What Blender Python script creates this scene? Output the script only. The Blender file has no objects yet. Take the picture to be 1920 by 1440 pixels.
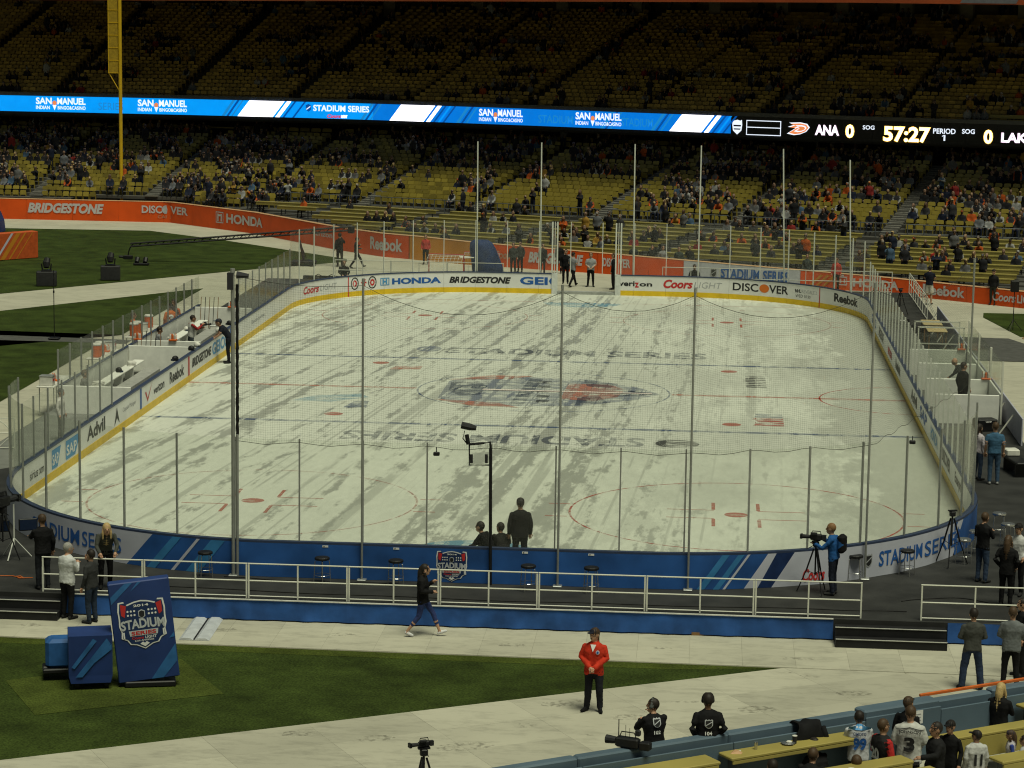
import bpy, bmesh, math, random
import numpy as np
from mathutils import Vector, Matrix, kdtree
from mathutils.bvhtree import BVHTree
random.seed(11); rng = np.random.default_rng(5)
S = bpy.context.scene
COL = S.collection
R = math.radians
# ------------------------------------------------------------------ camera (solved from the rink markings)
CAM = Vector((5.6795, -87.965, 13.768)); YAW, PITCH, ROLL, FPX = -0.0773923, -0.1521344, 0.0143610, 4643.07
_f = Vector((math.sin(YAW)*math.cos(PITCH), math.cos(YAW)*math.cos(PITCH), math.sin(PITCH)))
_r = Vector((math.cos(YAW), -math.sin(YAW), 0)); _u = _r.cross(_f)
CR = _r*math.cos(ROLL)+_u*math.sin(ROLL); CU = _u*math.cos(ROLL)-_r*math.sin(ROLL); CF = _f
cam = bpy.data.cameras.new('camera'); camo = bpy.data.objects.new('camera', cam); COL.objects.link(camo)
camo.matrix_world = Matrix(((CR.x,CU.x,-CF.x,CAM.x),(CR.y,CU.y,-CF.y,CAM.y),(CR.z,CU.z,-CF.z,CAM.z),(0,0,0,1)))
cam.sensor_width = 36; cam.lens = FPX/1920*36; cam.clip_start = .5; cam.clip_end = 900
S.camera = camo
# ------------------------------------------------------------------ world, floodlight "sun", exposure
SUN_DIR = Vector((0.20, -0.30, 0.94)).normalized()          # towards the light
W = bpy.data.worlds.new('World'); S.world = W; W.use_nodes = True
nt = W.node_tree; bg = nt.nodes['Background']
sky = nt.nodes.new('ShaderNodeTexSky'); sky.sky_type = 'NISHITA'; sky.sun_disc = False
sky.sun_elevation = math.asin(SUN_DIR.z); sky.sun_rotation = math.atan2(SUN_DIR.x, SUN_DIR.y)
tint = nt.nodes.new('ShaderNodeMix'); tint.data_type = 'RGBA'; tint.blend_type = 'MULTIPLY'; tint.inputs[0].default_value = 1; tint.inputs[7].default_value = (.97, .84, .52, 1)   # night sky lit by the warm floodlights
nt.links.new(sky.outputs[0], tint.inputs[6]); nt.links.new(tint.outputs[2], bg.inputs[0]); bg.inputs[1].default_value = 0.034
sl = bpy.data.lights.new('floodlight', 'SUN'); sl.energy = 2.85; sl.angle = R(25); sl.color = (.985, 1.0, .755)
so = bpy.data.objects.new('floodlight', sl); COL.objects.link(so); so.location = (20, -40, 60)
so.rotation_euler = SUN_DIR.to_track_quat('Z', 'Y').to_euler()
S.view_settings.view_transform = 'Standard'; S.view_settings.look = 'None'; S.view_settings.gamma = 1
S.view_settings.exposure = 0.0
S.render.engine = 'CYCLES'
cy = S.cycles; cy.max_bounces = 5; cy.diffuse_bounces = 3; cy.glossy_bounces = 2; cy.transmission_bounces = 4
cy.transparent_max_bounces = 40; cy.use_denoising = True; cy.caustics_reflective = False; cy.caustics_refractive = False
cy.sample_clamp_indirect = 4; cy.filter_width = 1.15
G = -0.36            # field level; the ice is z = 0
DECK = 0.12
# ------------------------------------------------------------------ pixel helpers (1920 x 1440 photograph)
def ray(u, v): return CR*((u-960)/FPX) + CU*((720-v)/FPX) + CF
def atz(u, v, z=G):
    d = ray(u, v); return CAM + d*((z-CAM.z)/d.z)
def aty(u, v, y):
    d = ray(u, v); return CAM + d*((y-CAM.y)/d.y)
def atx(u, v, x):
    d = ray(u, v); return CAM + d*((x-CAM.x)/d.x)
def px(p):
    d = Vector(p)-CAM; w = d.dot(CF); return 960+FPX*d.dot(CR)/w, 720-FPX*d.dot(CU)/w
# ------------------------------------------------------------------ materials
MATS = {}
def node(nt, t, **k):
    n = nt.nodes.new(t)
    for a, b in k.items(): setattr(n, a, b)
    return n
def M(name, col, rough=.6, var=.12, scale=5.0, metal=0, bump=0, bscale=40, spec=.3, emit=0, alpha=None, rnd=0, detail=3):
    if name in MATS: return MATS[name]
    m = bpy.data.materials.new(name); m.use_nodes = True; nt = m.node_tree; L = nt.links
    b = nt.nodes['Principled BSDF']
    b.inputs['Roughness'].default_value = rough; b.inputs['Metallic'].default_value = metal
    b.inputs['Specular IOR Level'].default_value = spec
    g = node(nt, 'ShaderNodeNewGeometry'); nz = node(nt, 'ShaderNodeTexNoise')
    nz.inputs['Scale'].default_value = scale; nz.inputs['Detail'].default_value = detail
    L.new(g.outputs['Position'], nz.inputs['Vector'])
    mr = node(nt, 'ShaderNodeMapRange'); mr.inputs[1].default_value = .3; mr.inputs[2].default_value = .7
    mr.inputs[3].default_value = 1-var; mr.inputs[4].default_value = 1+var
    L.new(nz.outputs[0], mr.inputs[0]); fac = mr.outputs[0]
    if rnd:
        oi = node(nt, 'ShaderNodeObjectInfo'); m2 = node(nt, 'ShaderNodeMapRange')
        m2.inputs[3].default_value = 1-rnd; m2.inputs[4].default_value = 1+rnd
        L.new(oi.outputs['Random'], m2.inputs[0]); mm = node(nt, 'ShaderNodeMath', operation='MULTIPLY')
        L.new(fac, mm.inputs[0]); L.new(m2.outputs[0], mm.inputs[1]); fac = mm.outputs[0]
    vm = node(nt, 'ShaderNodeVectorMath', operation='SCALE'); vm.inputs[0].default_value = col
    L.new(fac, vm.inputs['Scale']); L.new(vm.outputs[0], b.inputs['Base Color'])
    if emit:
        L.new(vm.outputs[0], b.inputs['Emission Color']); b.inputs['Emission Strength'].default_value = emit
    if bump:
        n2 = node(nt, 'ShaderNodeTexNoise'); n2.inputs['Scale'].default_value = bscale; n2.inputs['Detail'].default_value = 4
        L.new(g.outputs['Position'], n2.inputs['Vector']); bp = node(nt, 'ShaderNodeBump')
        bp.inputs['Strength'].default_value = bump; bp.inputs['Distance'].default_value = .02
        L.new(n2.outputs[0], bp.inputs['Height']); L.new(bp.outputs[0], b.inputs['Normal'])
    MATS[name] = m
    return m
# ------------------------------------------------------------------ mesh collecting
class MB:
    def __init__(s): s.v = []; s.f = []; s.m = []
    def add(s, vs, fs, mi=0):
        k = len(s.v); s.v += [tuple(p) for p in vs]; s.f += [tuple(i+k for i in f) for f in fs]; s.m += [mi]*len(fs); return s
    def box(s, c, d, rz=0, mi=0, rx=0, ry=0):
        q = Matrix.Rotation(rz, 3, 'Z') @ Matrix.Rotation(rx, 3, 'X') @ Matrix.Rotation(ry, 3, 'Y'); c = Vector(c)
        vs = [c + q @ Vector((x*d[0]/2, y*d[1]/2, z*d[2]/2)) for x in (-1,1) for y in (-1,1) for z in (-1,1)]
        return s.add(vs, [(0,1,3,2),(4,6,7,5),(0,4,5,1),(2,3,7,6),(0,2,6,4),(1,5,7,3)], mi)
    def bbox(s, c, d, rz=0, mi=0, b=.02):       # box with chamfered vertical edges and top
        x, y, z = d[0]/2, d[1]/2, d[2]/2; q = Matrix.Rotation(rz, 3, 'Z'); c = Vector(c)
        def ring(i, zz):
            X, Y = x-i, y-i
            return [c+q@Vector(p+(zz,)) for p in [(X-b,-Y),(X,-Y+b),(X,Y-b),(X-b,Y),(-X+b,Y),(-X,Y-b),(-X,-Y+b),(-X+b,-Y)]]
        return s.loft([ring(b,-z), ring(0,-z+b), ring(0,z-b), ring(b,z)], mi)
    def loft(s, rings, mi=0, cap=True):
        n = len(rings[0]); vs = [p for r in rings for p in r]; fs = []
        for i in range(len(rings)-1):
            for j in range(n):
                a = i*n+j; b = i*n+(j+1) % n; fs.append((a, b, b+n, a+n))
        if cap: fs.append(tuple(reversed(range(n)))); k = (len(rings)-1)*n; fs.append(tuple(range(k, k+n)))
        return s.add(vs, fs, mi)
    def tube(s, pts, r, n=8, mi=0, cap=True):
        pts = [Vector(p) for p in pts]; rs = r if isinstance(r, (list, tuple)) else [r]*len(pts)
        rings = []; ref = None
        for i, p in enumerate(pts):
            d = (pts[min(i+1, len(pts)-1)]-pts[max(i-1, 0)]).normalized()
            if ref is None: ref = Vector((0,0,1)) if abs(d.z) < .9 else Vector((1,0,0))
            a = d.cross(ref).normalized(); b = a.cross(d); ref = -b if False else ref
            rings.append([p+a*(rs[i]*math.cos(t*2*math.pi/n))+b*(rs[i]*math.sin(t*2*math.pi/n)) for t in range(n)])
        return s.loft(rings, mi, cap)
    def ell(s, c, r, n=10, k=6, mi=0):
        c = Vector(c); rings = []
        for i in range(k+1):
            a = -math.pi/2+math.pi*(i+.0)/k; a = max(-1.52, min(1.52, a))
            rings.append([c+Vector((r[0]*math.cos(a)*math.cos(2*math.pi*j/n), r[1]*math.cos(a)*math.sin(2*math.pi*j/n), r[2]*math.sin(a))) for j in range(n)])
        return s.loft(rings, mi)
    def poly(s, pts, mi=0): return s.add(pts, [tuple(range(len(pts)))], mi)
    def prism(s, pts, z0, z1, mi=0):
        n = len(pts); return s.loft([[(p[0],p[1],z0) for p in pts], [(p[0],p[1],z1) for p in pts]], mi)
    def mesh(s, name, mats):
        me = bpy.data.meshes.new(name); me.from_pydata(s.v, [], s.f)
        for m in (mats if isinstance(mats, (list, tuple)) else [mats]): me.materials.append(m)
        if any(s.m): me.polygons.foreach_set('material_index', s.m)
        me.update(); return me
    def build(s, name, mats, parent=None, smooth=False, loc=None):
        me = s.mesh(name, mats)
        if smooth: me.polygons.foreach_set('use_smooth', [True]*len(me.polygons))
        o = bpy.data.objects.new(name, me); COL.objects.link(o)
        if parent is not None: o.parent = parent
        if loc is not None: o.location = loc
        return o
def tag(o, label=None, cat=None, group=None, kind=None):
    if label: o['label'] = label
    if cat: o['category'] = cat
    if group: o['group'] = group
    if kind: o['kind'] = kind
    return o
def thing(name, label, cat, loc=(0,0,0), rz=0, group=None):
    o = bpy.data.objects.new(name, None); o.empty_display_size = .2; COL.objects.link(o)
    o.location = loc; o.rotation_euler = (0,0,rz); return tag(o, label, cat, group)
def copy_tree(o, parent=None):
    c = o.copy(); COL.objects.link(c); c.parent = parent
    for ch in list(o.children): copy_tree(ch, c)
    return c
ORD = ['first','second','third','fourth','fifth','sixth','seventh','eighth','ninth','tenth','eleventh','twelfth','thirteenth','fourteenth','fifteenth','sixteenth','seventeenth','eighteenth','nineteenth','twentieth']
def ordw(i):
    if i < 20: return ORD[i]
    t = ['twenty','thirty','forty','fifty','sixty','seventy'][(i+1)//10-2]; r = (i+1) % 10
    return (t[:-1]+'ieth') if r == 0 else t+'-'+ORD[r-1]
# ------------------------------------------------------------------ plan paths
class Path:
    def __init__(s, pts, closed=False, step=.25, side=1):
        P = [Vector((p[0], p[1])) for p in pts]; q = []
        for a, b in zip(P, P[1:]+([P[0]] if closed else [])):
            n = max(1, int((b-a).length/step))
            q += [a+(b-a)*(i/n) for i in range(n)]
        q.append(P[0] if closed else P[-1]); s.p = q; s.c = [0]
        for a, b in zip(q, q[1:]): s.c.append(s.c[-1]+(b-a).length)
        s.L = s.c[-1]; s.side = side; s.closed = closed; s.cc = np.array(s.c); s.pp = np.array([tuple(p) for p in q])
        t = np.zeros_like(s.pp); w = 4
        for i in range(len(q)):
            a, b = (i-w, i+w)
            if closed: d = s.pp[(b) % (len(q)-1)]-s.pp[(a) % (len(q)-1)]
            else: d = s.pp[min(b, len(q)-1)]-s.pp[max(a, 0)]
            t[i] = d/np.linalg.norm(d)
        s.n = np.c_[t[:,1], -t[:,0]]*side       # side=1: normal to the right of travel
    def at(s, q, off=0):
        if s.closed: q = q % s.L
        x = np.interp(q, s.cc, s.pp[:,0]); y = np.interp(q, s.cc, s.pp[:,1])
        nx = np.interp(q, s.cc, s.n[:,0]); ny = np.interp(q, s.cc, s.n[:,1]); l = math.hypot(nx, ny)
        return float(x+nx/l*off), float(y+ny/l*off)
    def nrm(s, q):
        nx = np.interp(q, s.cc, s.n[:,0]); ny = np.interp(q, s.cc, s.n[:,1]); l = math.hypot(nx, ny); return nx/l, ny/l
    def su(s, u, z, lo=0, hi=None, off=0):
        hi = s.L if hi is None else hi; best = None
        qs = np.linspace(lo, hi, 600); us = np.array([px(s.at(q, off)+(z,))[0] for q in qs])
        i = int(np.argmin(abs(us-u))); j = i
        if 0 < i < 599:
            j = i+1 if (us[i]-u)*(us[i+1]-u) <= 0 else i-1
            if us[j] != us[i]: return float(qs[i]+(qs[j]-qs[i])*(u-us[i])/(us[j]-us[i]))
        return float(qs[i])
def sweep(path, s0, s1, prof, step=.5, closed_prof=True, mi=0, mb=None):
    """prof = [(offset, z)...] swept along the path"""
    mb = mb or MB(); n = max(1, int(abs(s1-s0)/step)); rings = []
    for i in range(n+1):
        q = s0+(s1-s0)*i/n; rings.append([path.at(q, o)+(z,) for o, z in prof])
    k = len(prof); vs = [p for r in rings for p in r]; fs = []
    for i in range(n):
        for j in range(k if closed_prof else k-1):
            a = i*k+j; b = i*k+(j+1) % k; fs.append((a, b, b+k, a+k))
    if closed_prof: fs += [tuple(reversed(range(k))), tuple(range(n*k, n*k+k))]
    return mb.add(vs, fs, mi)
# ------------------------------------------------------------------ lettering
_tc = {}
def text2d(body, bold=0.0, shear=0.0, space=1.0):
    """returns verts scaled to the unit box, and faces"""
    key = (body, bold, shear, space)
    if key in _tc: return _tc[key]
    cu = bpy.data.curves.new('t', 'FONT'); cu.body = body; cu.size = 1; cu.offset = bold; cu.shear = shear; cu.space_character = space
    cu.resolution_u = 3; cu.fill_mode = 'FRONT'
    ob = bpy.data.objects.new('t', cu); me = bpy.data.meshes.new_from_object(ob)
    v = np.array([p.co[:2] for p in me.vertices]); f = [tuple(p.vertices) for p in me.polygons]
    bpy.data.objects.remove(ob); bpy.data.curves.remove(cu); bpy.data.meshes.remove(me)
    lo = v.min(0); hi = v.max(0); asp = (hi[0]-lo[0])/(hi[1]-lo[1]); v = (v-lo)/(hi-lo)
    _tc[key] = (v, f, asp); return _tc[key]
class Decal:
    """flat print: polygons and letters in 2-D, laid on a surface by a mapping (x, y, layer) -> point"""
    def __init__(s, fn): s.fn = fn; s.mb = MB(); s.mats = []; s.lay = 0
    def mi(s, m):
        if m not in s.mats: s.mats.append(m)
        return s.mats.index(m)
    def poly(s, pts, m, lay=0, sub=0):
        if sub:
            q = []
            for a, b in zip(pts, pts[1:]+pts[:1]):
                for i in range(sub): q.append((a[0]+(b[0]-a[0])*i/sub, a[1]+(b[1]-a[1])*i/sub))
            pts = q
        s.mb.add([s.fn(x, y, lay) for x, y in pts], [tuple(range(len(pts)))], s.mi(m)); return s
    def strip(s, xs, y0, y1, m, lay=0):     # quad strip between functions y0(x), y1(x)
        vs = []; 
        for x in xs: vs += [s.fn(x, y0(x), lay), s.fn(x, y1(x), lay)]
        s.mb.add(vs, [(2*i, 2*i+2, 2*i+3, 2*i+1) for i in range(len(xs)-1)], s.mi(m)); return s
    def text(s, body, x0, y0, x1, y1, m, lay=1, bold=.02, shear=0, arc=0, space=1.0):
        v, f, _ = text2d(body, bold, shear, space)
        vs = [s.fn(x0+(x1-x0)*a, y0+(y1-y0)*b-arc*((2*a-1)**2), lay) for a, b in v]
        s.mb.add(vs, f, s.mi(m)); return s
    def disc(s, cx, cy, rx, ry, m, lay=0, n=20, inner=0):
        c = [(math.cos(2*math.pi*i/n), math.sin(2*math.pi*i/n)) for i in range(n)]
        if not inner: return s.poly([(cx+rx*a, cy+ry*b) for a, b in c], m, lay)
        vs = [s.fn(cx+rx*a, cy+ry*b, lay) for a, b in c]+[s.fn(cx+rx*a*inner, cy+ry*b*inner, lay) for a, b in c]
        s.mb.add(vs, [(i, (i+1) % n, n+(i+1) % n, n+i) for i in range(n)], s.mi(m)); return s
    def build(s, name, parent=None): return s.mb.build(name, s.mats, parent)
# colours used by print
INK = dict(black=(.02,.02,.022), white=(.75,.75,.74), grey=(.35,.36,.38), silver=(.5,.52,.55), red=(.5,.03,.03), blue=(.02,.10,.36),
           navy=(.012,.03,.10), sky=(.08,.28,.55), orange=(.65,.16,.02), gold=(.6,.36,.03), lav=(.52,.52,.62), teal=(.05,.3,.28), yellow=(.66,.42,.02), rust=(.55,.10,.02), paleblue=(.3,.45,.62))
def ink(n): return M('print_'+n, INK[n], rough=.5, var=.05, scale=3)
def shield(D, cx, cy, w, h, lay=0, full=True):
    """the event crest: white-edged shield, floodlight towers, STADIUM over a red SERIES banner"""
    def q(pts, sc=1): return [(cx+w/2*x*sc, cy+h/2*y*sc) for x, y in pts]
    out = [(-.95,.98),(-.72,1),(-.62,.86),(-.3,.96),(0,1),(.3,.96),(.62,.86),(.72,1),(.95,.98),(1,.62),(.98,.3),(1,0),(.92,-.25),(.95,-.5),(.72,-.6),(.6,-.78),(.35,-.82),(0,-1),(-.35,-.82),(-.6,-.78),(-.72,-.6),(-.95,-.5),(-.92,-.25),(-1,0),(-.98,.3),(-1,.62)]
    D.poly(q(out), ink('white'), lay); D.poly(q([(x*.935,y*.945) for x, y in out]), ink('navy'), lay+1)
    if not full: 
        D.text('STADIUM', cx-w*.44, cy-h*.08, cx+w*.44, cy+h*.16, ink('white'), lay+2, .03); return
    for sgn in (-1, 1):
        D.poly(q([(sgn*.62,.82),(sgn*.86,.9),(sgn*.86,.45),(sgn*.72,.35)]), ink('red'), lay+2)
        for i in range(3):
            for j in range(2): D.disc(cx+w/2*sgn*(.3+i*.14), cy+h/2*(.42+j*.16), w*.022, h*.022, ink('white'), lay+2, 8)
    D.text('2014', cx-w*.16, cy+h*.37, cx+w*.16, cy+h*.42, ink('white'), lay+2, .03)
    hockey = [(-.14,.56),(0,.62),(.14,.56),(.14,.34),(0,.24),(-.14,.34)]
    D.poly(q(hockey), ink('silver'), lay+2); D.poly(q([(x*.78,(y-.43)*.78+.43) for x, y in hockey]), ink('black'), lay+3)
    D.text('STADIUM', cx-w*.46, cy-h*.07, cx+w*.46, cy+h*.13, ink('silver'), lay+2, .035, arc=h*.03)
    D.poly(q([(-.62,-.22),(.62,-.22),(.58,-.44),(-.58,-.44)]), ink('silver'), lay+2)
    D.text('SERIES', cx-w*.26, cy-h*.205, cx+w*.26, cy-h*.125, ink('red'), lay+3, .03)
    D.text('Coors', cx-w*.26, cy-h*.29, cx-w*.01, cy-h*.235, ink('red'), lay+2, .03); D.text('LIGHT', cx+w*.02, cy-h*.29, cx+w*.26, cy-h*.235, ink('white'), lay+2, .02)
    D.text('LOS ANGELES', cx-w*.2, cy-h*.335, cx+w*.2, cy-h*.305, ink('white'), lay+2, .02)
    D.poly(q([(-.2,-.78),(-.08,-.7),(0,-.76),(.08,-.7),(.2,-.78),(0,-.9)]), ink('white'), lay+2)
    for sgn in (-1, 1): D.poly(q([(sgn*.8,-.25),(sgn*.86,-.25),(sgn*.86,-.5),(sgn*.8,-.5)]), ink('white'), lay+2)
def nhl_shield(D, cx, cy, w, h, m1='silver', m2='black', lay=1):
    o = [(-1,.8),(-.7,1),(-.35,.82),(0,1),(.35,.82),(.7,1),(1,.8),(1,-.3),(.6,-.75),(0,-1),(-.6,-.75),(-1,-.3)]
    D.poly([(cx+w/2*x, cy+h/2*y) for x, y in o], ink(m1), lay); D.poly([(cx+w/2*x*.78, cy+h/2*y*.78) for x, y in o], ink(m2), lay+1)
    D.poly([(cx-w*.4, cy-h*.1),(cx-w*.4, cy-h*.2),(cx+w*.4, cy+h*.2),(cx+w*.4, cy+h*.3)], ink(m1), lay+2)
def path_decal(path, dirn=1, off=.0, eps=.004, s0=0):
    """x = metres along the path (dirn +1/-1), y = height z"""
    return Decal(lambda x, y, l: path.at(s0+dirn*x, off+math.copysign(eps*(l+1), off if off else 1))+(y,))
# ================================================================== THE GROUND
def floor_mat(name, col, rnd=0):
    m = M(name, col, rough=.75, var=.10, scale=.35, rnd=rnd, detail=5); nt = m.node_tree; L = nt.links
    b = nt.nodes['Principled BSDF']; g = node(nt, 'ShaderNodeNewGeometry')
    # scuffs and dirt, a little stretched
    mp = node(nt, 'ShaderNodeMapping'); mp.inputs['Scale'].default_value = (1.1, 2.6, 1); L.new(g.outputs['Position'], mp.inputs[0])
    n = node(nt, 'ShaderNodeTexNoise'); n.inputs['Scale'].default_value = 1.3; n.inputs['Detail'].default_value = 8; n.inputs['Roughness'].default_value = .7
    L.new(mp.outputs[0], n.inputs[0]); r = node(nt, 'ShaderNodeValToRGB'); L.new(n.outputs[0], r.inputs[0])
    r.color_ramp.elements[0].position = .30; r.color_ramp.elements[0].color = (.74,.74,.74,1); r.color_ramp.elements[1].position = .52; r.color_ramp.elements[1].color = (1,1,1,1)
    src = b.inputs['Base Color'].links[0].from_socket; mx = node(nt, 'ShaderNodeMix', data_type='RGBA', blend_type='MULTIPLY'); mx.inputs[0].default_value = 1
    L.new(src, mx.inputs[6]); L.new(r.outputs[0], mx.inputs[7]); L.new(mx.outputs[2], b.inputs['Base Color']); return m
m_floor = floor_mat('white_floor_cover', (.425,.408,.325)); m_panel = floor_mat('white_floor_panel', (.425,.408,.325), rnd=.10)
f = MB().poly([(-220,-140,G-.03),(220,-140,G-.03),(220,240,G-.03),(-220,240,G-.03)]).build('field_ground', m_floor); tag(f, kind='structure')
def grass_mat(name, col):
    m = M(name, col, rough=.9, var=.35, scale=1.1, bump=.6, bscale=25, spec=.1, detail=6); nt = m.node_tree; L = nt.links
    b = nt.nodes['Principled BSDF']; g = node(nt, 'ShaderNodeNewGeometry'); n = node(nt, 'ShaderNodeTexNoise'); n.inputs['Scale'].default_value = 22; n.inputs['Detail'].default_value = 3
    L.new(g.outputs['Position'], n.inputs[0]); mr = node(nt, 'ShaderNodeMapRange'); mr.inputs[1].default_value = .3; mr.inputs[2].default_value = .7; mr.inputs[3].default_value = .55; mr.inputs[4].default_value = 1.45
    L.new(n.outputs[0], mr.inputs[0]); src = b.inputs['Base Color'].links[0].from_socket; vm = node(nt, 'ShaderNodeVectorMath', operation='SCALE')
    L.new(src, vm.inputs[0]); L.new(mr.outputs[0], vm.inputs['Scale']); L.new(vm.outputs[0], b.inputs['Base Color']); return m
m_grass = grass_mat('turf', (.031,.046,.009)); m_grass2 = grass_mat('turf_edge', (.050,.066,.011))
def sheet(name, pts, z, m, kind='structure', parent=None):
    o = MB().poly([(p[0], p[1], z) for p in pts]).build(name, m, parent); 
    if parent is None: tag(o, kind=kind)
    return o
wedge = [(-40,-34.6),(7.61,-35.53),(-7.24,-44.07),(-40,-63)]
sheet('grass', wedge, G-.014, m_grass)
sheet('grass', [(-40,-34.6),(7.61,-35.53),(5.2,-35.95),(-40,-35.06)], G-.010, m_grass2)
sheet('grass', [(-60,62.0),(-37.9,62.1),(-28.6,62.5),(-22.9,57.4),(-14.2,48.2),(-14.0,46.8),(-19.1,40.9),(-28.2,28.4),(-60,-15)], G-.014, m_grass)
sheet('grass', [(-19.1,32.6),(-26.3,21.8),(-60,-28),(-60,16.2),(-24.3,15.3),(-19.0,14.9)], G-.014, m_grass)
sheet('grass', [(-60,12.9),(-23.6,12.7),(-19.2,12.3),(-19.1,3.5),(-18.8,-30),(-60,-30)], G-.014, m_grass)
m_asph = M('asphalt', (.075,.075,.07), rough=.9, var=.2, scale=3, bump=.3)
sheet('path', [(-60,14.5),(-24.2,13.9),(-18.2,13.4),(-18.2,12.3),(-60,12.9)], G-.010, m_asph)
sheet('grass', [(18.9,30.0),(18.7,28.3),(19.6,21.5),(60,19.5),(60,31)], G-.014, m_grass)
sheet('infield_dirt', [(19.6,21.0),(20.6,16.6),(60,14),(60,19.2),(19.7,21.4)], G-.012, M('infield_clay', (.26,.17,.08), rough=.9, var=.2, scale=2))
sheet('path', [(16.2,21.0),(19.0,20.8),(20.4,16.2),(60,15.0),(60,13.2),(16.2,13.6)], G-.010, m_asph)
# floor panels near the camera: each its own slab, parts of the floor
fl = thing('floor_covering', 'white interlocking floor panels laid between the platform and the dark grass', 'floor'); fl['kind'] = 'structure'
def clip(poly, a, b):
    """keep the part of the polygon left of a->b"""
    o = []; side = lambda p: (b[0]-a[0])*(p[1]-a[1])-(b[1]-a[1])*(p[0]-a[0])
    for i in range(len(poly)):
        p, q = poly[i], poly[(i+1) % len(poly)]; sp, sq = side(p), side(q)
        if sp >= 0: o.append(p)
        if sp*sq < 0: t = sp/(sp-sq); o.append((p[0]+(q[0]-p[0])*t, p[1]+(q[1]-p[1])*t))
    return o
def area(p): return abs(sum(a[0]*b[1]-b[0]*a[1] for a, b in zip(p, p[1:]+p[:1])))/2
def panel(cell, jit=.0015):
    if len(cell) < 3 or area(cell) < .02: return
    cx = sum(p[0] for p in cell)/len(cell); cyy = sum(p[1] for p in cell)/len(cell)
    c = [(cx+(p[0]-cx)*(1-.0015/max(.3, abs(p[0]-cx)+.01)) , cyy+(p[1]-cyy)*(1-.002/max(.3, abs(p[1]-cyy)+.01))) for p in cell]
    MB().prism(c, G-.025, G-random.random()*jit).build('floor_panel', m_panel, fl)
x = -13.0
while x < 18:
    for y0, y1 in ((-32.97,-34.1),(-34.1,-35.4)):
        c = [(x,y1-.02*0),(x+1.16,y1),(x+1.16,y0),(x,y0)]
        if y1 < -35: c[0] = (x, -35.14-.021*(x+9)); c[1] = (x+1.16, -35.14-.021*(x+1.16+9))
        panel(c)
    x += 1.16
dx, dy = Vector((14.85, 8.54)).normalized(); 
for i in range(-9, 8):
    for j in range(0, 10):
        o = Vector((7.61,-35.53)); ax = Vector((dx, dy)); ay = Vector((dy, -dx))
        c = [o+ax*(i*2.2+a*2.2)+ay*(j*1.4+b*1.4) for a, b in ((0,1),(1,1),(1,0),(0,0))]
        c = [tuple(p) for p in c]
        c = clip(c, (40, -36.22), (-40,-34.53))                     # below the strip along the platform
        if c: c = clip(c, (-7.24,-44.07), (7.61,-35.53)) if False else c
        if not c or min(px(p+(G,))[1] for p in c) > 1470 or min(px(p+(G,))[0] for p in c) > 1990 or max(px(p+(G,))[0] for p in c) < -60: continue
        panel(c)
# the rest of the triangle between the seam and the front strip
tri = []
for i in range(0, 8):
    for j in range(-6, 0):
        o = Vector((7.61,-35.53)); ax = Vector((dx, dy)); ay = Vector((dy, -dx))
        c = [tuple(o+ax*(i*2.2+a*2.2)+ay*(j*1.4+b*1.4)) for a, b in ((0,1),(1,1),(1,0),(0,0))]
        c = clip(c, (40, -36.22), (-40,-34.53))
        if c: panel(c)
# scuff marks on the panels
m_scuff = bpy.data.materials.new('scuff_mark'); m_scuff.use_nodes = True; _n = m_scuff.node_tree; _b = _n.nodes['Principled BSDF']; _b.inputs['Base Color'].default_value = (.06,.05,.04,1); _b.inputs['Roughness'].default_value = .9
_g = node(_n, 'ShaderNodeNewGeometry'); _z = node(_n, 'ShaderNodeTexNoise'); _z.inputs['Scale'].default_value = 9; _z.inputs['Detail'].default_value = 6; _n.links.new(_g.outputs['Position'], _z.inputs[0]); _r = node(_n, 'ShaderNodeMapRange'); _r.inputs[1].default_value = .48; _r.inputs[2].default_value = .62; _r.inputs[4].default_value = .26; _n.links.new(_z.outputs[0], _r.inputs[0])
_t = node(_n, 'ShaderNodeBsdfTransparent'); _m = node(_n, 'ShaderNodeMixShader'); _n.links.new(_r.outputs[0], _m.inputs[0]); _n.links.new(_t.outputs[0], _m.inputs[1]); _n.links.new(_b.outputs[0], _m.inputs[2]); _n.links.new(_m.outputs[0], _n.nodes['Material Output'].inputs[0])
for u, v, l, w, a in ((1305,1316,1.3,.12,.12),(1290,1382,.25,.1,.2),(1100,1378,.3,.1,0),(985,1360,.5,.3,.3),(1490,1262,.6,.12,-.2),(1520,1268,.5,.15,-.3),(1790,1270,.5,.18,.1),(1850,1275,.35,.15,.2),(1600,1300,.8,.4,.1),(1420,1330,.9,.5,.2),(1060,1318,1.1,.5,.3),(870,1400,1.2,.5,.3),(700,1385,.9,.4,.4),(560,1375,.7,.4,.3),(1240,1215,.5,.2,0),(640,1190,.8,.25,0),(420,1180,.6,.25,.1),(150,1178,.7,.25,0),(960,1210,.7,.3,0),(1500,1235,.8,.25,.1),(1690,1330,.9,.4,.3),(1550,1345,.6,.3,.2),(1180,1345,.7,.4,.2),(1330,1250,.7,.25,-.1),(60,1172,.6,.3,0)):
    p = atz(u, v); c_, s_ = math.cos(a), math.sin(a)
    MB().poly([(p.x+x*l/2*c_-y*w/2*s_, p.y+x*l/2*s_+y*w/2*c_, G+.004) for x, y in ((-1,-.5),(-.4,-1),(.5,-.9),(1,-.2),(.7,.8),(-.1,1),(-.8,.6))]).build('scuff_mark', m_scuff, fl)
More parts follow.
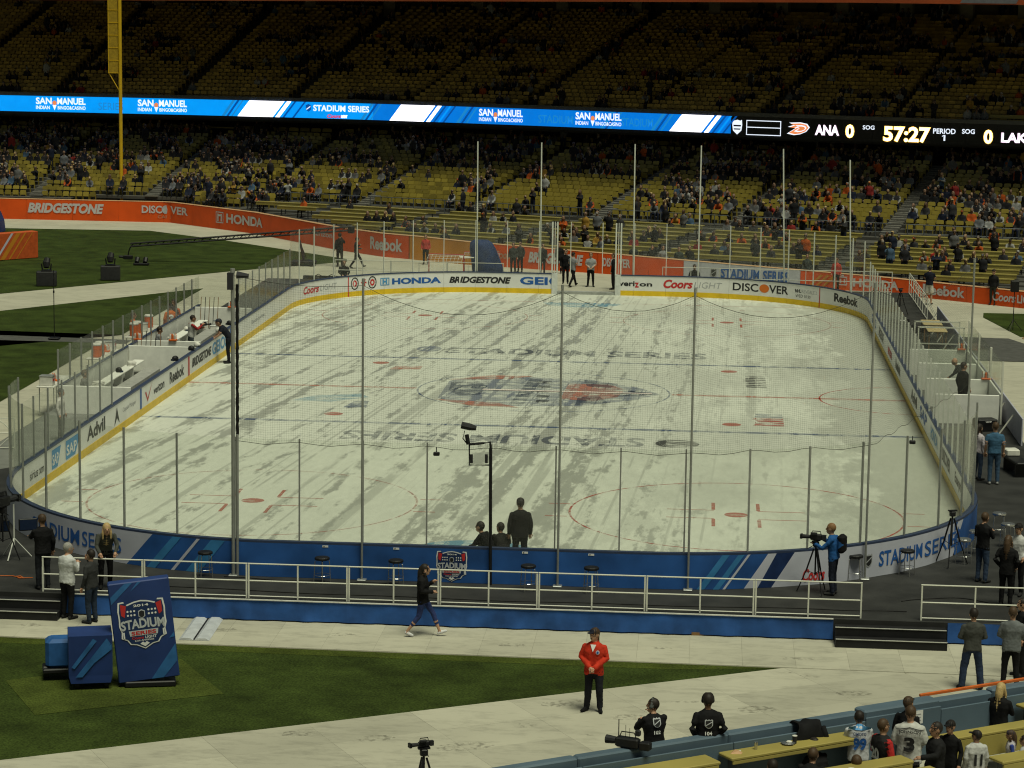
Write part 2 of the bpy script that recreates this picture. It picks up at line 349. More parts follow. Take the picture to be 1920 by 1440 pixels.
# ================================================================== THE ICE
HX, HY, RC = 12.95, 30.48, 8.53
def rink_pts(off=0, n=14):
    p = [(0,-HY-off)]
    for cx, cyy, a0 in ((HX-RC,-HY+RC,-90),(HX-RC,HY-RC,0),(-HX+RC,HY-RC,90),(-HX+RC,-HY+RC,180)):
        for i in range(n+1):
            a = R(a0+90*i/n); p.append((cx+(RC+off)*math.cos(a), cyy+(RC+off)*math.sin(a)))
    return p
def ice_mask(nt):
    """streak value: 1 where the scraped grey ice shows through the snow"""
    L = nt.links; g = node(nt, 'ShaderNodeNewGeometry'); sx = node(nt, 'ShaderNodeSeparateXYZ'); L.new(g.outputs['Position'], sx.inputs[0])
    def mt(op, a, b=None, c=None, clampit=False):
        n = node(nt, 'ShaderNodeMath', operation=op); n.use_clamp = clampit
        for i, q in enumerate((a, b, c)):
            if q is None: continue
            if isinstance(q, (int, float)): n.inputs[i].default_value = q
            else: L.new(q, n.inputs[i])
        return n.outputs[0]
    X, Y = sx.outputs[0], sx.outputs[1]
    c = mt('MULTIPLY_ADD', X, -.055, .55, True)                       # 1 on the left, 0 on the right
    tl = mt('MULTIPLY', mt('MULTIPLY', c, .128), Y)
    xp = mt('SUBTRACT', X, tl)
    y2 = mt('MULTIPLY', mt('MULTIPLY', Y, Y), .0012); xp = mt('ADD', xp, mt('MULTIPLY', y2, mt('SUBTRACT', .3, c)))
    def noise(x, y, sxx, syy, det=4, rough=.6, z=0.0):
        cb = node(nt, 'ShaderNodeCombineXYZ'); L.new(mt('MULTIPLY', x, sxx), cb.inputs[0]); L.new(mt('MULTIPLY', y, syy), cb.inputs[1]); cb.inputs[2].default_value = z
        n = node(nt, 'ShaderNodeTexNoise'); n.inputs['Scale'].default_value = 1; n.inputs['Detail'].default_value = det; n.inputs['Roughness'].default_value = rough
        L.new(cb.outputs[0], n.inputs[0]); return n.outputs[0]
    def sm(x, a, b):
        n = node(nt, 'ShaderNodeMapRange', interpolation_type='SMOOTHSTEP'); n.inputs[1].default_value = a; n.inputs[2].default_value = b; L.new(x, n.inputs[0]); return n.outputs[0]
    longn = noise(xp, Y, 1.15, .020, 4, .6); rag = noise(xp, Y, 2.1, .55, 7, .75, 3.1)
    patch = sm(mt('ADD', longn, mt('MULTIPLY', mt('SUBTRACT', rag, .5), .90)), .520, .630)
    ln1 = noise(xp, Y, .85, .004, 1, .5, 7.7); d1 = mt('ABSOLUTE', mt('SUBTRACT', ln1, .5)); brk = noise(xp, Y, .6, .09, 4, .7, 1.9)
    line = mt('MULTIPLY', mt('SUBTRACT', 1, sm(d1, .008, .016)), sm(brk, .40, .48))
    ln2 = noise(xp, Y, 2.2, .006, 1, .5, 12.7); d2 = mt('ABSOLUTE', mt('SUBTRACT', ln2, .47)); line2 = mt('MULTIPLY', mt('SUBTRACT', 1, sm(d2, .004, .010)), sm(noise(xp, Y, .9, .10, 4, .7, 5.5), .50, .56))
    wet = sm(mt('ADD', mt('MULTIPLY', X, 1/13.0), mt('MULTIPLY', mt('SUBTRACT', noise(X, Y, .5, .22, 7, .72, 9.0), .5), .75)), .74, .80)
    m = mt('MAXIMUM', mt('MAXIMUM', patch, mt('MULTIPLY', line, .60)), mt('MAXIMUM', mt('MULTIPLY', line2, .40), 0.0))
    lowl = sm(c, .05, .45)                                              # the right part is scraped less sharply
    return mt, X, Y, c, m, rag, lowl, noise, sm, wet
def make_ice():
    m = bpy.data.materials.new('rink_ice'); m.use_nodes = True; nt = m.node_tree; L = nt.links; b = nt.nodes['Principled BSDF']
    mt, X, Y, c, msk, rag, lowl, noise, sm, wet = ice_mask(nt)
    fac = mt('MULTIPLY', msk, mt('MULTIPLY_ADD', lowl, .48, .46))
    film = sm(noise(X, Y, .22, .10, 5, .6, 21.), .42, .62)              # faint greying of the right half
    blotch = sm(noise(X, Y, .45, .16, 7, .72, 41.), .50, .56)
    fac = mt('MAXIMUM', fac, mt('MULTIPLY', mt('MULTIPLY', film, .40), mt('SUBTRACT', 1.1, c)))
    fac = mt('MAXIMUM', fac, mt('MAXIMUM', mt('MULTIPLY', wet, .62), mt('MULTIPLY', mt('MULTIPLY', blotch, .42), mt('SUBTRACT', .95, c))))
    mx = node(nt, 'ShaderNodeMix', data_type='RGBA'); L.new(fac, mx.inputs[0])
    mx.inputs[6].default_value = (.59,.61,.53,1); mx.inputs[7].default_value = (.345,.355,.305,1)
    fine = noise(X, Y, 5, 1.6, 4, .7, 2.2); vr = node(nt, 'ShaderNodeMapRange'); vr.inputs[1].default_value = .3; vr.inputs[2].default_value = .7; vr.inputs[3].default_value = .93; vr.inputs[4].default_value = 1.05
    L.new(fine, vr.inputs[0]); vm = node(nt, 'ShaderNodeVectorMath', operation='SCALE'); L.new(mx.outputs[2], vm.inputs[0]); L.new(vr.outputs[0], vm.inputs['Scale'])
    L.new(vm.outputs[0], b.inputs['Base Color']); b.inputs['Specular IOR Level'].default_value = .25
    ro = node(nt, 'ShaderNodeMapRange'); ro.inputs[3].default_value = .62; ro.inputs[4].default_value = .30; L.new(fac, ro.inputs[0]); L.new(ro.outputs[0], b.inputs['Roughness'])
    return m
ice = MB().poly([(x, y, 0) for x, y in rink_pts(.04)]).build('ice', make_ice()); tag(ice, 'white scraped rink ice with grey streaks and faded markings', 'ice', kind='structure')
def paint_mat(name, col, strength=.9, lo=.36, hi=.60):
    """paint seen through snow: broken up by the same scrapes"""
    m = bpy.data.materials.new(name); m.use_nodes = True; nt = m.node_tree; L = nt.links; b = nt.nodes['Principled BSDF']
    b.inputs['Base Color'].default_value = col+(1,); b.inputs['Roughness'].default_value = .5
    mt, X, Y, c, msk, rag, lowl, noise, sm, wet = ice_mask(nt)
    cover = sm(noise(X, Y, .9, 2.2, 5, .75, 31.), lo, hi)
    vis = mt('MULTIPLY', mt('MAXIMUM', mt('MULTIPLY', cover, .75), msk), strength)
    tr = node(nt, 'ShaderNodeBsdfTransparent'); mx = node(nt, 'ShaderNodeMixShader'); L.new(vis, mx.inputs[0]); L.new(tr.outputs[0], mx.inputs[1]); L.new(b.outputs[0], mx.inputs[2])
    L.new(mx.outputs[0], nt.nodes['Material Output'].inputs[0]); return m
p_red2 = paint_mat('ice_paint_red_clear', (.45,.09,.05), .78, .26, .52); p_faint = paint_mat('ice_paint_red_faint', (.45,.12,.08), .55); p_red = paint_mat('ice_paint_red', (.42,.06,.035), .95); p_blue = paint_mat('ice_paint_blue', (.05,.09,.20), .68); p_navy = paint_mat('ice_paint_navy', (.035,.05,.09), .52)
p_grey = paint_mat('ice_paint_grey', (.20,.23,.30), .62); p_dark = paint_mat('ice_paint_dark', (.03,.03,.03), .65); p_cyan = paint_mat('ice_paint_sky', (.10,.33,.50), .5); p_pink = paint_mat('ice_paint_pale_red', (.5,.20,.14), .75)
ZI = .004
def iflat(name, pts, m, z=ZI): return MB().poly([(p[0], p[1], z) for p in pts]).build(name, m, ice)
def irect(name, x0, y0, x1, y1, m, z=ZI): return iflat(name, [(x0,y0),(x1,y0),(x1,y1),(x0,y1)], m, z)
def iring(name, cx, cyy, r, w, m, a0=0, a1=360, n=64, z=ZI):
    mb = MB(); vs = []
    for i in range(n+1):
        a = R(a0+(a1-a0)*i/n); vs += [(cx+(r-w/2)*math.cos(a), cyy+(r-w/2)*math.sin(a), z), (cx+(r+w/2)*math.cos(a), cyy+(r+w/2)*math.sin(a), z)]
    mb.add(vs, [(2*i,2*i+1,2*i+3,2*i+2) for i in range(n)]); return mb.build(name, m, ice)
FT = .3048; DX = 22*FT
for y in (-25*FT, 25*FT): irect('blue_line', -12.93, y-.15, 12.93, y+.15, p_blue)
irect('centre_line', -12.93, -.15, -4.6, .15, p_pink); irect('centre_line', 4.6, -.15, 12.93, .15, p_pink)
for y in (-89*FT, 89*FT): irect('goal_line', -10.9, y-.025, 10.9, y+.025, p_red)
for sy in (-1, 1):
    cyy = sy*69*FT
    for sx in (-1, 1):
        cx = sx*DX; iring('faceoff_circle', cx, cyy, 15*FT, .06, p_faint if cx < 0 or cyy > 0 else p_red); iflat('faceoff_spot', [(cx+.32*math.cos(R(a)), cyy+.32*math.sin(R(a))) for a in range(0,360,15)], p_red2, ZI+.002)
        for a in (-1, 1):
            for b in (-1, 1):
                irect('faceoff_mark', cx+a*.6 if a > 0 else cx-1.9, cyy+b*.55-.03, cx+1.9 if a > 0 else cx-.6, cyy+b*.55+.03, p_red2)
                irect('faceoff_mark', cx+a*.62-.05, cyy+b*.62 if b > 0 else cyy-1.6, cx+a*.62+.05, cyy+1.6 if b > 0 else cyy-.62, p_red2, ZI+.002)
                irect('hash_mark', cx+a*4.6 if a > 0 else cx-5.2, cyy+b*.85-.03, cx+5.2 if a > 0 else cx-4.6, cyy+b*.85+.03, p_red2)
for y in (-20*FT, 20*FT):
    for sx in (-1, 1): iflat('faceoff_spot', [(sx*DX+.32*math.cos(R(a)), y+.32*math.sin(R(a))) for a in range(0,360,15)], p_red2)
iring('referee_crease', 12.93, 0, 3.05, .06, p_red, 90, 270, 40)
for sy in (-1, 1):
    pts = [(1.83*math.cos(R(a)), sy*(89*FT-1.83*math.sin(R(a)))) for a in range(0, 181, 12)]
    iflat('goal_crease', pts if sy < 0 else pts[::-1], p_cyan)
# centre crest and the event name on both blue-line sides
D = Decal(lambda x, y, l: (x, y, ZI+.003*(l+1)))
D.disc(0, 0, 4.57, 4.57, p_blue, 0, 60, inner=.985)
D.poly([(-3.6,1.9),(-2.9,2.9),(-1.2,3.3),(1.5,3.1),(3.4,1.4),(4.2,0),(3.4,-1.4),(1.5,-3.1),(-1.2,-3.5),(-2.9,-3.1),(-3.6,-2.1)], p_grey, 1)
D.poly([(-3.7,2.2),(-2.2,3.5),(-.6,3.6),(-1.4,2.7),(-2.6,2.4)], p_pink, 2); D.poly([(-3.7,-2.4),(-2.2,-3.7),(-.6,-3.8),(-1.4,-2.9),(-2.6,-2.6)], p_pink, 2)
D.poly([(-3.5,1.6),(-2.6,2.2),(-2.1,.8),(-2.2,-1.2),(-2.9,-1.5),(-3.4,-.4)], p_navy, 3); D.poly([(-.7,2.9),(-.2,2.9),(-.5,-3.3),(-1,-3.3)], p_navy, 3)
D.poly([(.8,1.9),(2.3,2.0),(2.9,.8),(2.7,-.9),(1.9,-2.0),(.7,-1.7)], p_pink, 3); D.poly([(1.3,3.0),(2.6,2.2),(2.3,.9),(1.5,1.4)], p_navy, 4); D.poly([(1.3,-3.0),(2.4,-2.2),(2.0,-.7),(1.3,-1.2)], p_navy, 4)
for k in range(5): D.poly([(-.3+.05*k,2.4-k*1.1),(.15+.05*k,2.4-k*1.1),(.1+.05*k,1.8-k*1.1),(-.35+.05*k,1.8-k*1.1)], p_dark, 4)
for k in range(4): D.poly([(2.5+.3*k,.9-.22*k),(4.1,.12),(2.6+.3*k,.55-.15*k)], p_navy, 4); D.poly([(2.5+.3*k,-.9+.22*k),(4.1,-.12),(2.6+.3*k,-.55+.15*k)], p_navy, 4)
D.poly([(-2.2,.14),(3.9,.10),(3.9,-.06),(-2.2,-.12)], M('ice_white_stripe', (.68,.6,.55), var=.1), 5)
D.build('centre_emblem', ice)
D = Decal(lambda x, y, l: (x, y, ZI+.003*(l+1))); D.text('STADIUM SERIES', -4.6, 9.2, 5.85, 10.9, p_navy, 0, .03); D.disc(-5.3, 10.3, .5, .8, p_grey, 0); D.build('ice_lettering', ice)
D = Decal(lambda x, y, l: (-x, y, ZI+.003*(l+1))); D.text('STADIUM SERIES', -3.9, -9.2, 5.85, -10.9, p_navy, 0, .03); D.disc(-4.95, -10.1, .7, .75, p_dark, 0); D.build('ice_lettering', ice)
D = Decal(lambda x, y, l: (x, y, ZI+.003*(l+1)))
for k in range(7): D.poly([(7.3,2.2+k*.42),(8.05,2.2+k*.42),(8.05,2.45+k*.42),(7.3,2.45+k*.42)], p_dark, 0)
for k in range(6): D.poly([(7.4+.1*(k % 3),-6.2+k*.42),(8.45,-6.2+k*.42),(8.45,-5.9+k*.42),(7.5,-5.9+k*.42)], p_red if k < 4 else p_grey, 0)
D.poly([(-8.6,-3.5),(-7.2,-3.6),(-6.0,-2.4),(-6.4,-1.6),(-8.0,-2.4)], p_cyan, 0); D.poly([(-6.6,-4.8),(-5.8,-4.6),(-5.9,-3.2),(-6.4,-3.4)], p_blue, 0); D.poly([(-6.2,4.4),(-5.0,4.6),(-5.0,5.4),(-6.0,5.3)], p_pink, 0)
D.build('ice_advert', ice)
# ================================================================== DECK AROUND THE RINK
rk = Path(rink_pts(0, 24), closed=True, step=.2, side=1)
DL, DRR, DN, DF = -16.0, 16.0, -32.95, 33.4
def torect(p):
    x, y = p; ts = []
    for lim, c in ((DRR, x), (DL, x)):
        if c*lim > 0: ts.append(lim/c)
    for lim, c in ((DF, y), (DN, y)):
        if c*lim > 0: ts.append(lim/c)
    t = min(ts); return (x*t, y*t)
mb = MB(); vs = []
qs = list(np.linspace(0, rk.L, 240)); 
for cx, cyy in ((DRR,DN),(DRR,DF),(DL,DF),(DL,DN)):                 # make sure the corners are hit
    a = math.atan2(cyy, cx); i = min(range(len(qs)), key=lambda k: abs(((math.atan2(rk.at(qs[k])[1], rk.at(qs[k])[0])-a+math.pi) % (2*math.pi))-math.pi))
    lo, hi = qs[i]-1, qs[i]+1
    best = min(np.linspace(lo, hi, 400), key=lambda q: abs(((math.atan2(rk.at(q)[1], rk.at(q)[0])-a+math.pi) % (2*math.pi))-math.pi)); qs[i] = float(best)
for q in qs:
    p = rk.at(q, .05); o = torect(rk.at(q)); vs += [p+(DECK,), o+(DECK,), o+(G-.03,)]
n = len(qs); mb.add(vs, [(3*i, 3*i+1, 3*i+4, 3*i+3) for i in range(n-1)]+[(3*i+1, 3*i+2, 3*i+5, 3*i+4) for i in range(n-1)])
deck = mb.build('rink_platform', M('black_deck', (.028,.028,.027), rough=.7, var=.35, scale=1.3, bump=.15, detail=6)); tag(deck, 'black platform deck around the rink', 'platform', kind='structure')
# ================================================================== RINK BOARDS, GLASS
m_board = M('board_white', (.70,.70,.69), rough=.35, var=.05, scale=1.5, spec=.4); m_kick = M('kick_plate_yellow', (.72,.48,.02), rough=.45, var=.1, scale=3)
m_cap = M('cap_rail_blue', (.035,.05,.10), rough=.4); m_post = M('aluminium_post', (.36,.37,.36), rough=.4, metal=.6, var=.1); m_postw = M('pale_post', (.62,.63,.58), rough=.45, var=.05)
def glass_mat(name, tint, haze, rough=.15):
    m = bpy.data.materials.new(name); m.use_nodes = True; nt = m.node_tree; L = nt.links; nt.nodes.remove(nt.nodes['Principled BSDF'])
    t = node(nt, 'ShaderNodeBsdfTransparent'); t.inputs[0].default_value = tint+(1,)
    gl = node(nt, 'ShaderNodeBsdfGlossy'); gl.inputs['Roughness'].default_value = rough; gl.inputs[0].default_value = (.8,.8,.8,1)
    lw = node(nt, 'ShaderNodeLayerWeight'); lw.inputs[0].default_value = .5
    pw = node(nt, 'ShaderNodeMath', operation='POWER'); L.new(lw.outputs['Facing'], pw.inputs[0]); pw.inputs[1].default_value = 4
    fr = node(nt, 'ShaderNodeMath', operation='MULTIPLY_ADD'); L.new(pw.outputs[0], fr.inputs[0]); fr.inputs[1].default_value = .22; fr.inputs[2].default_value = .02
    m1 = node(nt, 'ShaderNodeMixShader'); L.new(fr.outputs[0], m1.inputs[0]); L.new(t.outputs[0], m1.inputs[1]); L.new(gl.outputs[0], m1.inputs[2])
    df = node(nt, 'ShaderNodeBsdfDiffuse'); df.inputs[0].default_value = (.55,.56,.53,1)
    g = node(nt, 'ShaderNodeNewGeometry'); nz = node(nt, 'ShaderNodeTexNoise'); nz.inputs['Scale'].default_value = 1.4; nz.inputs['Detail'].default_value = 5; L.new(g.outputs['Position'], nz.inputs[0])
    mr = node(nt, 'ShaderNodeMapRange'); mr.inputs[1].default_value = .3; mr.inputs[2].default_value = .7; mr.inputs[3].default_value = haze*.4; mr.inputs[4].default_value = haze*1.6; L.new(nz.outputs[0], mr.inputs[0])
    m2 = node(nt, 'ShaderNodeMixShader'); L.new(mr.outputs[0], m2.inputs[0]); L.new(m1.outputs[0], m2.inputs[1]); L.new(df.outputs[0], m2.inputs[2])
    L.new(m2.outputs[0], nt.nodes['Material Output'].inputs[0]); return m
m_glass = glass_mat('rink_glass', (.968,.976,.962), .022)
boards = thing('rink_boards', 'white rounded dasher boards with yellow kick plate and clear glass around the ice', 'rink boards', (0,0,0))
PW = rk.L/104
GATE = (rk.L/2-1.53, rk.L/2+1.53)
BT = 1.0
def in_gate(q0, q1): return q0 < GATE[1]-.01 and q1 > GATE[0]+.01
cuts = sorted([PW*(k+.5) for k in range(104)]+list(GATE))
def zone(q):
    x, y = rk.at(q)
    if y < -21.5: return 'near'
    if y > 22.6: return 'far'
    return 'right' if x > 0 else 'left'
for i in range(len(cuts)):
    q0, q1 = cuts[i], cuts[i+1] if i+1 < len(cuts) else cuts[0]+rk.L
    if q1-q0 < .05: continue
    gate = in_gate(q0, q1)
    if not gate:
        e = .004
        bp_ = sweep(rk, q0+e, q1-e, [(0,.24),(.10,.24),(.10,BT-.05),(0,BT-.05)], .4).build('board_panel', m_board, boards)
        sweep(rk, q0+e, q1-e, [(-.012,0),(.09,0),(.09,.238),(-.012,.238)], .4).build('kick_plate', m_kick, bp_)
        sweep(rk, q0, q1, [(-.02,BT-.048),(.13,BT-.048),(.13,BT),(-.02,BT)], .4).build('cap_rail', m_cap, bp_)
    zc = zone((q0+q1)/2); y = rk.at((q0+q1)/2)[1]
    top = 3.46 if zc in ('near','far') else 2.7
    bench = zc == 'left' and -10.9 < y < 9.8
    if not bench and not gate:
        sweep(rk, q0+.03, q1-.03, [(.045,BT+.002),(.057,BT+.002),(.057,top),(.045,top)], .4).build('glass_pane', m_glass, boards)
    # post at q0
    x0, y0 = rk.at(q0, .05); zc0 = zone(q0)
    if zc0 == 'left' and -10.0 < y0 < 9.0: continue
    tp = 3.48 if zc0 in ('near','far') else 2.72
    w = .034 if zc0 == 'near' else .030
    MB().box((x0, y0, (BT+tp)/2+.001), (w*1.1, .05, tp-BT), math.atan2(*rk.nrm(q0))*-1+math.pi if False else math.atan2(rk.nrm(q0)[1], rk.nrm(q0)[0])+math.pi/2).build('glass_post', m_post if zc0 in ('near','left') else m_postw, boards)
for q in GATE:
    x0, y0 = rk.at(q, .05)
    for dxx in (-.12, .12):
        MB().box((x0+dxx, y0, 1.75), (.07, .07, 3.45)).build('gate_post', m_postw, boards)
    MB().box((x0+(.16 if x0 < 0 else -.16)*0, y0-.01, .5), (.26, .2, 1.0)).build('gate_jamb', M('gate_white', (.6,.62,.6)), boards)
# ================================================================== NET POLES AND NET
poles = []
for u, ztop, lab in ((437,7.48,'leftmost net pole, thick grey post carrying the bunched black net'),(679,7.32,'slim grey net pole left of the camera mast'),(1047,7.28,'slim grey net pole right of the crouching crew'),
                     (1292,7.26,'slim grey net pole left of the blue-hooded cameraman'),(1624,7.30,'slim grey net pole just right of the blue-hooded cameraman'),(1811,6.9,'rightmost slim net pole near the curved corner glass')):
    hi = 32 if u > 900 else None
    q = rk.su(u, 1.5, 0, 24, .2) if u > 858 else rk.su(u, 1.5, rk.L-24, rk.L, .2)
    x0, y0 = rk.at(q, .22); r = .045 if u == 437 else .029
    if u == 437: x0 = aty(437, 800, y0).x
    o = thing('net_pole', lab, 'pole', (x0, y0, DECK), 0, 'poles of the safety net')
    MB().tube([(0,0,0),(0,0,ztop-DECK)], r, 10).build('shaft', m_post, o)
    MB().bbox((0,0,.02), (.22,.22,.04), b=.01).build('base_plate', m_post, o)
    MB().tube([(0,0,ztop-DECK-.05),(0,0,ztop-DECK+.05)], r*1.25, 10).build('collar', m_post, o)
    poles.append((x0, y0, ztop))
    if u == 437:
        MB().tube([(.10,0,0),(.10,0,3.45)], .035, 8).build('side_post', m_post, o)
        MB().box((-.05,0,ztop-DECK-.25), (.14,.16,.4)).build('junction_box', M('dark_metal', (.03,.03,.035), rough=.5), o)
        MB().tube([(.1,0,ztop-DECK-.1),(.38,0,ztop-DECK-.12)], [.09,.05], 8).build('pulley', M('dark_metal', (.03,.03,.035)), o)
m_net = M('net_cord', (.07,.075,.06), rough=.9, var=.1)
net = thing('safety_net', 'dark fine mesh net hung sagging between the poles above the near glass', 'net')
def net_span(a, b, sag, zb=3.42, cell=.055, w=.0023, first=False):
    A = Vector(a[:2]); B = Vector(b[:2]); d = B-A; Ln = d.length; d.normalize(); mb = MB(); nx = int(Ln/cell); nz = 68
    def top(t): return a[2]-.12+(b[2]-a[2])*t - sag*4*t*(1-t)
    def bot(t): return zb - .10*abs(math.sin(t*math.pi*Ln/1.53))**2*.8
    def P(t, s, dz=0): p = A+d*(Ln*t); wob = .03*math.sin(t*19+s*5)+.02*math.sin(t*47+3*s); return (p.x, p.y+.04+wob*.3, bot(t)+(top(t)-bot(t))*s+dz)
    for i in range(nx+1):
        t = i/nx; vs = []
        for j in range(7):
            s_ = j/6; p = P(t, s_); vs += [(p[0]-d.x*w/2, p[1]-d.y*w/2, p[2]), (p[0]+d.x*w/2, p[1]+d.y*w/2, p[2])]
        mb.add(vs, [(2*j,2*j+1,2*j+3,2*j+2) for j in range(6)])
    ns = max(6, int(Ln/.35))
    for j in range(nz+1):
        s_ = j/nz; ww = w if 0 < j < nz else .013; vs = []
        for i in range(ns+1):
            p = P(i/ns, s_); vs += [(p[0], p[1]-.002, p[2]-ww/2), (p[0], p[1]-.002, p[2]+ww/2)]
        mb.add(vs, [(2*i,2*i+2,2*i+3,2*i+1) for i in range(ns)])
    tag(mb.build('net_panel', m_net, net), kind='stuff')
for i, sg in enumerate((.12,.62,.42,.60,.5)): net_span(poles[i], poles[i+1], sg)
mb = MB(); x0, y0, zt = poles[0]; pts = []; rs = []
for i in range(60):
    z = 3.55+3.6*i/59; pts.append((x0+.095+.004*math.sin(i*1.3), y0+.05, z)); rs.append(.032+.010*random.random())
mb.tube(pts, rs, 9).build('net_bundle', M('net_black', (.008,.008,.008), rough=.95), net)
for i, u in enumerate((895,1014,1188,1310,1473,1596)):
    zt = 7.25 if u < 1500 else 7.0
    q = rk.su(u+ (2 if u > 1500 else 0), 2.0, rk.L*.36, rk.L*.6, .22); x0, y0 = rk.at(q, .2)
    o = thing('net_pole', ['far white net pole above the tyre maker advert','far white net pole just left of the gate opening','far white net pole just right of the gate opening','far white net pole above the right beer advert','far white net pole above the right end of the far boards','rightmost far white net pole at the corner of the boards'][i], 'pole', (x0, y0, DECK), 0, 'far poles without net')
    MB().tube([(0,0,0),((-.04 if u < 1200 else -.25 if u > 1400 else 0),0,zt-DECK)], .032, 8).build('shaft', m_postw, o)
    MB().bbox((0,0,.02), (.2,.2,.04), b=.01).build('base_plate', m_postw, o)

sheet('path', [(-3.2,30.75),(3.2,30.75),(3.2,33.4),(-3.2,33.4)], DECK+.004, m_floor)

MB().box((0,30.66,.061),(2.86,.40,.134)).build('gate_sill', M('gate_sill_grey', (.30,.31,.29), rough=.7, var=.2), boards)
# ================================================================== GRANDSTAND
def catmull(P, n=8):
    P = [Vector(p) for p in P]; Q = [P[0]*2-P[1]]+P+[P[-1]*2-P[-2]]; out = []
    for i in range(1, len(Q)-2):
        a, b, c, d = Q[i-1:i+3]
        for k in range(n):
            t = k/n; out.append(.5*((2*b)+(c-a)*t+(2*a-5*b+4*c-d)*t*t+(3*b-a-3*c+d)*t**3))
    out.append(P[-1]); return [tuple(p) for p in out]
led = Path(catmull([(-62,82.6),(-43,81.2),(-31,80.3),(-19,78.3),(-7.3,74.4),(4,69.6),(14.5,65.6),(24.5,62.7),(40,59.5)]), step=.4)
wall = Path([(-62,69.0),(-28.6,68.6),(-21.9,62.2),(-15.3,53.2),(-12.4,50.1),(-7.2,46.8),(-.6,44.1),(14.3,37.8),(21.1,32.4),(34,22)], step=.4)
WP = [Vector((float(a), float(b))) for a, b in wall.pp]; WN = wall.n
def behind_wall(x, y):
    d = (wall.pp[:,0]-x)**2+(wall.pp[:,1]-y)**2; i = int(np.argmin(d)); return -((x-wall.pp[i,0])*WN[i,0]+(y-wall.pp[i,1])*WN[i,1])
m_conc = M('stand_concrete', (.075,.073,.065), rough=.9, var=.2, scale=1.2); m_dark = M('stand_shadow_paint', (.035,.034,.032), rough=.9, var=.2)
m_seat = M('seat_yellow', (.25,.195,.03), rough=.35, var=.14, scale=.9, spec=.5); m_seat2 = M('seat_orange', (.46,.30,.06), rough=.4, var=.14, scale=.9)
for _m in (m_seat, m_seat2):            # every seat a little different: sun-faded and scuffed
    _nt = _m.node_tree; _b = _nt.nodes['Principled BSDF']; _g = node(_nt, 'ShaderNodeNewGeometry'); _r = node(_nt, 'ShaderNodeMapRange'); _r.inputs[3].default_value = .62; _r.inputs[4].default_value = 1.2
    _nt.links.new(_g.outputs['Random Per Island'], _r.inputs[0]); _v = node(_nt, 'ShaderNodeVectorMath', operation='SCALE'); _nt.links.new(_b.inputs['Base Color'].links[0].from_socket, _v.inputs[0]); _nt.links.new(_r.outputs[0], _v.inputs['Scale']); _nt.links.new(_v.outputs[0], _b.inputs['Base Color'])
m_table = M('table_yellow', (.27,.225,.06), rough=.5, var=.12, scale=1.5)
stand = thing('grandstand', 'two-tier stadium stand with yellow seats behind the orange wall', 'grandstand')
def zlow(tau): return 4.2-.22*tau if tau < 15 else .9-.07*(tau-15)
AIS = 8.4; aw = .46
def aisle(s, tier):
    d = ((s+(2.6 if tier else 0)) % AIS); w_ = aw if not tier else .40; return d < w_ or d > AIS-w_
SEATS = []     # x, y, z, facing angle, tier, row, s
LOW_ROWS = 17
def vis(x, y, z, m=25):
    u, v = px((x, y, z)); return -m < u < 1920+m and v > -m
def stepquads(mb, t0, t1, z, zb, clipw):
    """tread from offset t1 (front) to t0 (back), riser down at the front to zb"""
    s = 0
    while s < led.L-1:
        e = s+.9; a = led.at(s, t0); b = led.at(e, t0); c = led.at(e, t1); d = led.at(s, t1)
        if (vis(*c, z, 280) or vis(*d, z, 280)) and (not clipw or (behind_wall(*c) > .12 and behind_wall(*d) > .12)):
            mb.add([a+(z,), b+(z,), c+(z,), d+(z,), c+(zb,), d+(zb,)], [(0,3,2,1),(3,5,4,2)])
        s = e
mb = MB()
for k in range(LOW_ROWS+1):
    tau = .85*k; stepquads(mb, tau-3-.45, tau-3+.40, zlow(tau), zlow(tau+.85), True)
TT = [17.3+1.35*i for i in range(11)]
stepquads(mb, .85*LOW_ROWS-2.6, TT[0]-3-.7, zlow(15.5), zlow(TT[0]), True)
for t in TT: stepquads(mb, t-3-.7, t-3+.65, zlow(t), zlow(t+1.35), True)
mb.build('lower_terrace', m_conc, stand)
mb = MB(); UP = 27
def zup(j): return 6.75+.228*j
for j in range(UP): stepquads(mb, -1.0-.85*j-.45, -1.0-.85*j+.40, zup(j), zup(j)-.24, False)
mb.build('upper_terrace', m_conc, stand)
v0 = led.su(-330, 7); v1 = led.su(2250, 7)
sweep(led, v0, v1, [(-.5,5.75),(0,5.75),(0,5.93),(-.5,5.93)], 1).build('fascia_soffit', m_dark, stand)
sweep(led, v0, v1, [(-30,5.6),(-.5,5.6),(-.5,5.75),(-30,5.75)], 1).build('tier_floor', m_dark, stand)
sweep(led, v0, v1, [(-.35,7.07),(.02,7.07),(.02,7.30),(-.35,7.30)], 1).build('parapet', M('parapet_grey', (.12,.12,.115), rough=.8), stand)
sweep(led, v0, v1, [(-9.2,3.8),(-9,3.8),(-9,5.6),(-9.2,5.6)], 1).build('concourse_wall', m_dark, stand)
sweep(led, v0, v1, [(-9,4.15),(-3.4,4.15),(-3.4,4.2),(-9,4.2)], 1).build('concourse_floor', m_conc, stand)
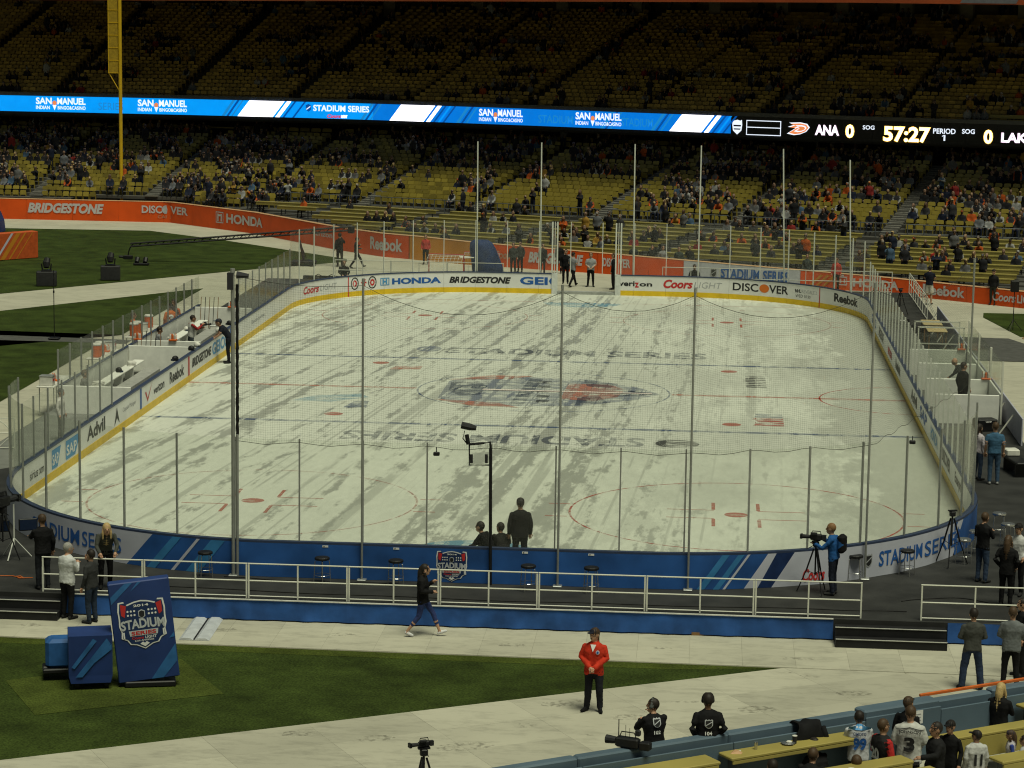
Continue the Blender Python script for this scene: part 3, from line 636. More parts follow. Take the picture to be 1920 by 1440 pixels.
# upper back wall, columns, roof with orange fascia
RO = 8.0          # roof overhang past the ribbon, pushed forward to shade the tiers below
tb = -1.0-.85*UP-1.6
sweep(led, v0, v1, [(tb-.2,12.0),(tb,12.0),(tb,15.5),(tb-.2,15.5)], 1).build('back_wall', M('back_wall_tan', (.16,.12,.07), rough=.9, var=.25, scale=.3), stand)
sweep(led, v0, v1, [(tb,12.7),(-1.0-.85*UP-.4+.8,12.7),(-1.0-.85*UP-.4+.8,12.75),(tb,12.75)], 1).build('upper_walkway', m_conc, stand)
s = v0+2
while s < v1:
    x0, y0 = led.at(s, tb+1.9); n_ = led.nrm(s); MB().box((x0, y0, 14.0), (.9, .6, 2.8), math.atan2(n_[1], n_[0])+math.pi/2).build('column', M('column_tan', (.20,.17,.12), rough=.9), stand)
    s += 5.2
mb = MB(); ns = 60; prof = []
for i in range(ns+1):
    s = v0+(v1-v0)*i/ns; t = i/ns; zb = 13.52+.62*min(1, max(0, (t-.1)/.7)); prof.append((s, zb))
fm = M('fascia_orange', (.30,.055,.012), rough=.6, var=.15, scale=.5)
vs = []
for s, zb in prof: vs += [led.at(s, RO)+(zb,), led.at(s, RO)+(zb+1.3,), led.at(s, RO-.3)+(zb+1.3,), led.at(s, RO-.3)+(zb,)]
mb.add(vs, [(4*i+j, 4*i+(j+1) % 4, 4*i+4+(j+1) % 4, 4*i+4+j) for i in range(ns) for j in range(4)]); mb.build('roof_fascia', fm, stand)
mb = MB(); vs = []
for s, zb in prof: vs += [led.at(s, RO-.2)+(zb+.35,), led.at(s, tb-.3)+(15.6,)]
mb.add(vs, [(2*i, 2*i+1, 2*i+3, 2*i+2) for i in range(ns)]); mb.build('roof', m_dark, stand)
for u0, u1 in ((232,283),(1800,1905)):
    D = Decal(lambda x, y, l: led.at(x, RO+.008*(l+1))+(y,)); a, b = led.su(u0, 14, off=RO), led.su(u1, 14, off=RO); D.poly([(a,14.2),(b,14.2),(b+.6,15.4),(a+.6,15.4)], M('fascia_pale', (.12,.12,.14)), 1, sub=6); D.build('fascia_panel', stand)
mb = MB()
for k in range(LOW_ROWS):                                             # pale-edged steps in the aisles
    a0 = int(v0/AIS)
    for a in range(a0, int(v1/AIS)+2):
        for half in (0, .5):
            tau = .85*(k+half); q = a*AIS; x0, y0 = led.at(q, tau-3+.3)
            if not vis(x0, y0, zlow(tau), 150) or behind_wall(x0, y0) < .4: continue
            n_ = led.nrm(q); an = math.atan2(n_[1], n_[0])+math.pi/2; zt_ = zlow(tau)+(.0 if half else .02)
            mb.box((x0, y0, zt_+.03), (.86, .36, .10), an)
tag(mb.build('aisle_steps', M('aisle_step', (.15,.145,.13), rough=.9, var=.2), stand), kind='stuff')
# railing of the walkway between seats and tables, rails at the back
def railing(name, off, z0, h, s0, s1, parent, m, posts=1.6, clipw=True, rails=(1, .5)):
    mb = MB(); s = s0; run = []; o = None
    while s < s1:
        x0, y0 = led.at(s, off); ok = x0 > -21 and (not clipw or behind_wall(x0, y0) > .3) and not (aisle(s, 0))
        x1, y1 = led.at(s+posts/2, off)
        if ok:
            mb.box((x0, y0, z0+h/2), (.05, .05, h))
            for r in rails: mb.tube([(x0, y0, z0+h*r), (x1, y1, z0+h*r)], .025, 5)
        elif mb.v: mb.build(name, m, parent); mb = MB()
        s += posts/2
    if mb.v: mb.build(name, m, parent)
m_rail = M('rail_grey', (.10,.11,.12), rough=.5, metal=.3)
railing('walkway_rail', .85*LOW_ROWS-3+.35, zlow(15.5)-.02, 1.0, v0, v1, stand, m_rail)
for u0, u1 in ((-10,194),(197,229),(268,310),(310,530)):
    a, b = led.su(u0, 5, off=-3.5), led.su(u1, 5, off=-3.5); zz = 4.93 if (u1-u0) > 60 else 4.82
    sweep(led, a, b, [(-3.6,zz),(-3.45,zz),(-3.45,zz+.09),(-3.6,zz+.09)], 1).build('rear_beam', M('beam_yellow', (.35,.28,.10), rough=.6), stand)
# ------------------------------------------------------------------ seats
def seat_mesh(name, m, w=.415, open_=False):
    mb = MB()
    def slab(c, d, tilt):
        q = Matrix.Rotation(tilt, 3, 'X'); x, y, z = d[0]/2, d[1]/2, d[2]/2; b = .05
        pr = [(-x,-z),(x,-z),(x,z-b),(x-b,z),(-x+b,z),(-x,z-b)]
        fr = [Vector(c)+q@Vector((p[0], y, p[1])) for p in pr]; bk = [Vector(c)+q@Vector((p[0], -y, p[1])) for p in pr]
        mb.loft([fr, bk])
    slab((0,-.20,.72), (w,.045,.23), R(14)); slab((0,-.08,.40), (w*.92,.05,.30), R(8))
    mb.box((-w/2+.02,-.1,.2),(.03,.12,.4)); mb.box((w/2-.02,-.1,.2),(.03,.12,.4))
    return mb.mesh(name, m)
sm_low = seat_mesh('stadium_seat', m_seat); sm_up = seat_mesh('stadium_seat', m_seat2); sm_box = seat_mesh('stadium_seat', m_seat, .72)
for k in range(LOW_ROWS):
    tau = .85*k; off = tau-3-.1; z = zlow(tau); s = v0; st = .51 if k else .78
    while s < v1:
        x0, y0 = led.at(s, off)
        if not aisle(s, 0) and vis(x0, y0, z+.6, 130) and behind_wall(x0, y0) > .55:
            n_ = led.nrm(s); SEATS.append((x0, y0, z, math.atan2(n_[1], n_[0])-math.pi/2, 0, k, s))
        s += st
for k in (LOW_ROWS, LOW_ROWS+1, LOW_ROWS+2):          # on the left the seats go right down to the wall
    off = .85*k-3-.1; z = zlow(15.5); s = v0
    while s < v1:
        x0, y0 = led.at(s, off)
        if x0 < -21.5 and not aisle(s, 0) and vis(x0, y0, z+.6, 130) and behind_wall(x0, y0) > .5:
            n_ = led.nrm(s); SEATS.append((x0, y0, z, math.atan2(n_[1], n_[0])-math.pi/2, 0, k, s))
        s += .51
for j in range(UP):
    off = -1.0-.85*j-.1; z = zup(j); s = v0
    while s < v1:
        x0, y0 = led.at(s, off)
        if not aisle(s, 1) and vis(x0, y0, z+.6, 130):
            n_ = led.nrm(s); SEATS.append((x0, y0, z, math.atan2(n_[1], n_[0])-math.pi/2, 1, j, s))
        s += .51
def smooth_rand(seed):
    r = np.random.default_rng(seed); g = r.random((60, 60))
    def fn(a, b):
        i, j = int(a) % 59, int(b) % 59; p, q = a-int(a), b-int(b); p = p*p*(3-2*p); q = q*q*(3-2*q)
        return (g[i,j]*(1-p)+g[i+1,j]*p)*(1-q)+(g[i,j+1]*(1-p)+g[i+1,j+1]*p)*q
    return fn
fr1 = smooth_rand(3); fr2 = smooth_rand(8); OCC = []
def occupied(se):
    x0, y0, z, a, tier, row, s = se; u, v = px((x0, y0, z+.8)); f = .45*fr1(s*.42+7, row*.75+3)+.55*fr2(s*1.25+2, row*1.3+9)
    if tier: p = .70 - (.05 if u > 500 else 0) - (.05 if u > 1250 else 0)
    else:
        p = .525 - (.05 if u > 1250 else 0) + (.16 if 590 < u < 880 and v > 330 else 0) + (.10 if 1040 < u < 1180 and 300 < v < 400 else 0) + (.16 if 1600 < u < 1760 and v > 375 else 0) - (.06 if v < 300 else 0)
    return f > p and random.random() < .9
occ = [occupied(se) for se in SEATS]
# largest empty seats are objects of their own, the others one mass per tier
empt = [i for i in range(len(SEATS)) if not occ[i] and vis(SEATS[i][0], SEATS[i][1], SEATS[i][2]+.6, 0)]
empt.sort(key=lambda i: (Vector(SEATS[i][:3])-CAM).length); near_seats = set(empt[:300])
def seat_stuff(tier):
    me = sm_up if tier else sm_low; nv = len(me.vertices); V = np.array([v.co[:] for v in me.vertices]); F = [tuple(p.vertices) for p in me.polygons]
    vs = []; fs = []; k = 0
    for i, se in enumerate(SEATS):
        if se[4] != tier or i in near_seats: continue
        VV = V if not (tier == 0 and se[5] == 0) else V*np.array([1.66,1,1.1])
        c, s_ = math.cos(se[3]), math.sin(se[3]); vs.append(np.c_[VV[:,0]*c-VV[:,1]*s_+se[0], VV[:,0]*s_+VV[:,1]*c+se[1], VV[:,2]+se[2]])
        fs += [tuple(q+k for q in f) for f in F]; k += nv
    mesh = bpy.data.meshes.new('seat_rows'); mesh.from_pydata(np.concatenate(vs).tolist(), [], fs); mesh.materials.append(m_seat2 if tier else m_seat); mesh.update()
    o = bpy.data.objects.new('seat_rows', mesh); COL.objects.link(o)
    tag(o, 'rows of dim orange-yellow seats in the dark upper tier' if tier else 'rows of yellow seats filling the lower tier further back', 'seats', kind='stuff')
seat_stuff(0); seat_stuff(1)
rowidx = {}; rowcount = {}
for i in sorted([i for i in range(len(SEATS)) if vis(SEATS[i][0], SEATS[i][1], SEATS[i][2]+.6, 0)], key=lambda i: -SEATS[i][6]):
    se = SEATS[i]; k = (se[4], se[5]); rowidx[i] = rowcount.get(k, 0); rowcount[k] = rowidx[i]+1
for i in sorted(near_seats, key=lambda i: (SEATS[i][5], SEATS[i][6])):
    se = SEATS[i]; o = bpy.data.objects.new('stadium_seat', sm_box if se[5] == 0 else sm_low); COL.objects.link(o); o.location = se[:3]; o.rotation_euler = (0,0,se[3])
    tag(o, 'empty yellow seat, %s from the right in the %s seat row above the tables' % (ordw(rowidx[i]), ordw(LOW_ROWS+2-se[5])), 'seat', 'yellow seats of the lower tier')
# ------------------------------------------------------------------ long tables in front
TABLES = []
for r_, t in enumerate(TT):
    k0 = int(v0/AIS); col_ = 0
    for k in range(k0, int(v1/AIS)+1):
        a, b = k*AIS+aw+.1, (k+1)*AIS-aw-.1; off = t-3
        while a < b and behind_wall(*led.at(a, off+.5)) < .9: a += .25
        while b > a and behind_wall(*led.at(b, off+.5)) < .9: b -= .25
        if b-a < 1.2: continue
        if not any(vis(*led.at(q, off), zlow(t)+.7, 0) for q in (a, (a+b)/2, b)): continue
        TABLES.append((r_, k, a, b, off, zlow(t)))
rows_ = {}
for tb_ in TABLES: rows_.setdefault(tb_[0], []).append(tb_)
for r_, lst in rows_.items():
    for i, (_, k, a, b, off, z) in enumerate(sorted(lst, key=lambda q: q[2])):
        xm, ym = led.at((a+b)/2, off)
        o = thing('long_table', '%s long yellow table from the left in the %s table row above the walls' % (ordw(i), ordw(len(TT)-1-r_)), 'table', (xm, ym, z), 0, 'long yellow tables in front of the seats')
        def loc(mb): 
            mb.v = [(p[0]-xm, p[1]-ym, p[2]-z) for p in mb.v]; return mb
        loc(sweep(led, a, b, [(off+.05,z+.68),(off+.50,z+.68),(off+.50,z+.73),(off+.05,z+.73)], 1)).build('table_top', m_table, o)
        loc(sweep(led, a, b, [(off+.46,z+.52),(off+.49,z+.52),(off+.49,z+.68),(off+.46,z+.68)], 1)).build('front_panel', m_table, o)
        q = a+.3
        while q < b: 
            p = led.at(q, off+.3); loc(MB().box(p+(z+.34,), (.06,.06,.68))).build('leg', m_rail, o); q += 2.2
# ================================================================== LED RIBBON
def emitter(name, col, e): return M(name, col, rough=.4, var=.05, scale=2, emit=e)
e_blue = emitter('led_blue', (.0,.16,.62), 1.1); e_cyan = emitter('led_cyan', (.0,.27,.80), 1.15); e_deep = emitter('led_deep', (.0,.08,.36), .9); e_white = emitter('led_white', (.95,.93,.98), 2.2); e_txt = emitter('led_text', (.8,.88,1.0), 1.1)
e_gold = emitter('led_gold', (1.0,.62,.12), 2.0); e_pale = emitter('led_pale', (1,.9,.62), 2.6); e_red = emitter('led_red', (.8,.05,.08), .9); e_pink = emitter('led_rim', (.75,.55,.7), 1.0); e_orange = emitter('led_orange', (.8,.25,.08), 1.0); e_faint = emitter('led_faint', (.01,.22,.55), 1.0)
rib = thing('ribbon_display', 'long bright blue video ribbon with white letters and a black score section', 'led display')
Z0, Z1 = 5.97, 7.05
sL, sB = led.su(-320, 6.5), led.su(1371, 6.5); sR = led.su(2240, 6.5)
q = sL
while q < sR:
    e = min(q+1.9, sR); sweep(led, q+.004, e-.004, [(-.25,5.93),(.02,5.93),(.02,7.07),(-.25,7.07)], 1).build('display_module', M('led_black', (.006,.006,.008), rough=.35), rib); q = e
def LD(): return Decal(lambda x, y, l: led.at(x, .055+.006*l)+(y,))
su = lambda u: led.su(u, 6.5)
D = LD(); c1, c2 = su(235), su(700)
for a, b, m in ((sL, c1, e_cyan), (c1, c2, e_cyan), (c2, sB, e_blue)):
    D.strip(list(np.linspace(a, b, 40)), lambda x: Z0, lambda x: Z1, m, 0)
D.build('blue_picture', rib)
for u in (440, 700, 880, 1150, 1245): 
    D = LD()
    for k in range(3):
        a = su(u-6-9*k); D.poly([(a,Z0),(a+.12+.05*k,Z0),(a+.9+.05*k,Z1),(a+.78,Z1)], e_deep if k % 2 else e_faint, 1)
    D.build('diagonal_stripes', rib)
for u0, u1, th in ((446,512,9),(731,795,9),(1256,1316,6)):
    a, b = su(u0), su(u1); sk = .85
    D = LD(); D.poly([(a,Z0),(b,Z0),(b+sk,Z1),(a+sk,Z1)], e_white, 2, sub=4)
    D.poly([(b+.18,Z0),(b+.18+.3,Z0),(b+.48+sk,Z1),(b+.18+sk,Z1)], e_white, 2)
    for k in range(3): D.poly([(b+.7+.35*k,Z0),(b+.85+.35*k,Z0),(b+.85+sk+.35*k,Z1),(b+.7+sk+.35*k,Z1)], e_deep if k != 1 else e_cyan, 2)
    D.build('diagonal_stripes', rib)
for i, (u0, u1) in enumerate(((68,161),(259,351),(899,981),(1080,1166))):
    D = LD(); a, b = su(u0), su(u1); w = b-a; m = a+w*.37
    D.text('SAN', a, Z0+.52, a+w*.32, Z0+.98, e_txt, 3, .03); D.text('MANUEL', a+w*.43, Z0+.52, b, Z0+.98, e_txt, 3, .03)
    D.text('INDIAN', a, Z0+.18, a+w*.28, Z0+.42, e_txt, 3, .02); D.text('BINGO&CASINO', a+w*.44, Z0+.18, b, Z0+.42, e_txt, 3, .02)
    D.disc(m+.02, Z0+.62, w*.045, .16, e_orange, 3, 10); D.poly([(m-.13,Z0+.48),(m+.17,Z0+.48),(m+.02,Z0+.12)], e_txt, 3)
    D.build('lettering', rib)
D = LD(); D.text('STADIUM SERIES', su(588), Z0+.48, su(693), Z0+.9, e_txt, 3, .03); D.text('Coors', su(614), Z0+.04, su(640), Z0+.3, e_red, 3, .04, .3); D.text('LIGHT', su(641), Z0+.06, su(652), Z0+.26, e_white, 3, .04)
nh = su(579); D.poly([(nh-.2,Z0+.85),(nh,Z0+.95),(nh+.2,Z0+.85),(nh+.18,Z0+.55),(nh,Z0+.42),(nh-.18,Z0+.55)], e_deep, 3); D.poly([(nh-.14,Z0+.62),(nh+.14,Z0+.82),(nh+.14,Z0+.74),(nh-.14,Z0+.54)], e_txt, 4); D.build('lettering', rib)
for u0, u1 in ((185,232),(1010,1075),(1165,1225)):
    D = LD(); D.text('STADIUM' if u0 > 1000 else 'SERIES', su(u0), Z0+.2, su(u1), Z0+.72, e_faint, 1, .01); D.build('ghost_lettering', rib)
D = LD(); zt = lambda v, u: aty(u, v, led.at(su(u))[1]).z
def lt(body, u0, u1, va, vb, m, bold=.03, lay=1):
    uc = (u0+u1)/2; D.text(body, su(u0), zt(vb, uc), su(u1), zt(va, uc), m, lay, bold)
for body, u0, u1, va, vb, mi, me_ in (('ANA',1530,1573,235,253,e_pink,e_white),('0',1587,1601,234,258,e_gold,e_pale),('57:27',1658,1744,238,266,e_gold,e_pale),('0',1846,1861,244,269,e_gold,e_pale),('LAK',1879,1926,250,267,e_pink,e_white)):
    D = LD(); lt(body, u0-1.5, u1+1.5, va-1, vb+1, mi, .045, 0); lt(body, u0, u1, va, vb, me_, .02, 2); D.build('score_lettering', rib)
for a_ in (('SOG',1618,1640,235,243,e_txt,.02),('PERIOD',1750,1792,241,251,e_txt,.02),('SOG',1804,1828,242,251,e_txt,.02)):
    D = LD(); lt(*a_); D.build('score_lettering', rib)
D = LD(); a, b = su(1770), su(1773.2); za, zb = zt(253,1771), zt(264,1771); D.poly([(a,zb),(b,zb),(b,za),(a,za),(a-.10,za-.07),(a-.10,za-.11),(a,za-.06)], e_txt, 1); D.build('score_lettering', rib)
D = LD()
a, b = su(1400), su(1465); za, zb = zt(226,1432), zt(254,1432); t_ = .05
for p in ([(a,zb),(b,zb),(b,zb+t_),(a,zb+t_)], [(a,za),(b,za),(b,za-t_),(a,za-t_)], [(a,zb),(a+t_,zb),(a+t_,za),(a,za)], [(b-t_,zb),(b,zb),(b,za),(b-t_,za)], [(a,(za+zb)/2),(b,(za+zb)/2),(b,(za+zb)/2+t_),(a,(za+zb)/2+t_)]): D.poly(p, e_txt, 1)
D.build('penalty_box_frame', rib); D = LD(); c = su(1383); zm = zt(237,1383)
D.poly([(c-.30,zm+.42),(c-.2,zm+.36),(c,zm+.42),(c+.2,zm+.36),(c+.30,zm+.42),(c+.33,zm+.1),(c+.28,zm-.25),(c,zm-.5),(c-.28,zm-.25),(c-.33,zm+.1)], e_txt, 1)
D.poly([(c-.26,zm+.1),(c+.26,zm+.1),(c+.24,zm+.0),(c-.24,zm+.0)], emitter('led_off', (.02,.02,.05), .1), 2); D.poly([(c-.24,zm-.12),(c+.24,zm-.12),(c+.2,zm-.2),(c-.2,zm-.2)], emitter('led_off', (.02,.02,.05), .1), 2)
D.build('crest', rib); D = LD(); c = su(1498); zm = zt(242,1498)                                            # the foot-shaped D emblem
foot = [(-.75,-.30),(-.2,.05),(-.7,.12),(-.3,.25),(-.62,.38),(.1,.42),(.55,.34),(.72,.12),(.5,-.15),(.1,-.32),(-.3,-.38)]
D.poly([(c+x_, zm+y_) for x_, y_ in foot], e_txt, 1); D.poly([(c+x_*.86+.02, zm+y_*.84) for x_, y_ in foot], e_orange, 2); D.poly([(c+x_*.55+.12, zm+y_*.55+.02) for x_, y_ in foot], e_txt, 3); D.poly([(c+x_*.38+.16, zm+y_*.36+.02) for x_, y_ in foot], e_orange, 4)
D.build('team_emblem', rib)
# ================================================================== ORANGE FIELD WALL
m_or = M('wall_orange', (.66,.080,.006), rough=.55, var=.12, scale=.8); m_gold = M('wall_gold', (.55,.22,.02), rough=.55, var=.2, scale=.5); m_wban = M('wall_banner_pale', (.50,.51,.58), rough=.6, var=.08)
fw = thing('field_wall', 'low orange padded field wall with white sponsor lettering below the seats', 'wall')
def wtop(s):
    x = wall.at(s)[0]; return G + (1.30 if x < -10 else 1.30-.5*min(1, (x+10)/24))
sg, s2 = wall.su(770, .4), wall.su(892, .4); b0, b1 = wall.su(1283, .2), wall.su(1502, .2)
q = 6.0; edges = []
while q < wall.L-2: edges.append(q); q += 3.0
edges = sorted(edges+[sg, s2, b0, b1])
for a, b in zip(edges, edges[1:]):
    if b-a < .1: continue
    mid = (a+b)/2; m = m_gold if sg < mid < s2 else m_wban if b0 < mid < b1 else m_or
    if not (vis(*wall.at(a), 0, 300) or vis(*wall.at(b), 0, 300)): continue
    n = max(2, int((b-a)/.5)); mb = MB(); vs = []
    for i in range(n+1):
        s = a+.006+(b-a-.012)*i/n
        vs += [wall.at(s, .10)+(G-.03,), wall.at(s, .10)+(wtop(s)-.05,), wall.at(s, .06)+(wtop(s),), wall.at(s, -.12)+(wtop(s),), wall.at(s, -.12)+(G-.03,)]
    mb.add(vs, [(5*i+j, 5*i+j+1, 5*i+5+j+1, 5*i+5+j) for i in range(n) for j in range(4)]); mb.build('wall_pad', m, fw)
sweep(wall, 6, wall.L-2, [(-.115,G),(-.02,G),(-.02,G+.30),(-.115,G+.30)], 1).build('wall_core', m_conc, fw)
mb = MB(); vs = []
qs = np.linspace(6, wall.L-2, 160)
for s in qs: vs += [wall.at(s, .11)+(wtop(s)-.02,), wall.at(s, .07)+(wtop(s)+.012,), wall.at(s, -.1)+(wtop(s)+.012,)]
mb.add(vs, [(3*i+j, 3*i+j+1, 3*i+3+j+1, 3*i+3+j) for i in range(159) for j in range(2)]); mb.build('wall_cap', M('wall_cap_pale', (.5,.30,.16), rough=.6), fw)
m_wt = M('wall_lettering', (.52,.50,.52), rough=.5, var=.05)
def wd(): return Decal(lambda x, y, l: wall.at(x, .125+.006*l)+(y,))
def wtext(body, u0, u1, h0=.33, h1=.78, m=None, bold=.03, shear=0, y=None):
    D = wd(); a, b = wall.su(u0, .2, off=.1), wall.su(u1, .2, off=.1); 
    for t_, xx0, xx1 in ((body, a, b),):
        mid = (a+b)/2; zt_ = wtop(mid)-G
        D.text(t_, a, G+zt_*h0, b, G+zt_*h1, m or m_wt, 1, bold, shear)
    D.build('lettering', fw)
def honda_h(D, x, z0, z1, w, m):
    D.poly([(x,z1),(x+w,z1),(x+w*.94,z0),(x+w*.06,z0)], m, 1); 
def hicon(u0, u1):
    D = wd(); a, b = wall.su(u0, .2), wall.su(u1, .2); w = b-a; z = wtop(a)-G; z0, z1 = G+z*.28, G+z*.82
    for p in ([(0,z0),(.07,z0),(.07,z1),(0,z1)],[(.93,z0),(1,z0),(1,z1),(.93,z1)],[(.07,z0),(.93,z0),(.93,z0+.06),(.07,z0+.06)],[(.07,z1-.06),(.93,z1-.06),(.93,z1),(.07,z1)],[(.2,z0+.1),(.36,z0+.1),(.36,z1-.12),(.2,z1-.12)],[(.64,z0+.1),(.8,z0+.1),(.8,z1-.12),(.64,z1-.12)],[(.36,z0+.42),(.64,z0+.42),(.64,z0+.54),(.36,z0+.54)]):
        D.poly([(a+w*x_, y_) for x_, y_ in p], m_wt, 1)
    D.build('emblem', fw)
wtext('BRIDGESTONE', 52, 195, .32, .82, shear=.25, bold=.05); wtext('DISC', 266, 304, .42, .80); wtext('VER', 320, 353, .42, .80)
D = wd(); a, b = wall.su(305, .2), wall.su(320, .2); z = wtop(a)-G; D.disc((a+b)/2, G+z*.61, (b-a)/2, z*.21, M('wall_disc', (.40,.42,.46)), 1); D.build('emblem', fw)
wtext('CARD', 296, 322, .18, .33, M('wall_lettering_dim', (.42,.22,.14)), .01); hicon(408, 422); wtext('HONDA', 425, 493, .32, .78, bold=.04)
wtext('verizon', 586, 624, .45, .68, bold=.02); wtext('Reebok', 695, 755, .25, .8, bold=.03); wtext('Coors', 927, 962, .35, .72, shear=.2, m=M('wall_lettering_dim', (.42,.22,.14)))
wtext('BRIDGESTONE', 991, 1094, .28, .8, shear=.25, bold=.05); wtext('DISC', 1131, 1152, .35, .78); wtext('VER', 1160, 1182, .35, .78)
wtext('STADIUM SERIES', 1352, 1480, .2, .78, ink('blue'), .03); D = wd(); a = wall.su(1340, .2); nhl_shield(D, a, G+.42, .34, .5, 'grey', 'black'); D.build('emblem', fw)
wtext('HONDA', 1600, 1686, .25, .8, bold=.04); hicon(1573, 1590); wtext('Reebok', 1731, 1810, .2, .85, bold=.03); wtext('Coors', 1862, 1905, .25, .8, shear=.2); wtext('LIGHT', 1908, 1950, .25, .75)
D = wd(); a = wall.su(1515, .2); 
for k in range(3): D.poly([(a+.35*k,G),(a+.12+.35*k,G),(a+.9+.35*k,G+.7),(a+.7+.35*k,G+.7)], m_gold, 1)
D.build('diagonal_stripes', fw)
# foul pole
o = thing('foul_pole', 'tall yellow foul pole with a mesh screen rising behind the orange wall', 'foul pole', (-32.15, 70.1, G))
m_fp = M('foul_pole_yellow', (.58,.36,.012), rough=.45, var=.08)
MB().tube([(0,0,0),(0,0,22)], .115, 12).build('pole', m_fp, o)
MB().box((-.44,-.02,14.0), (.60,.04,9.2)).build('screen', M('foul_screen', (.34,.22,.015), rough=.7, var=.2, scale=8), o)
mb = MB(); 
for z in np.arange(9.4, 18.5, .8): mb.box((-.44,-.045,z), (.68,.03,.04))
mb.box((-.75,-.02,14),(.05,.06,9.2)); mb.tube([(-.75,0,9.4),(-.1,0,8.3)], .03, 6); mb.build('screen_frame', m_fp, o)
# ================================================================== PEOPLE
from mathutils import noise as mnoise
TMP = bpy.data.scenes.new('tmp')
def remesh(mb, voxel, smooth=3):
    me = bpy.data.meshes.new('p'); me.from_pydata(mb.v, [], mb.f); me.update()
    ob = bpy.data.objects.new('p', me); TMP.collection.objects.link(ob)
    md = ob.modifiers.new('r', 'REMESH'); md.mode = 'VOXEL'; md.voxel_size = voxel
    if smooth: s_ = ob.modifiers.new('s', 'SMOOTH'); s_.factor = .5; s_.iterations = smooth
    vl = TMP.view_layers[0]; vl.update(); ev = ob.evaluated_get(vl.depsgraph); em = ev.to_mesh()
    n = len(em.vertices); v = np.empty(n*3); em.vertices.foreach_get('co', v); v = v.reshape(-1, 3)
    f = [tuple(p.vertices) for p in em.polygons]; ev.to_mesh_clear(); bpy.data.objects.remove(ob); bpy.data.meshes.remove(me); return v, f
REG = ['top','bottom','skin','hair','shoe','cap','sleeve','trim','face']
POSE = {}
STAND = dict(pel=(0,0,.95), chest=(0,0,1.28), neck=(0,-.01,1.48), head=(0,.02,1.63),
  hipL=(-.09,0,.93), kneeL=(-.105,.02,.50), ankL=(-.11,-.02,.085), toeL=(-.135,.17,.035), hipR=(.09,0,.93), kneeR=(.105,.02,.50), ankR=(.11,-.02,.085), toeR=(.135,.17,.035),
  shL=(-.188,0,1.385), elL=(-.25,-.03,1.14), wrL=(-.25,.06,.90), shR=(.188,0,1.385), elR=(.25,-.03,1.14), wrR=(.25,.06,.90))
def pose(name, **k): d = dict(STAND); d.update(k); POSE[name] = d
pose('stand')
pose('clasp', elL=(-.27,.0,1.15), wrL=(-.05,.22,.98), elR=(.27,0,1.15), wrR=(.04,.23,.99), ankL=(-.14,-.02,.085), toeL=(-.2,.15,.035), kneeL=(-.125,.02,.5), ankR=(.14,-.02,.085), toeR=(.22,.14,.035))
pose('pockets', elL=(-.29,-.10,1.16), wrL=(-.19,.08,.96), elR=(.29,-.10,1.16), wrR=(.19,.08,.96))
pose('wide', ankL=(-.2,-.02,.085), toeL=(-.26,.14,.035), kneeL=(-.16,.02,.5), ankR=(.2,-.02,.085), toeR=(.26,.14,.035), kneeR=(.16,.02,.5), elL=(-.27,.0,1.15), wrL=(-.10,.22,1.05), elR=(.27,0,1.15), wrR=(.08,.23,1.06))
pose('cross', elL=(-.27,.08,1.18), wrL=(.08,.22,1.2), elR=(.27,.08,1.18), wrR=(-.08,.24,1.16))
pose('walk', kneeL=(-.09,.24,.54), ankL=(-.09,.40,.12), toeL=(-.1,.56,.13), kneeR=(.09,-.08,.50), ankR=(.09,-.36,.13), toeR=(.1,-.22,.035), elL=(-.24,.02,1.16), wrL=(-.14,.22,1.30), elR=(.25,.0,1.14), wrR=(.12,.24,1.12), head=(0,.06,1.62))
pose('phone', elL=(-.25,.06,1.15), wrL=(-.08,.26,1.25), elR=(.25,.06,1.15), wrR=(.08,.26,1.25), head=(0,.06,1.61))
pose('hand_up', elR=(.27,.12,1.22), wrR=(.12,.2,1.48))
pose('point', elL=(-.24,.10,1.22), wrL=(-.2,.36,1.20))
pose('lean', pel=(0,-.06,.93), chest=(0,.16,1.22), neck=(0,.28,1.37), head=(0,.36,1.50), shL=(-.185,.24,1.33), shR=(.185,.24,1.33), elL=(-.24,.34,1.08), wrL=(-.18,.50,.96), elR=(.24,.34,1.08), wrR=(.18,.50,.96))
pose('crouch', pel=(0,-.1,.42), chest=(0,.10,.72), neck=(0,.20,.90), head=(0,.27,1.03), hipL=(-.09,-.08,.42), kneeL=(-.16,.32,.52), ankL=(-.13,.05,.09), toeL=(-.15,.25,.035), hipR=(.09,-.08,.42), kneeR=(.16,.32,.5), ankR=(.13,.05,.09), toeR=(.15,.25,.035),
  shL=(-.185,.16,.86), elL=(-.26,.30,.62), wrL=(-.12,.46,.55), shR=(.185,.16,.86), elR=(.26,.30,.62), wrR=(.12,.46,.55))
pose('camera', chest=(0,.03,1.27), neck=(0,.05,1.46), head=(0,.10,1.60), elR=(.28,.22,1.22), wrR=(.14,.42,1.36), elL=(-.26,.22,1.16), wrL=(-.08,.46,1.22))
SIT = dict(pel=(0,0,.50), chest=(0,-.04,.83), neck=(0,-.03,1.02), head=(0,.0,1.17), hipL=(-.09,.02,.48), kneeL=(-.13,.44,.50), ankL=(-.13,.46,.08), toeL=(-.14,.64,.035), hipR=(.09,.02,.48), kneeR=(.13,.44,.50), ankR=(.13,.46,.08), toeR=(.14,.64,.035),
  shL=(-.185,-.03,.96), elL=(-.26,.02,.70), wrL=(-.13,.28,.60), shR=(.185,-.03,.96), elR=(.26,.02,.70), wrR=(.13,.28,.60))
POSE['sit'] = SIT
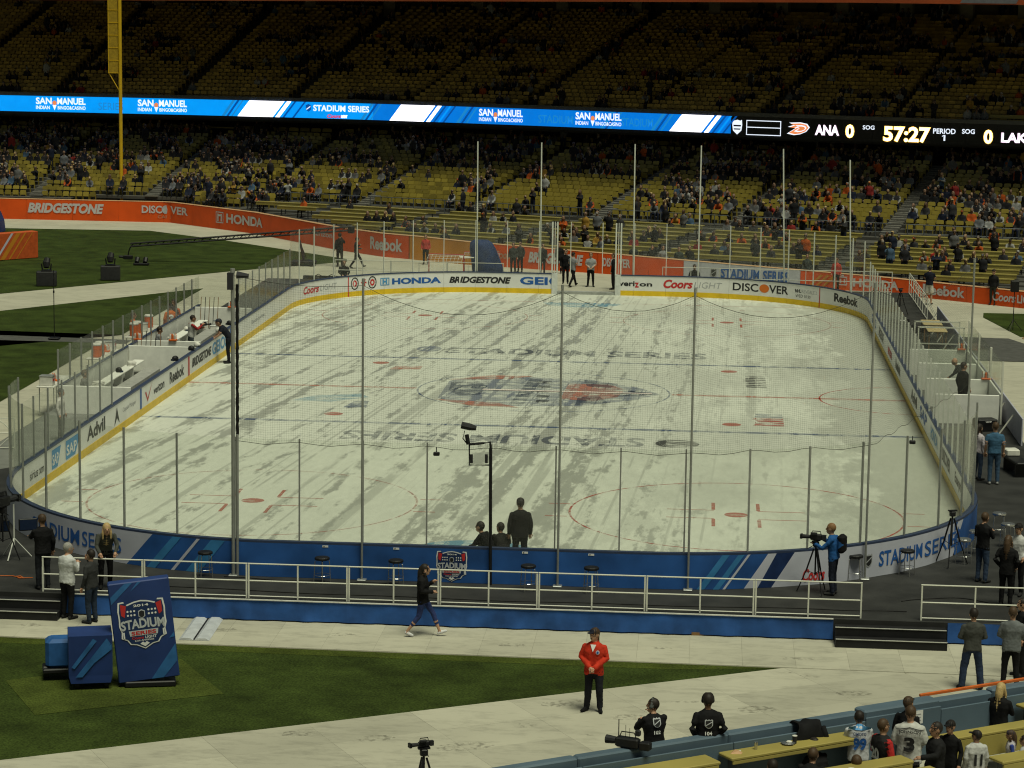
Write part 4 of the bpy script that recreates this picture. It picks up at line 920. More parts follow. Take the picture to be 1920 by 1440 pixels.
POSE['sit_fwd'] = dict(SIT, chest=(0,.10,.80), neck=(0,.20,.97), head=(0,.27,1.11), shL=(-.185,.16,.92), shR=(.185,.16,.92), elL=(-.24,.3,.68), wrL=(-.08,.45,.62), elR=(.24,.3,.68), wrR=(.08,.45,.62))
POSE['sit_up'] = dict(SIT, elL=(-.28,.12,.82), wrL=(-.1,.22,1.02), elR=(.28,.12,.82), wrR=(.1,.24,1.0))
def V3(p): return Vector(p)
def person_geo(J, o):
    """o: bulk, hem, short (bare forearms), shorts, cap, brim, hair ('short','long','bald','pony'), headyaw, tilt, backpack. Returns the parts with their region"""
    mb = MB(); reg = []; SUB, NR = (6, 26) if o.get('fine') else (3, 14)
    def mark(k0, r): reg.extend([REG.index(r)]*(len(mb.v)-k0))
    def tube(pts, rs, r, n=9, sub=3):
        P = [V3(p) for p in pts]; pp = []; rr = []
        for i in range(len(P)-1):
            for k in range(sub): t = k/sub; pp.append(P[i].lerp(P[i+1], t)); rr.append(rs[i]+(rs[i+1]-rs[i])*t)
        pp.append(P[-1]); rr.append(rs[-1])
        d0 = (pp[0]-pp[1]).normalized(); d1 = (pp[-1]-pp[-2]).normalized()
        pp = [pp[0]+d0*rr[0]*.6]+pp+[pp[-1]+d1*rr[-1]*.6]; rr = [rr[0]*.5]+rr+[rr[-1]*.5]
        k0 = len(mb.v); mb.tube(pp, rr, n); mark(k0, r)
    def ell(c, r3, r, n=10, k=8): k0 = len(mb.v); mb.ell(c, r3, n, k); mark(k0, r)
    B = o.get('bulk', 1.0); pel, chest, neck, head = (V3(J[k]) for k in ('pel','chest','neck','head'))
    lat = (V3(J['shR'])-V3(J['shL'])).normalized()
    def rings(lst, r):
        k0 = len(mb.v); rg = []; lst2 = []
        for i in range(len(lst)-1):
            for k in range(SUB): t = k/SUB; lst2.append((lst[i][0].lerp(lst[i+1][0], t), lst[i][1]*(1-t)+lst[i+1][1]*t, lst[i][2]*(1-t)+lst[i+1][2]*t))
        lst2.append(lst[-1])
        for i, (p, w, d) in enumerate(lst2):
            a = lst2[max(0, i-1)][0]; b = lst2[min(len(lst2)-1, i+1)][0]; sp = (b-a).normalized(); fw = sp.cross(lat).normalized(); la = fw.cross(sp)
            rg.append([p+la*(w*math.copysign(abs(math.cos(t))**.8, math.cos(t)))+fw*(d*math.copysign(abs(math.sin(t))**.85, math.sin(t))) for t in [2*math.pi*j/NR for j in range(NR)]])
        mb.loft(rg); mark(k0, r)
    up = (chest-pel).normalized(); hem = o.get('hem', -.06)
    rings([(pel-up*.13, .12, .09), (pel-up*.07, .155, .105), (pel+up*min(.05, hem+.05), .145, .10)], 'bottom')
    waist = pel.lerp(chest, .45); sh = chest.lerp(neck, .62)
    rings([(pel+up*hem, .165*B+.012, .115*B+.014), (pel+up*.04, .160*B+.008, .112*B+.01), (waist, .162*B, .116*B), (chest, .195*B, .130*B), (sh, .172*B, .104*B), (chest.lerp(neck, .84), .118*B, .086*B), (neck, .066*B, .066*B)], 'top')
    fat = 1.0+.35*(B-1)
    for S_ in 'LR':
        h, k, a, t = (V3(J[q+S_]) for q in ('hip','knee','ank','toe')); h = h.lerp(k, max(0, -hem-.02)*1.6); loose = o.get('loose', 0)
        if o.get('shorts'):
            tube([h, h.lerp(k, .95)], [.092*fat, .078+loose], 'bottom'); tube([h.lerp(k, .9), k, k.lerp(a, .4), a], [.055,.053,.055,.036], 'skin')
        elif o.get('crop'):
            tube([h, k, k.lerp(a, .5)], [.090*fat, .062, .056], 'bottom'); tube([k.lerp(a, .45), a], [.046,.035], 'skin')
        else: tube([h, k, a+(k-a)*.02], [.100*fat, .072+loose*.5, .056+loose], 'bottom')
        fd = (t-a); fd.z = 0; k0 = len(mb.v); dn = Vector((0,0,a.z-.055)); base = a-Vector((0,0,.04)); d_ = (t-base)
        tube([base-d_*.22, base+d_*.35, t], [.042,.045,.036], 'shoe', 8, 2)
        s_, e, w = (V3(J[q+S_]) for q in ('sh','el','wr')); rr = o.get('arm', 1.0)*B
        if o.get('short'):
            tube([s_, s_.lerp(e, .8)], [.062*rr,.058*rr], 'sleeve'); tube([s_.lerp(e, .7), e, w], [.045,.042,.030], 'skin')
        else: tube([s_, e, w], [.056*rr,.050*rr,.041*rr], 'sleeve')
        if not o.get('hands'): hd = (w-e).normalized(); ell(w+hd*.06, (.038,.038,.05), 'skin', 8, 6)
    HS = 1.09; Rm = Matrix.Rotation(o.get('headyaw', 0), 3, 'Z') @ Matrix.Rotation(o.get('tilt', 0), 3, 'X')
    H = lambda x, y, z: head+Rm@Vector((x, y, z))*HS
    tube([neck-Vector((0,0,.04)), head-Vector((0,0,.05))], [.058,.054], 'skin', 9, 2)
    def hell(c, r3, r, n=12, k=10):
        k0 = len(mb.v); mb.ell((0,0,0), r3, n, k); 
        for i in range(k0, len(mb.v)): mb.v[i] = tuple(H(*(Vector(c)+Vector(mb.v[i]))))
        mark(k0, r)
    hell((0,0,0), (.076,.096,.118), 'skin', 16, 12); hell((0,.035,-.065), (.052,.055,.052), 'skin'); hell((0,.100,-.012), (.015,.022,.028), 'skin', 8, 6)
    for sx in (-1, 1): hell((sx*.078,-.005,-.005), (.013,.022,.032), 'skin', 8, 6)
    hr = o.get('hair', 'short')
    if hr != 'bald': hell((0,-.020,.032), (.090,.104,.108), 'hair', 20, 16)
    if hr in ('long','pony'):
        w = 1 if hr == 'long' else .45; L_ = .30 if hr == 'long' else .26; pts = [H(0,-.07,.05), H(0,-.10,-.06), H(0,-.11,-.06-L_*.5), H(0,-.115,-.06-L_)]
        tube(pts, [.075,.085*w,.075*w,.035], 'hair')
        if hr == 'long':
            for sx in (-1, 1): tube([H(sx*.07,-.02,.03), H(sx*.085,.0,-.09), H(sx*.085,.0,-.22)], [.03,.035,.02], 'hair')
    if o.get('cap'):
        hell((0,-.006,.060), (.090,.108,.074), 'cap')
        by = o.get('brim', 1)
        if by: hell((0,.125*by,.055), (.068,.070,.013), 'cap', 10, 6)
    if o.get('phones'):
        for sx in (-1, 1): hell((sx*.092,0,.0), (.022,.035,.04), 'trim', 8, 6)
        k0 = len(mb.v); mb.tube([H(.1*math.cos(a), 0, .02+.125*math.sin(a)) for a in np.linspace(0, math.pi, 9)], .014, 6); mark(k0, 'trim')
        tube([H(-.09,.03,-.02), H(-.06,.11,-.07)], [.008,.010], 'trim', 6, 2)
    if o.get('pack'): 
        k0 = len(mb.v); c = chest.lerp(neck, .1); mb.bbox((c.x, c.y-.22, c.z-.02), (.32,.20,.46), b=.06); mark(k0, 'trim')
    if o.get('skirt'): pass
    return mb, reg, H
def hand(mb, e, w, side, mi):
    d = (w-e).normalized(); ref = Vector((0,0,1)) if abs(d.z) < .8 else Vector((0,1,0)); a = d.cross(ref).normalized(); b = a.cross(d)
    c = w+d*.01
    mb.tube([c-d*.03, c+d*.03, c+d*.085], [.026,.036,.033], 8, mi)
    for i, (o_, ln) in enumerate(((-.028,.062),(-.010,.074),(.010,.070),(.028,.054))):
        p = c+d*.075+a*o_; mb.tube([p, p+d*ln*.5-b*.010, p+d*ln*.85-b*.032], [.0095,.009,.007], 5, mi)
    p = c+d*.02-a*.034*side; mb.tube([p, p+d*.035-a*.022*side, p+d*.065-a*.022*side-b*.012], [.011,.010,.008], 5, mi)
def cloth(col, rough=.8): 
    k = 'cloth_%02x%02x%02x' % tuple(int(min(1, c)*255) for c in col); return M(k, col, rough=rough, var=.18, scale=7, bump=.35, bscale=14, spec=.15)
SKIN = [(.45,.26,.17),(.36,.20,.13),(.20,.105,.06),(.50,.31,.22)]
HAIR = dict(dark=(.018,.013,.010), brown=(.06,.035,.018), blond=(.42,.30,.13), grey=(.28,.27,.25), red=(.20,.105,.045))
def make_person(label, loc, rz, P='stand', h=1.75, voxel=.0145, top=(.02,.02,.022), sleeve=None, bottom=(.02,.025,.04), skin=0, hair='dark', shoe=(.02,.02,.02), cap=None, trim=(.02,.02,.02), group=None, name='person', dj=None, cat='person', hands=True, **o):
    J = dict(POSE[P]) if isinstance(P, str) else dict(P)
    if dj: J.update(dj)
    o['cap'] = cap is not None; o['hands'] = hands; o['fine'] = True
    if 'hairstyle' in o: o['hair'] = o['hairstyle']
    else: o['hair'] = 'short'
    mb, reg, H = person_geo(J, o); v, f = remesh(mb, voxel)
    kd = kdtree.KDTree(len(mb.v))
    for i, p in enumerate(mb.v): kd.insert(p, i)
    kd.balance(); fm = [reg[kd.find(v[list(q)].mean(0))[1]] for q in f]
    out = MB(); out.v = [tuple(p) for p in v]; out.f = list(f); out.m = fm
    if hands:
        for S_, sd in (('L',1),('R',-1)): hand(out, V3(J['el'+S_]), V3(J['wr'+S_]), sd, REG.index('skin'))
    k0 = len(out.v)
    for sx in (-1, 1): out.ell(H(sx*.030,.089,.012), (.011,.008,.007), 6, 4, REG.index('face'))
    out.box(H(0,.093,-.060), (.045,.01,.008), o.get('headyaw', 0), REG.index('face'))
    me_ = bpy.data.meshes.new('n'); me_.from_pydata(out.v, [], out.f); nn = [tuple(q.vector) for q in me_.vertex_normals]; bpy.data.meshes.remove(me_)
    cl = set()
    for q_, m_ in zip(f, fm):
        if m_ in (0, 1, 6): cl.update(q_)
    sd_ = Vector((random.random()*50, 0, 0))
    for i in cl:                                                      # folds in the cloth
        p_ = Vector(out.v[i]); a_ = mnoise.noise(Vector((p_.x*9, p_.y*9, p_.z*5.5))+sd_)*.011+mnoise.noise(p_*21+sd_)*.005; out.v[i] = tuple(p_+Vector(nn[i])*a_)
    sc = h/1.75; out.v = [(p[0]*sc, p[1]*sc, p[2]*sc) for p in out.v]
    sk = SKIN[skin]; mats = [cloth(top), cloth(bottom), M('skin_%d' % skin, sk, rough=.55, var=.06, scale=20), M('hair_'+hair, HAIR[hair], rough=.6, var=.25, scale=60), cloth(shoe, .6), cloth(cap or (.02,.02,.02)), cloth(sleeve or top), cloth(trim), M('face_detail', (.05,.025,.02), rough=.6)]
    ob = out.build(name, mats, None, smooth=True); ob.location = loc; ob.rotation_euler = (0,0,rz)
    return tag(ob, label, cat, group)
def body_decal(ob, body_pts_fn, name='back_print', back=True):
    """lays flat print on the back (or front) of a figure by dropping it onto the body surface"""
    me = ob.data; bvh = BVHTree.FromPolygons([v.co for v in me.vertices], [tuple(p.vertices) for p in me.polygons])
    sgn = -1 if back else 1
    def fn(x, y, l):
        hit = bvh.ray_cast(Vector((-x*sgn*-1 if False else (x if not back else x), sgn*1.0, y)), Vector((0,-sgn,0)))
        yy = hit[0].y if hit[0] is not None else sgn*.12
        return (x, yy+sgn*(.018+.006*l), y)
    D = Decal(fn); body_pts_fn(D); return D.build(name, ob)
def facing(p, q): return math.atan2(q[1]-p[1], q[0]-p[0])-math.pi/2
# ------------------------------------------------------------------ crowd templates
CR_COL = [(.010,.010,.012),(.016,.016,.02),(.03,.03,.034),(.012,.016,.034),(.10,.10,.105),(.26,.26,.26),(.36,.07,.012),(.20,.022,.02),(.28,.16,.03),(.11,.115,.13),(.05,.09,.15)]
CR_W = [30,24,15,11,6,3.2,2.6,1.6,1.4,4,2.2]
CR_N = ['black top','black jacket','charcoal hoodie','navy jacket','grey sweatshirt','white jersey','orange jersey','red top','gold shirt','pale grey jacket','blue jacket']
def crowd_template(P, o, voxel=.042):
    mb, reg, H = person_geo(POSE[P], o); v, f = remesh(mb, voxel, 1); kd = kdtree.KDTree(len(mb.v))
    for i, p in enumerate(mb.v): kd.insert(p, i)
    kd.balance(); return v, f, [reg[kd.find(v[list(q)].mean(0))[1]] for q in f]
TPL = []; TPC = []
for P, o, nm in (('sit', dict(bulk=1.05), 'seated'), ('sit', dict(bulk=1.05, cap=True), 'seated, wearing a cap,'), ('sit_fwd', dict(bulk=1.08), 'leaning forward'), ('sit_up', dict(bulk=1.05), 'seated with raised hands'), ('sit', dict(hair='long'), 'long-haired, seated'), ('sit_fwd', dict(cap=True, bulk=1.1), 'leaning forward in a cap'),
                 ('stand', dict(bulk=1.05), 'standing'), ('hand_up', dict(bulk=1.05, cap=True), 'standing in a cap'), ('pockets', dict(bulk=1.1), 'standing, hands in pockets,'), ('phone', dict(hair='long'), 'standing long-haired')):
    TPL.append(crowd_template(P, o, .052)+(nm,)); TPC.append(crowd_template(P, o, .074)+(nm,))
pal = [cloth(c) for c in CR_COL]
cm = pal+[M('crowd_skin_dimmed_%d' % i, tuple(c*.42 for c in SKIN[i]), rough=.6, var=.06, scale=20) for i in range(4)]+[M('hair_'+k, HAIR[k], rough=.6, var=.25, scale=60) for k in ('dark','brown','blond','grey')]  # skin tones darkened in the colour for the dimmer light in the stands
NP = len(pal)
def outfit():
    t = random.choices(range(NP), CR_W)[0]; b = random.choice([0,1,2,3,3]); sk = NP+random.choices(range(4), [4,3,1,4])[0]; hr = NP+4+random.choices(range(4), [6,5,2,1])[0]; cp = random.choice([0,0,5,6,1,9])
    sl = t if random.random() < .8 else random.choice([0,5,6]); return (t, b, sk, hr, 0, cp, sl, 0, 0)
crowd = []       # (x,y,z,angle,template,outfit,row key,s)
for i, se in enumerate(SEATS):
    if not occ[i]: continue
    stand_p = .06 if se[4] == 0 else .05
    t = random.choice([6,7,8,9]) if random.random() < stand_p else random.choices([0,1,2,3,4,5], [5,3,3,1,3,2])[0]
    x0, y0, z, a = se[:4]; dy = .02 if t < 6 else .28; sc = random.uniform(.92, 1.06)
    crowd.append((x0-math.sin(a)*dy, y0+math.cos(a)*dy, z-.04*(t < 6), a+random.uniform(-.35,.35), t, outfit(), ('seat', se[4], se[5]), se[6], sc))
for (r_, k, a, b, off, z) in TABLES:                                  # at the tables
    q = a+.4
    while q < b-.3:
        x0, y0 = led.at(q, off-.35); u, v = px((x0, y0, z+1)); f = fr2(q*.5, r_*1.3+20)
        if f > (.62 if u < 1560 else .53) and random.random() < .8 and vis(x0, y0, z, 0):
            n_ = led.nrm(q); ang = math.atan2(n_[1], n_[0])-math.pi/2; t = random.choice([6,7,8,9]) if random.random() < .22 else random.choices([0,1,2,4,5], [4,3,3,3,2])[0]
            crowd.append((x0, y0, z, ang+random.uniform(-.5,.5), t, outfit(), ('table', 0, r_), q, random.uniform(.94,1.05)))
        q += random.uniform(.55, .75)
q = v0                                                               # on the walkway, in aisles, in the dark concourse and along the top
while q < v1:
    for off, z, pr, key in ((.85*LOW_ROWS-3-.15, zlow(15.5), .16, 'walkway'), (-5.5, 4.2, .5, 'concourse'), (tb+.9 if False else -1.0-.85*UP-.9, 12.75, .55, 'top')):
        if random.random() < pr:
            x0, y0 = led.at(q+random.uniform(-.2,.2), off+random.uniform(-.2,.2))
            if vis(x0, y0, z+1, 0) and (key != 'walkway' or behind_wall(x0, y0) > 1): crowd.append((x0, y0, z, random.uniform(-3,3), random.choice([6,7,8,9]), outfit(), (key, 0, 0), q, random.uniform(.94,1.05)))
    q += .9
idx = sorted([i for i in range(len(crowd)) if crowd[i][6][0] in ('seat','table','walkway') and crowd[i][6][1] == 0 and vis(crowd[i][0], crowd[i][1], crowd[i][2]+.8, 0)], key=lambda i: (Vector(crowd[i][:3])-CAM).length); solo = set(idx[:300])
mcache = {}
def crowd_mesh(t, of):
    if (t, of) in mcache: return mcache[(t, of)]
    v, f, r, nm = TPL[t]; me = bpy.data.meshes.new('spectator'); me.from_pydata(v.tolist(), [], f); used = sorted(set(of))
    for u_ in used: me.materials.append(cm[u_])
    me.polygons.foreach_set('material_index', [used.index(of[k]) for k in r]); me.polygons.foreach_set('use_smooth', [True]*len(f)); me.update(); mcache[(t, of)] = me; return me
cnt = {}
order = {}
for i in sorted([i for i in range(len(crowd)) if vis(crowd[i][0], crowd[i][1], crowd[i][2]+.8, 0)], key=lambda i: -crowd[i][7]):
    k = crowd[i][6]; order[i] = cnt.get(k, 0); cnt[k] = order[i]+1
for i in sorted(solo):
    x0, y0, z, a, t, of, key, q, sc = crowd[i]; o = bpy.data.objects.new('person', crowd_mesh(t, of)); COL.objects.link(o); o.location = (x0, y0, z); o.rotation_euler = (0,0,a); o.scale = (sc, sc, sc)
    where = {'seat': 'the %s seat row' % ordw(LOW_ROWS+2-key[2]), 'table': 'the %s table row' % ordw(len(TT)-1-key[2]), 'walkway': 'the railed walkway'}[key[0]]
    tag(o, '%s fan in %s, %s from the right in %s' % (['seated','capped','leaning','seated','long-haired','leaning capped','standing','standing capped','standing','standing long-haired'][t], CR_N[of[0]], ordw(order[i]), where), 'person', 'spectators in the lower tier')
vs = []; fs = []; ms = []; k = 0
for i in range(len(crowd)):
    if i in solo: continue
    x0, y0, z, a, t, of, key, q, sc = crowd[i]; v, f, r, nm = TPC[t]; c, s_ = math.cos(a)*sc, math.sin(a)*sc
    vs.append(np.c_[v[:,0]*c-v[:,1]*s_+x0, v[:,0]*s_+v[:,1]*c+y0, v[:,2]*sc+z]); fs += [tuple(p+k for p in q_) for q_ in f]; ms += [of[p] for p in r]; k += len(v)
me = bpy.data.meshes.new('crowd'); me.from_pydata(np.concatenate(vs).tolist(), [], fs)
for m in cm: me.materials.append(m)
me.polygons.foreach_set('material_index', ms); me.polygons.foreach_set('use_smooth', [True]*len(fs)); me.update(); o = bpy.data.objects.new('crowd', me); COL.objects.link(o)
tag(o, 'scattered crowd of spectators further back in both tiers of the stand', 'crowd', kind='stuff')
print('CROWD', len(crowd), 'seats', len(SEATS), 'faces', len(fs))
# ================================================================== NEAR SIDE OF THE RINK: printed wrap, skirt, rails, steps
m_wrapb = M('wrap_blue', (.020,.085,.29), rough=.55, var=.30, scale=1.1, detail=5); m_wrapw = M('wrap_white', (.50,.51,.60), rough=.6, var=.06, scale=2); m_wrapl = M('wrap_light_blue', (.04,.19,.42), rough=.55, var=.2, scale=2); m_wrapd = M('wrap_dark_blue', (.01,.028,.10), rough=.55, var=.2)
def wrap_fn(x, y, l):      # the cloth wrap hangs in soft folds on the outside of the boards
    o = .135+.010*math.sin(x*2.3)*(1-y)+.012*math.sin(x*5.1+1)*(1-y)
    return rk.at(x, o+.004*l)+(y,)
def sU(u, z=.5):
    return rk.su(u, z, 0, 16.6, .13) if u > 858 else rk.su(u, z, rk.L-16.4, rk.L, .13)-rk.L
ZB0, ZB1 = DECK+.005, .95
def wrapquad(u0b, u0t, u1b, u1t, m, lay, name='wrap_panel'):
    D = Decal(wrap_fn); a0, a1, b0, b1 = sU(u0b,.15), sU(u0t,.9), sU(u1b,.15), sU(u1t,.9); n = max(2, int((b1-a1)/.35)); k = 6
    vs = []; fs = []
    for i in range(n+1):
        for j in range(k+1):
            t = j/k; a = a0+(a1-a0)*t; b = b0+(b1-b0)*t; vs.append(wrap_fn(a+(b-a)*i/n, ZB0+(ZB1-ZB0)*t, lay))
    for i in range(n):
        for j in range(k): p = i*(k+1)+j; fs.append((p, p+k+1, p+k+2, p+1))
    o = MB().add(vs, fs).build(name, m, boards, smooth=True); return o
wrapquad(12, 12, 238, 286, m_wrapw, 0); wrapquad(238, 286, 640, 640, m_wrapb, 0); wrapquad(640, 640, 1045, 1045, m_wrapb, 0); wrapquad(1045, 1045, 1395, 1440, m_wrapb, 0)
wrapquad(1395, 1440, 1420, 1456, m_wrapw, 0, 'wrap_stripe'); wrapquad(1420, 1456, 1446, 1490, m_wrapd, 0, 'wrap_stripe'); wrapquad(1446, 1490, 1785, 1806, m_wrapw, 0)
s_end = sU(1800, .5)
D = Decal(wrap_fn); D.strip(list(np.linspace(sU(1787,.5)+.05, s_end+4.2, 14)), lambda x: ZB0, lambda x: ZB1, m_wrapb, 0); D.build('wrap_panel', boards)
for u, w, m in ((300,16,m_wrapl),(345,6,m_wrapw),(372,26,m_wrapl),(1330,14,m_wrapl),(1360,12,m_wrapl),(1378,5,m_wrapw)): wrapquad(u-24, u+24, u-24+w, u+24+w, m, 1.5, 'wrap_stripe')
for (u0, u1) in ((62,228),(1648,1800)):
    D = Decal(wrap_fn); D.text('STADIUM', sU(u0), .36, sU(u0+(u1-u0)*.53), .74, ink('blue'), 2, .018); D.text('SERIES', sU(u0+(u1-u0)*.56), .36, sU(u1), .74, ink('blue'), 2, .008); D.build('lettering', boards)
D = Decal(wrap_fn); a = sU(1628); nhl_shield(D, a, .55, .24, .34, 'grey', 'black', 2); D.build('emblem', boards)
D = Decal(wrap_fn); D.text('Coors', sU(1505), .22, sU(1546), .52, ink('red'), 2, .03, .25); D.build('lettering', boards)
D = Decal(wrap_fn); shield(D, sU(847), .52, .74, .74, 2); D.build('crest', boards)
for u in (610, 743, 984, 1108):
    D = Decal(wrap_fn); a = sU(u); D.poly([(a-.07,.885),(a+.07,.885),(a+.07,.935),(a-.07,.935)], ink('white'), 2); D.disc(a-.03, .91, .015, .015, ink('black'), 3, 8); D.build('tag', boards)
# ------------------------------------------------------------------ inside the boards: adverts
def BD(): return Decal(lambda x, y, l: rk.at(x, -.004-.003*l)+(y,))
FA = (rk.L*.30, rk.L*.72)
def sI(u, z=.6): return rk.su(u, z, *FA) if u > 470 else rk.su(u, z, rk.L*.70, rk.L*.93)
def advert(body, u0, u1, z0, z1, m, bold=.03, shear=0, name='lettering'):
    D = BD(); a, b = sI(u0), sI(u1); D.text(body, a, z0, b, z1, m, 1, bold, shear); return D.build(name, boards)
def vI(u, v):                                                            # height on the inner board face from a pixel
    q = sI(u); x, y = rk.at(q); return aty(u, v, y).z if abs(y) > 22 else atx(u, v, x).z
advert('Coors', 569, 598, .42, .78, ink('red'), .03, .25); advert('LIGHT', 600, 632, .46, .74, ink('grey'), .0, .2)
advert('HONDA', 735, 827, .44, .74, ink('blue'), .05); advert('BRIDGESTONE', 842, 958, .44, .76, ink('black'), .05, .25); advert('GEI', 975, 1027, .42, .80, ink('blue'), .035)
D = BD(); a = sI(1029); b = GATE[1]+.02; D.poly([(a,.62),(a-.1,.76),(b,.80),(b,.70),(a-.28,.66),(a-.28,.56),(b,.52),(b,.42),(a-.1,.46)], ink('blue'), 1); D.build('lettering', boards)
advert('veri', 1160, 1190, .46, .70, ink('black'), .03); advert('z', 1190, 1198, .40, .64, ink('red'), .03); advert('on', 1199, 1223, .46, .62, ink('black'), .03)
advert('Coors', 1244, 1299, .40, .82, ink('red'), .04, .25); advert('LIGHT', 1301, 1354, .44, .74, ink('grey'), .0, .2)
advert('DISC', 1374, 1422, .42, .80, ink('black'), .02); advert('VER', 1442, 1478, .42, .80, ink('black'), .02)
D = BD(); D.disc((sI(1424)+sI(1442))/2, .61, abs(sI(1424)-sI(1442))/2, .20, ink('orange'), 1); D.build('emblem', boards)
D = BD(); D.text('NHL', sI(1491), .58, sI(1502), .74, ink('black'), 1, .05); D.text('REVEALED', sI(1503), .58, sI(1532), .74, ink('grey'), 1, .0); D.text('WED 10:30', sI(1492), .36, sI(1520), .50, ink('black'), 1, .0); D.build('lettering', boards)
advert('Reebok', 1564, 1608, .42, .82, ink('black'), .04)
for u, r in ((665,.30),(698,.30)):
    D = BD(); D.disc(sI(u), .60, r*.8, r, ink('black'), 1, 20, inner=.8); D.disc(sI(u), .60, r*.45, r*.55, ink('red'), 1, 12, inner=.45)
    for k in range(8): a = k*math.pi/4; c = sI(u); D.poly([(c+.15*math.cos(a-.1), .60+.18*math.sin(a-.1)), (c+.22*math.cos(a), .60+.26*math.sin(a)), (c+.15*math.cos(a+.1), .60+.18*math.sin(a+.1))], ink('grey'), 1)
    D.build('emblem', boards)
D = BD(); c = sI(682)
for k in range(6): a = k*math.pi/3; D.poly([(c+.04*math.cos(a-1), .62+.05*math.sin(a-1)), (c+.15*math.cos(a-.2), .62+.17*math.sin(a-.2)), (c+.17*math.cos(a+.2), .62+.19*math.sin(a+.2)), (c+.04*math.cos(a+1), .62+.05*math.sin(a+1))], ink('red'), 1)
D.build('emblem', boards)
D = BD(); a, b = sI(713), sI(730); w = b-a
for p in ([(0,.42),(.1,.42),(.1,.78),(0,.78)],[(.9,.42),(1,.42),(1,.78),(.9,.78)],[(.1,.42),(.9,.42),(.9,.46),(.1,.46)],[(.1,.74),(.9,.74),(.9,.78),(.1,.78)],[(.24,.48),(.4,.48),(.4,.72),(.24,.72)],[(.6,.48),(.76,.48),(.76,.72),(.6,.72)],[(.4,.56),(.6,.56),(.6,.64),(.4,.64)]): D.poly([(a+w*x_, y_) for x_, y_ in p], ink('sky'), 1)
D.build('emblem', boards)
for u, z0, z1, m in ((653,0,.95,'red'),(1537,0,.95,'red')):
    D = BD(); a = sI(u); D.poly([(a-.03,.245),(a+.03,.245),(a+.03,z1-.01),(a-.03,z1-.01)], ink(m), 1); D.build('line_mark', boards)
    D = Decal(lambda x, y, l: rk.at(x, -.018)+(y,)); D.poly([(a-.03,.0),(a+.03,.0),(a+.03,.238),(a-.03,.238)], ink(m), 1); D.build('line_mark', boards)
# left side (reads from right to left along the path)
for body, u0, u1, z0, z1, m, bd, sh in (('Reebok',318,345,.40,.82,'black',.03,0),('BRIDGESTONE',360,396,.44,.78,'black',.04,.25),('veri',288,298,.44,.68,'black',.02,0),('zon',298,308,.44,.66,'black',.02,0),('GEICO',398,428,.36,.84,'sky',.03,0),('Captain Morgan',230,254,.52,.70,'grey',.0,0),('Advil',163,197,.40,.84,'black',.03,0),('sirius xm',56,82,.42,.66,'black',.0,0),('Enterprise',472,496,.48,.68,'grey',.0,0),('DISCOVER',448,464,.44,.74,'grey',.0,0)):
    D = BD(); D.text(body, sI(u0), z0, sI(u1), z1, ink(m), 1, bd, sh); D.build('lettering', boards)
for body, u0, u1 in (('SAP',97,114),('SAP',123,151)):
    D = BD(); a, b = sI(u0), sI(u1); D.poly([(a,.30),(a+(b-a)*.62,.30),(b,.86),(a,.86)], ink('sky'), 1); D.text('SAP', a+(b-a)*.04, .40, a+(b-a)*.72, .72, ink('white'), 2, .025); D.build('lettering', boards)
D = BD(); a, b = sI(272), sI(285); D.poly([(a,.70),(a+(b-a)*.15,.72),(a+(b-a)*.35,.46),(b,.90),(a+(b-a)*.36,.34)], ink('red'), 1); D.build('emblem', boards)
D = BD(); a, b = sI(214), sI(224); D.poly([(a,.28),(a+(b-a)*.5,.86),(b,.3),(a+(b-a)*.5,.5)], ink('black'), 1); D.build('emblem', boards)
for q, m in ((rk.su(264,.5,rk.L*.7,rk.L*.93),'blue'),(rk.su(354,.5,rk.L*.7,rk.L*.93),'red'),(rk.su(432,.5,rk.L*.7,rk.L*.93),'blue')):
    D = BD(); D.poly([(q-.12,.245),(q+.12,.245),(q+.12,.94),(q-.12,.94)], ink(m), 1); D.build('line_mark', boards)
# right side boards: adverts seen at a glancing angle
qs = rk.L*.25
for i, (y, w, m, body) in enumerate(((18,2.6,'blue','GEICO'),(13.5,2.8,'black','BRIDGESTONE'),(8.5,2.2,'red','verizon'),(4.2,2.4,'black','Reebok'),(-3.2,2.4,'black','Advil'),(-7.0,2.6,'blue','SAP'),(-11.0,2.4,'sky','HONDA'),(-15.0,2.4,'black','DISCOVER'),(-18.8,2.2,'black','Enterprise'))):
    qc = min(np.linspace(15, 75, 1200), key=lambda q: abs(rk.at(q)[1]-y)+(0 if rk.at(q)[0] > 0 else 99)); D = BD(); D.text(body, qc+w/2, .40, qc-w/2, .80, ink(m), 1, .03); D.build('lettering', boards)
# ------------------------------------------------------------------ platform skirt, rails, steps, ramp
m_skirt = M('skirt_blue', (.018,.075,.26), rough=.7, var=.35, scale=1.6, bump=.5, bscale=3, detail=5)
sk = thing('platform_skirt', 'blue cloth skirt hanging along the front of the black platform', 'skirt', (0,DN,G))
def skirt_x(u): return aty(u, 1150, DN-.03).x
xa = skirt_x(117); xb = skirt_x(1563); segs = list(np.linspace(xa, xb, 9))
for a, b in list(zip(segs, segs[1:]))+[(skirt_x(1778), 16.0)]:
    mb = MB(); n = 26; vs = []
    for i in range(n+1):
        x0 = a+(b-a)*i/n
        for j, z in enumerate((.03, .17, .32, DECK-G+.004)): vs.append((x0, -.03-.02*math.sin(x0*5.2+j*.6)*(1-j/3.3)-.015*math.sin(x0*13)*(1-j/3.3)-.03*(1-j/3), z))
    mb.add(vs, [(4*i+j, 4*i+4+j, 4*i+5+j, 4*i+1+j) for i in range(n) for j in range(3)]).build('skirt_panel', m_skirt, sk, smooth=True)
MB().box(((xa+xb)/2, -.035, DECK-G+.012), (xb-xa, .05, .022)).build('edge_strip', M('edge_white', (.6,.6,.55)), sk)
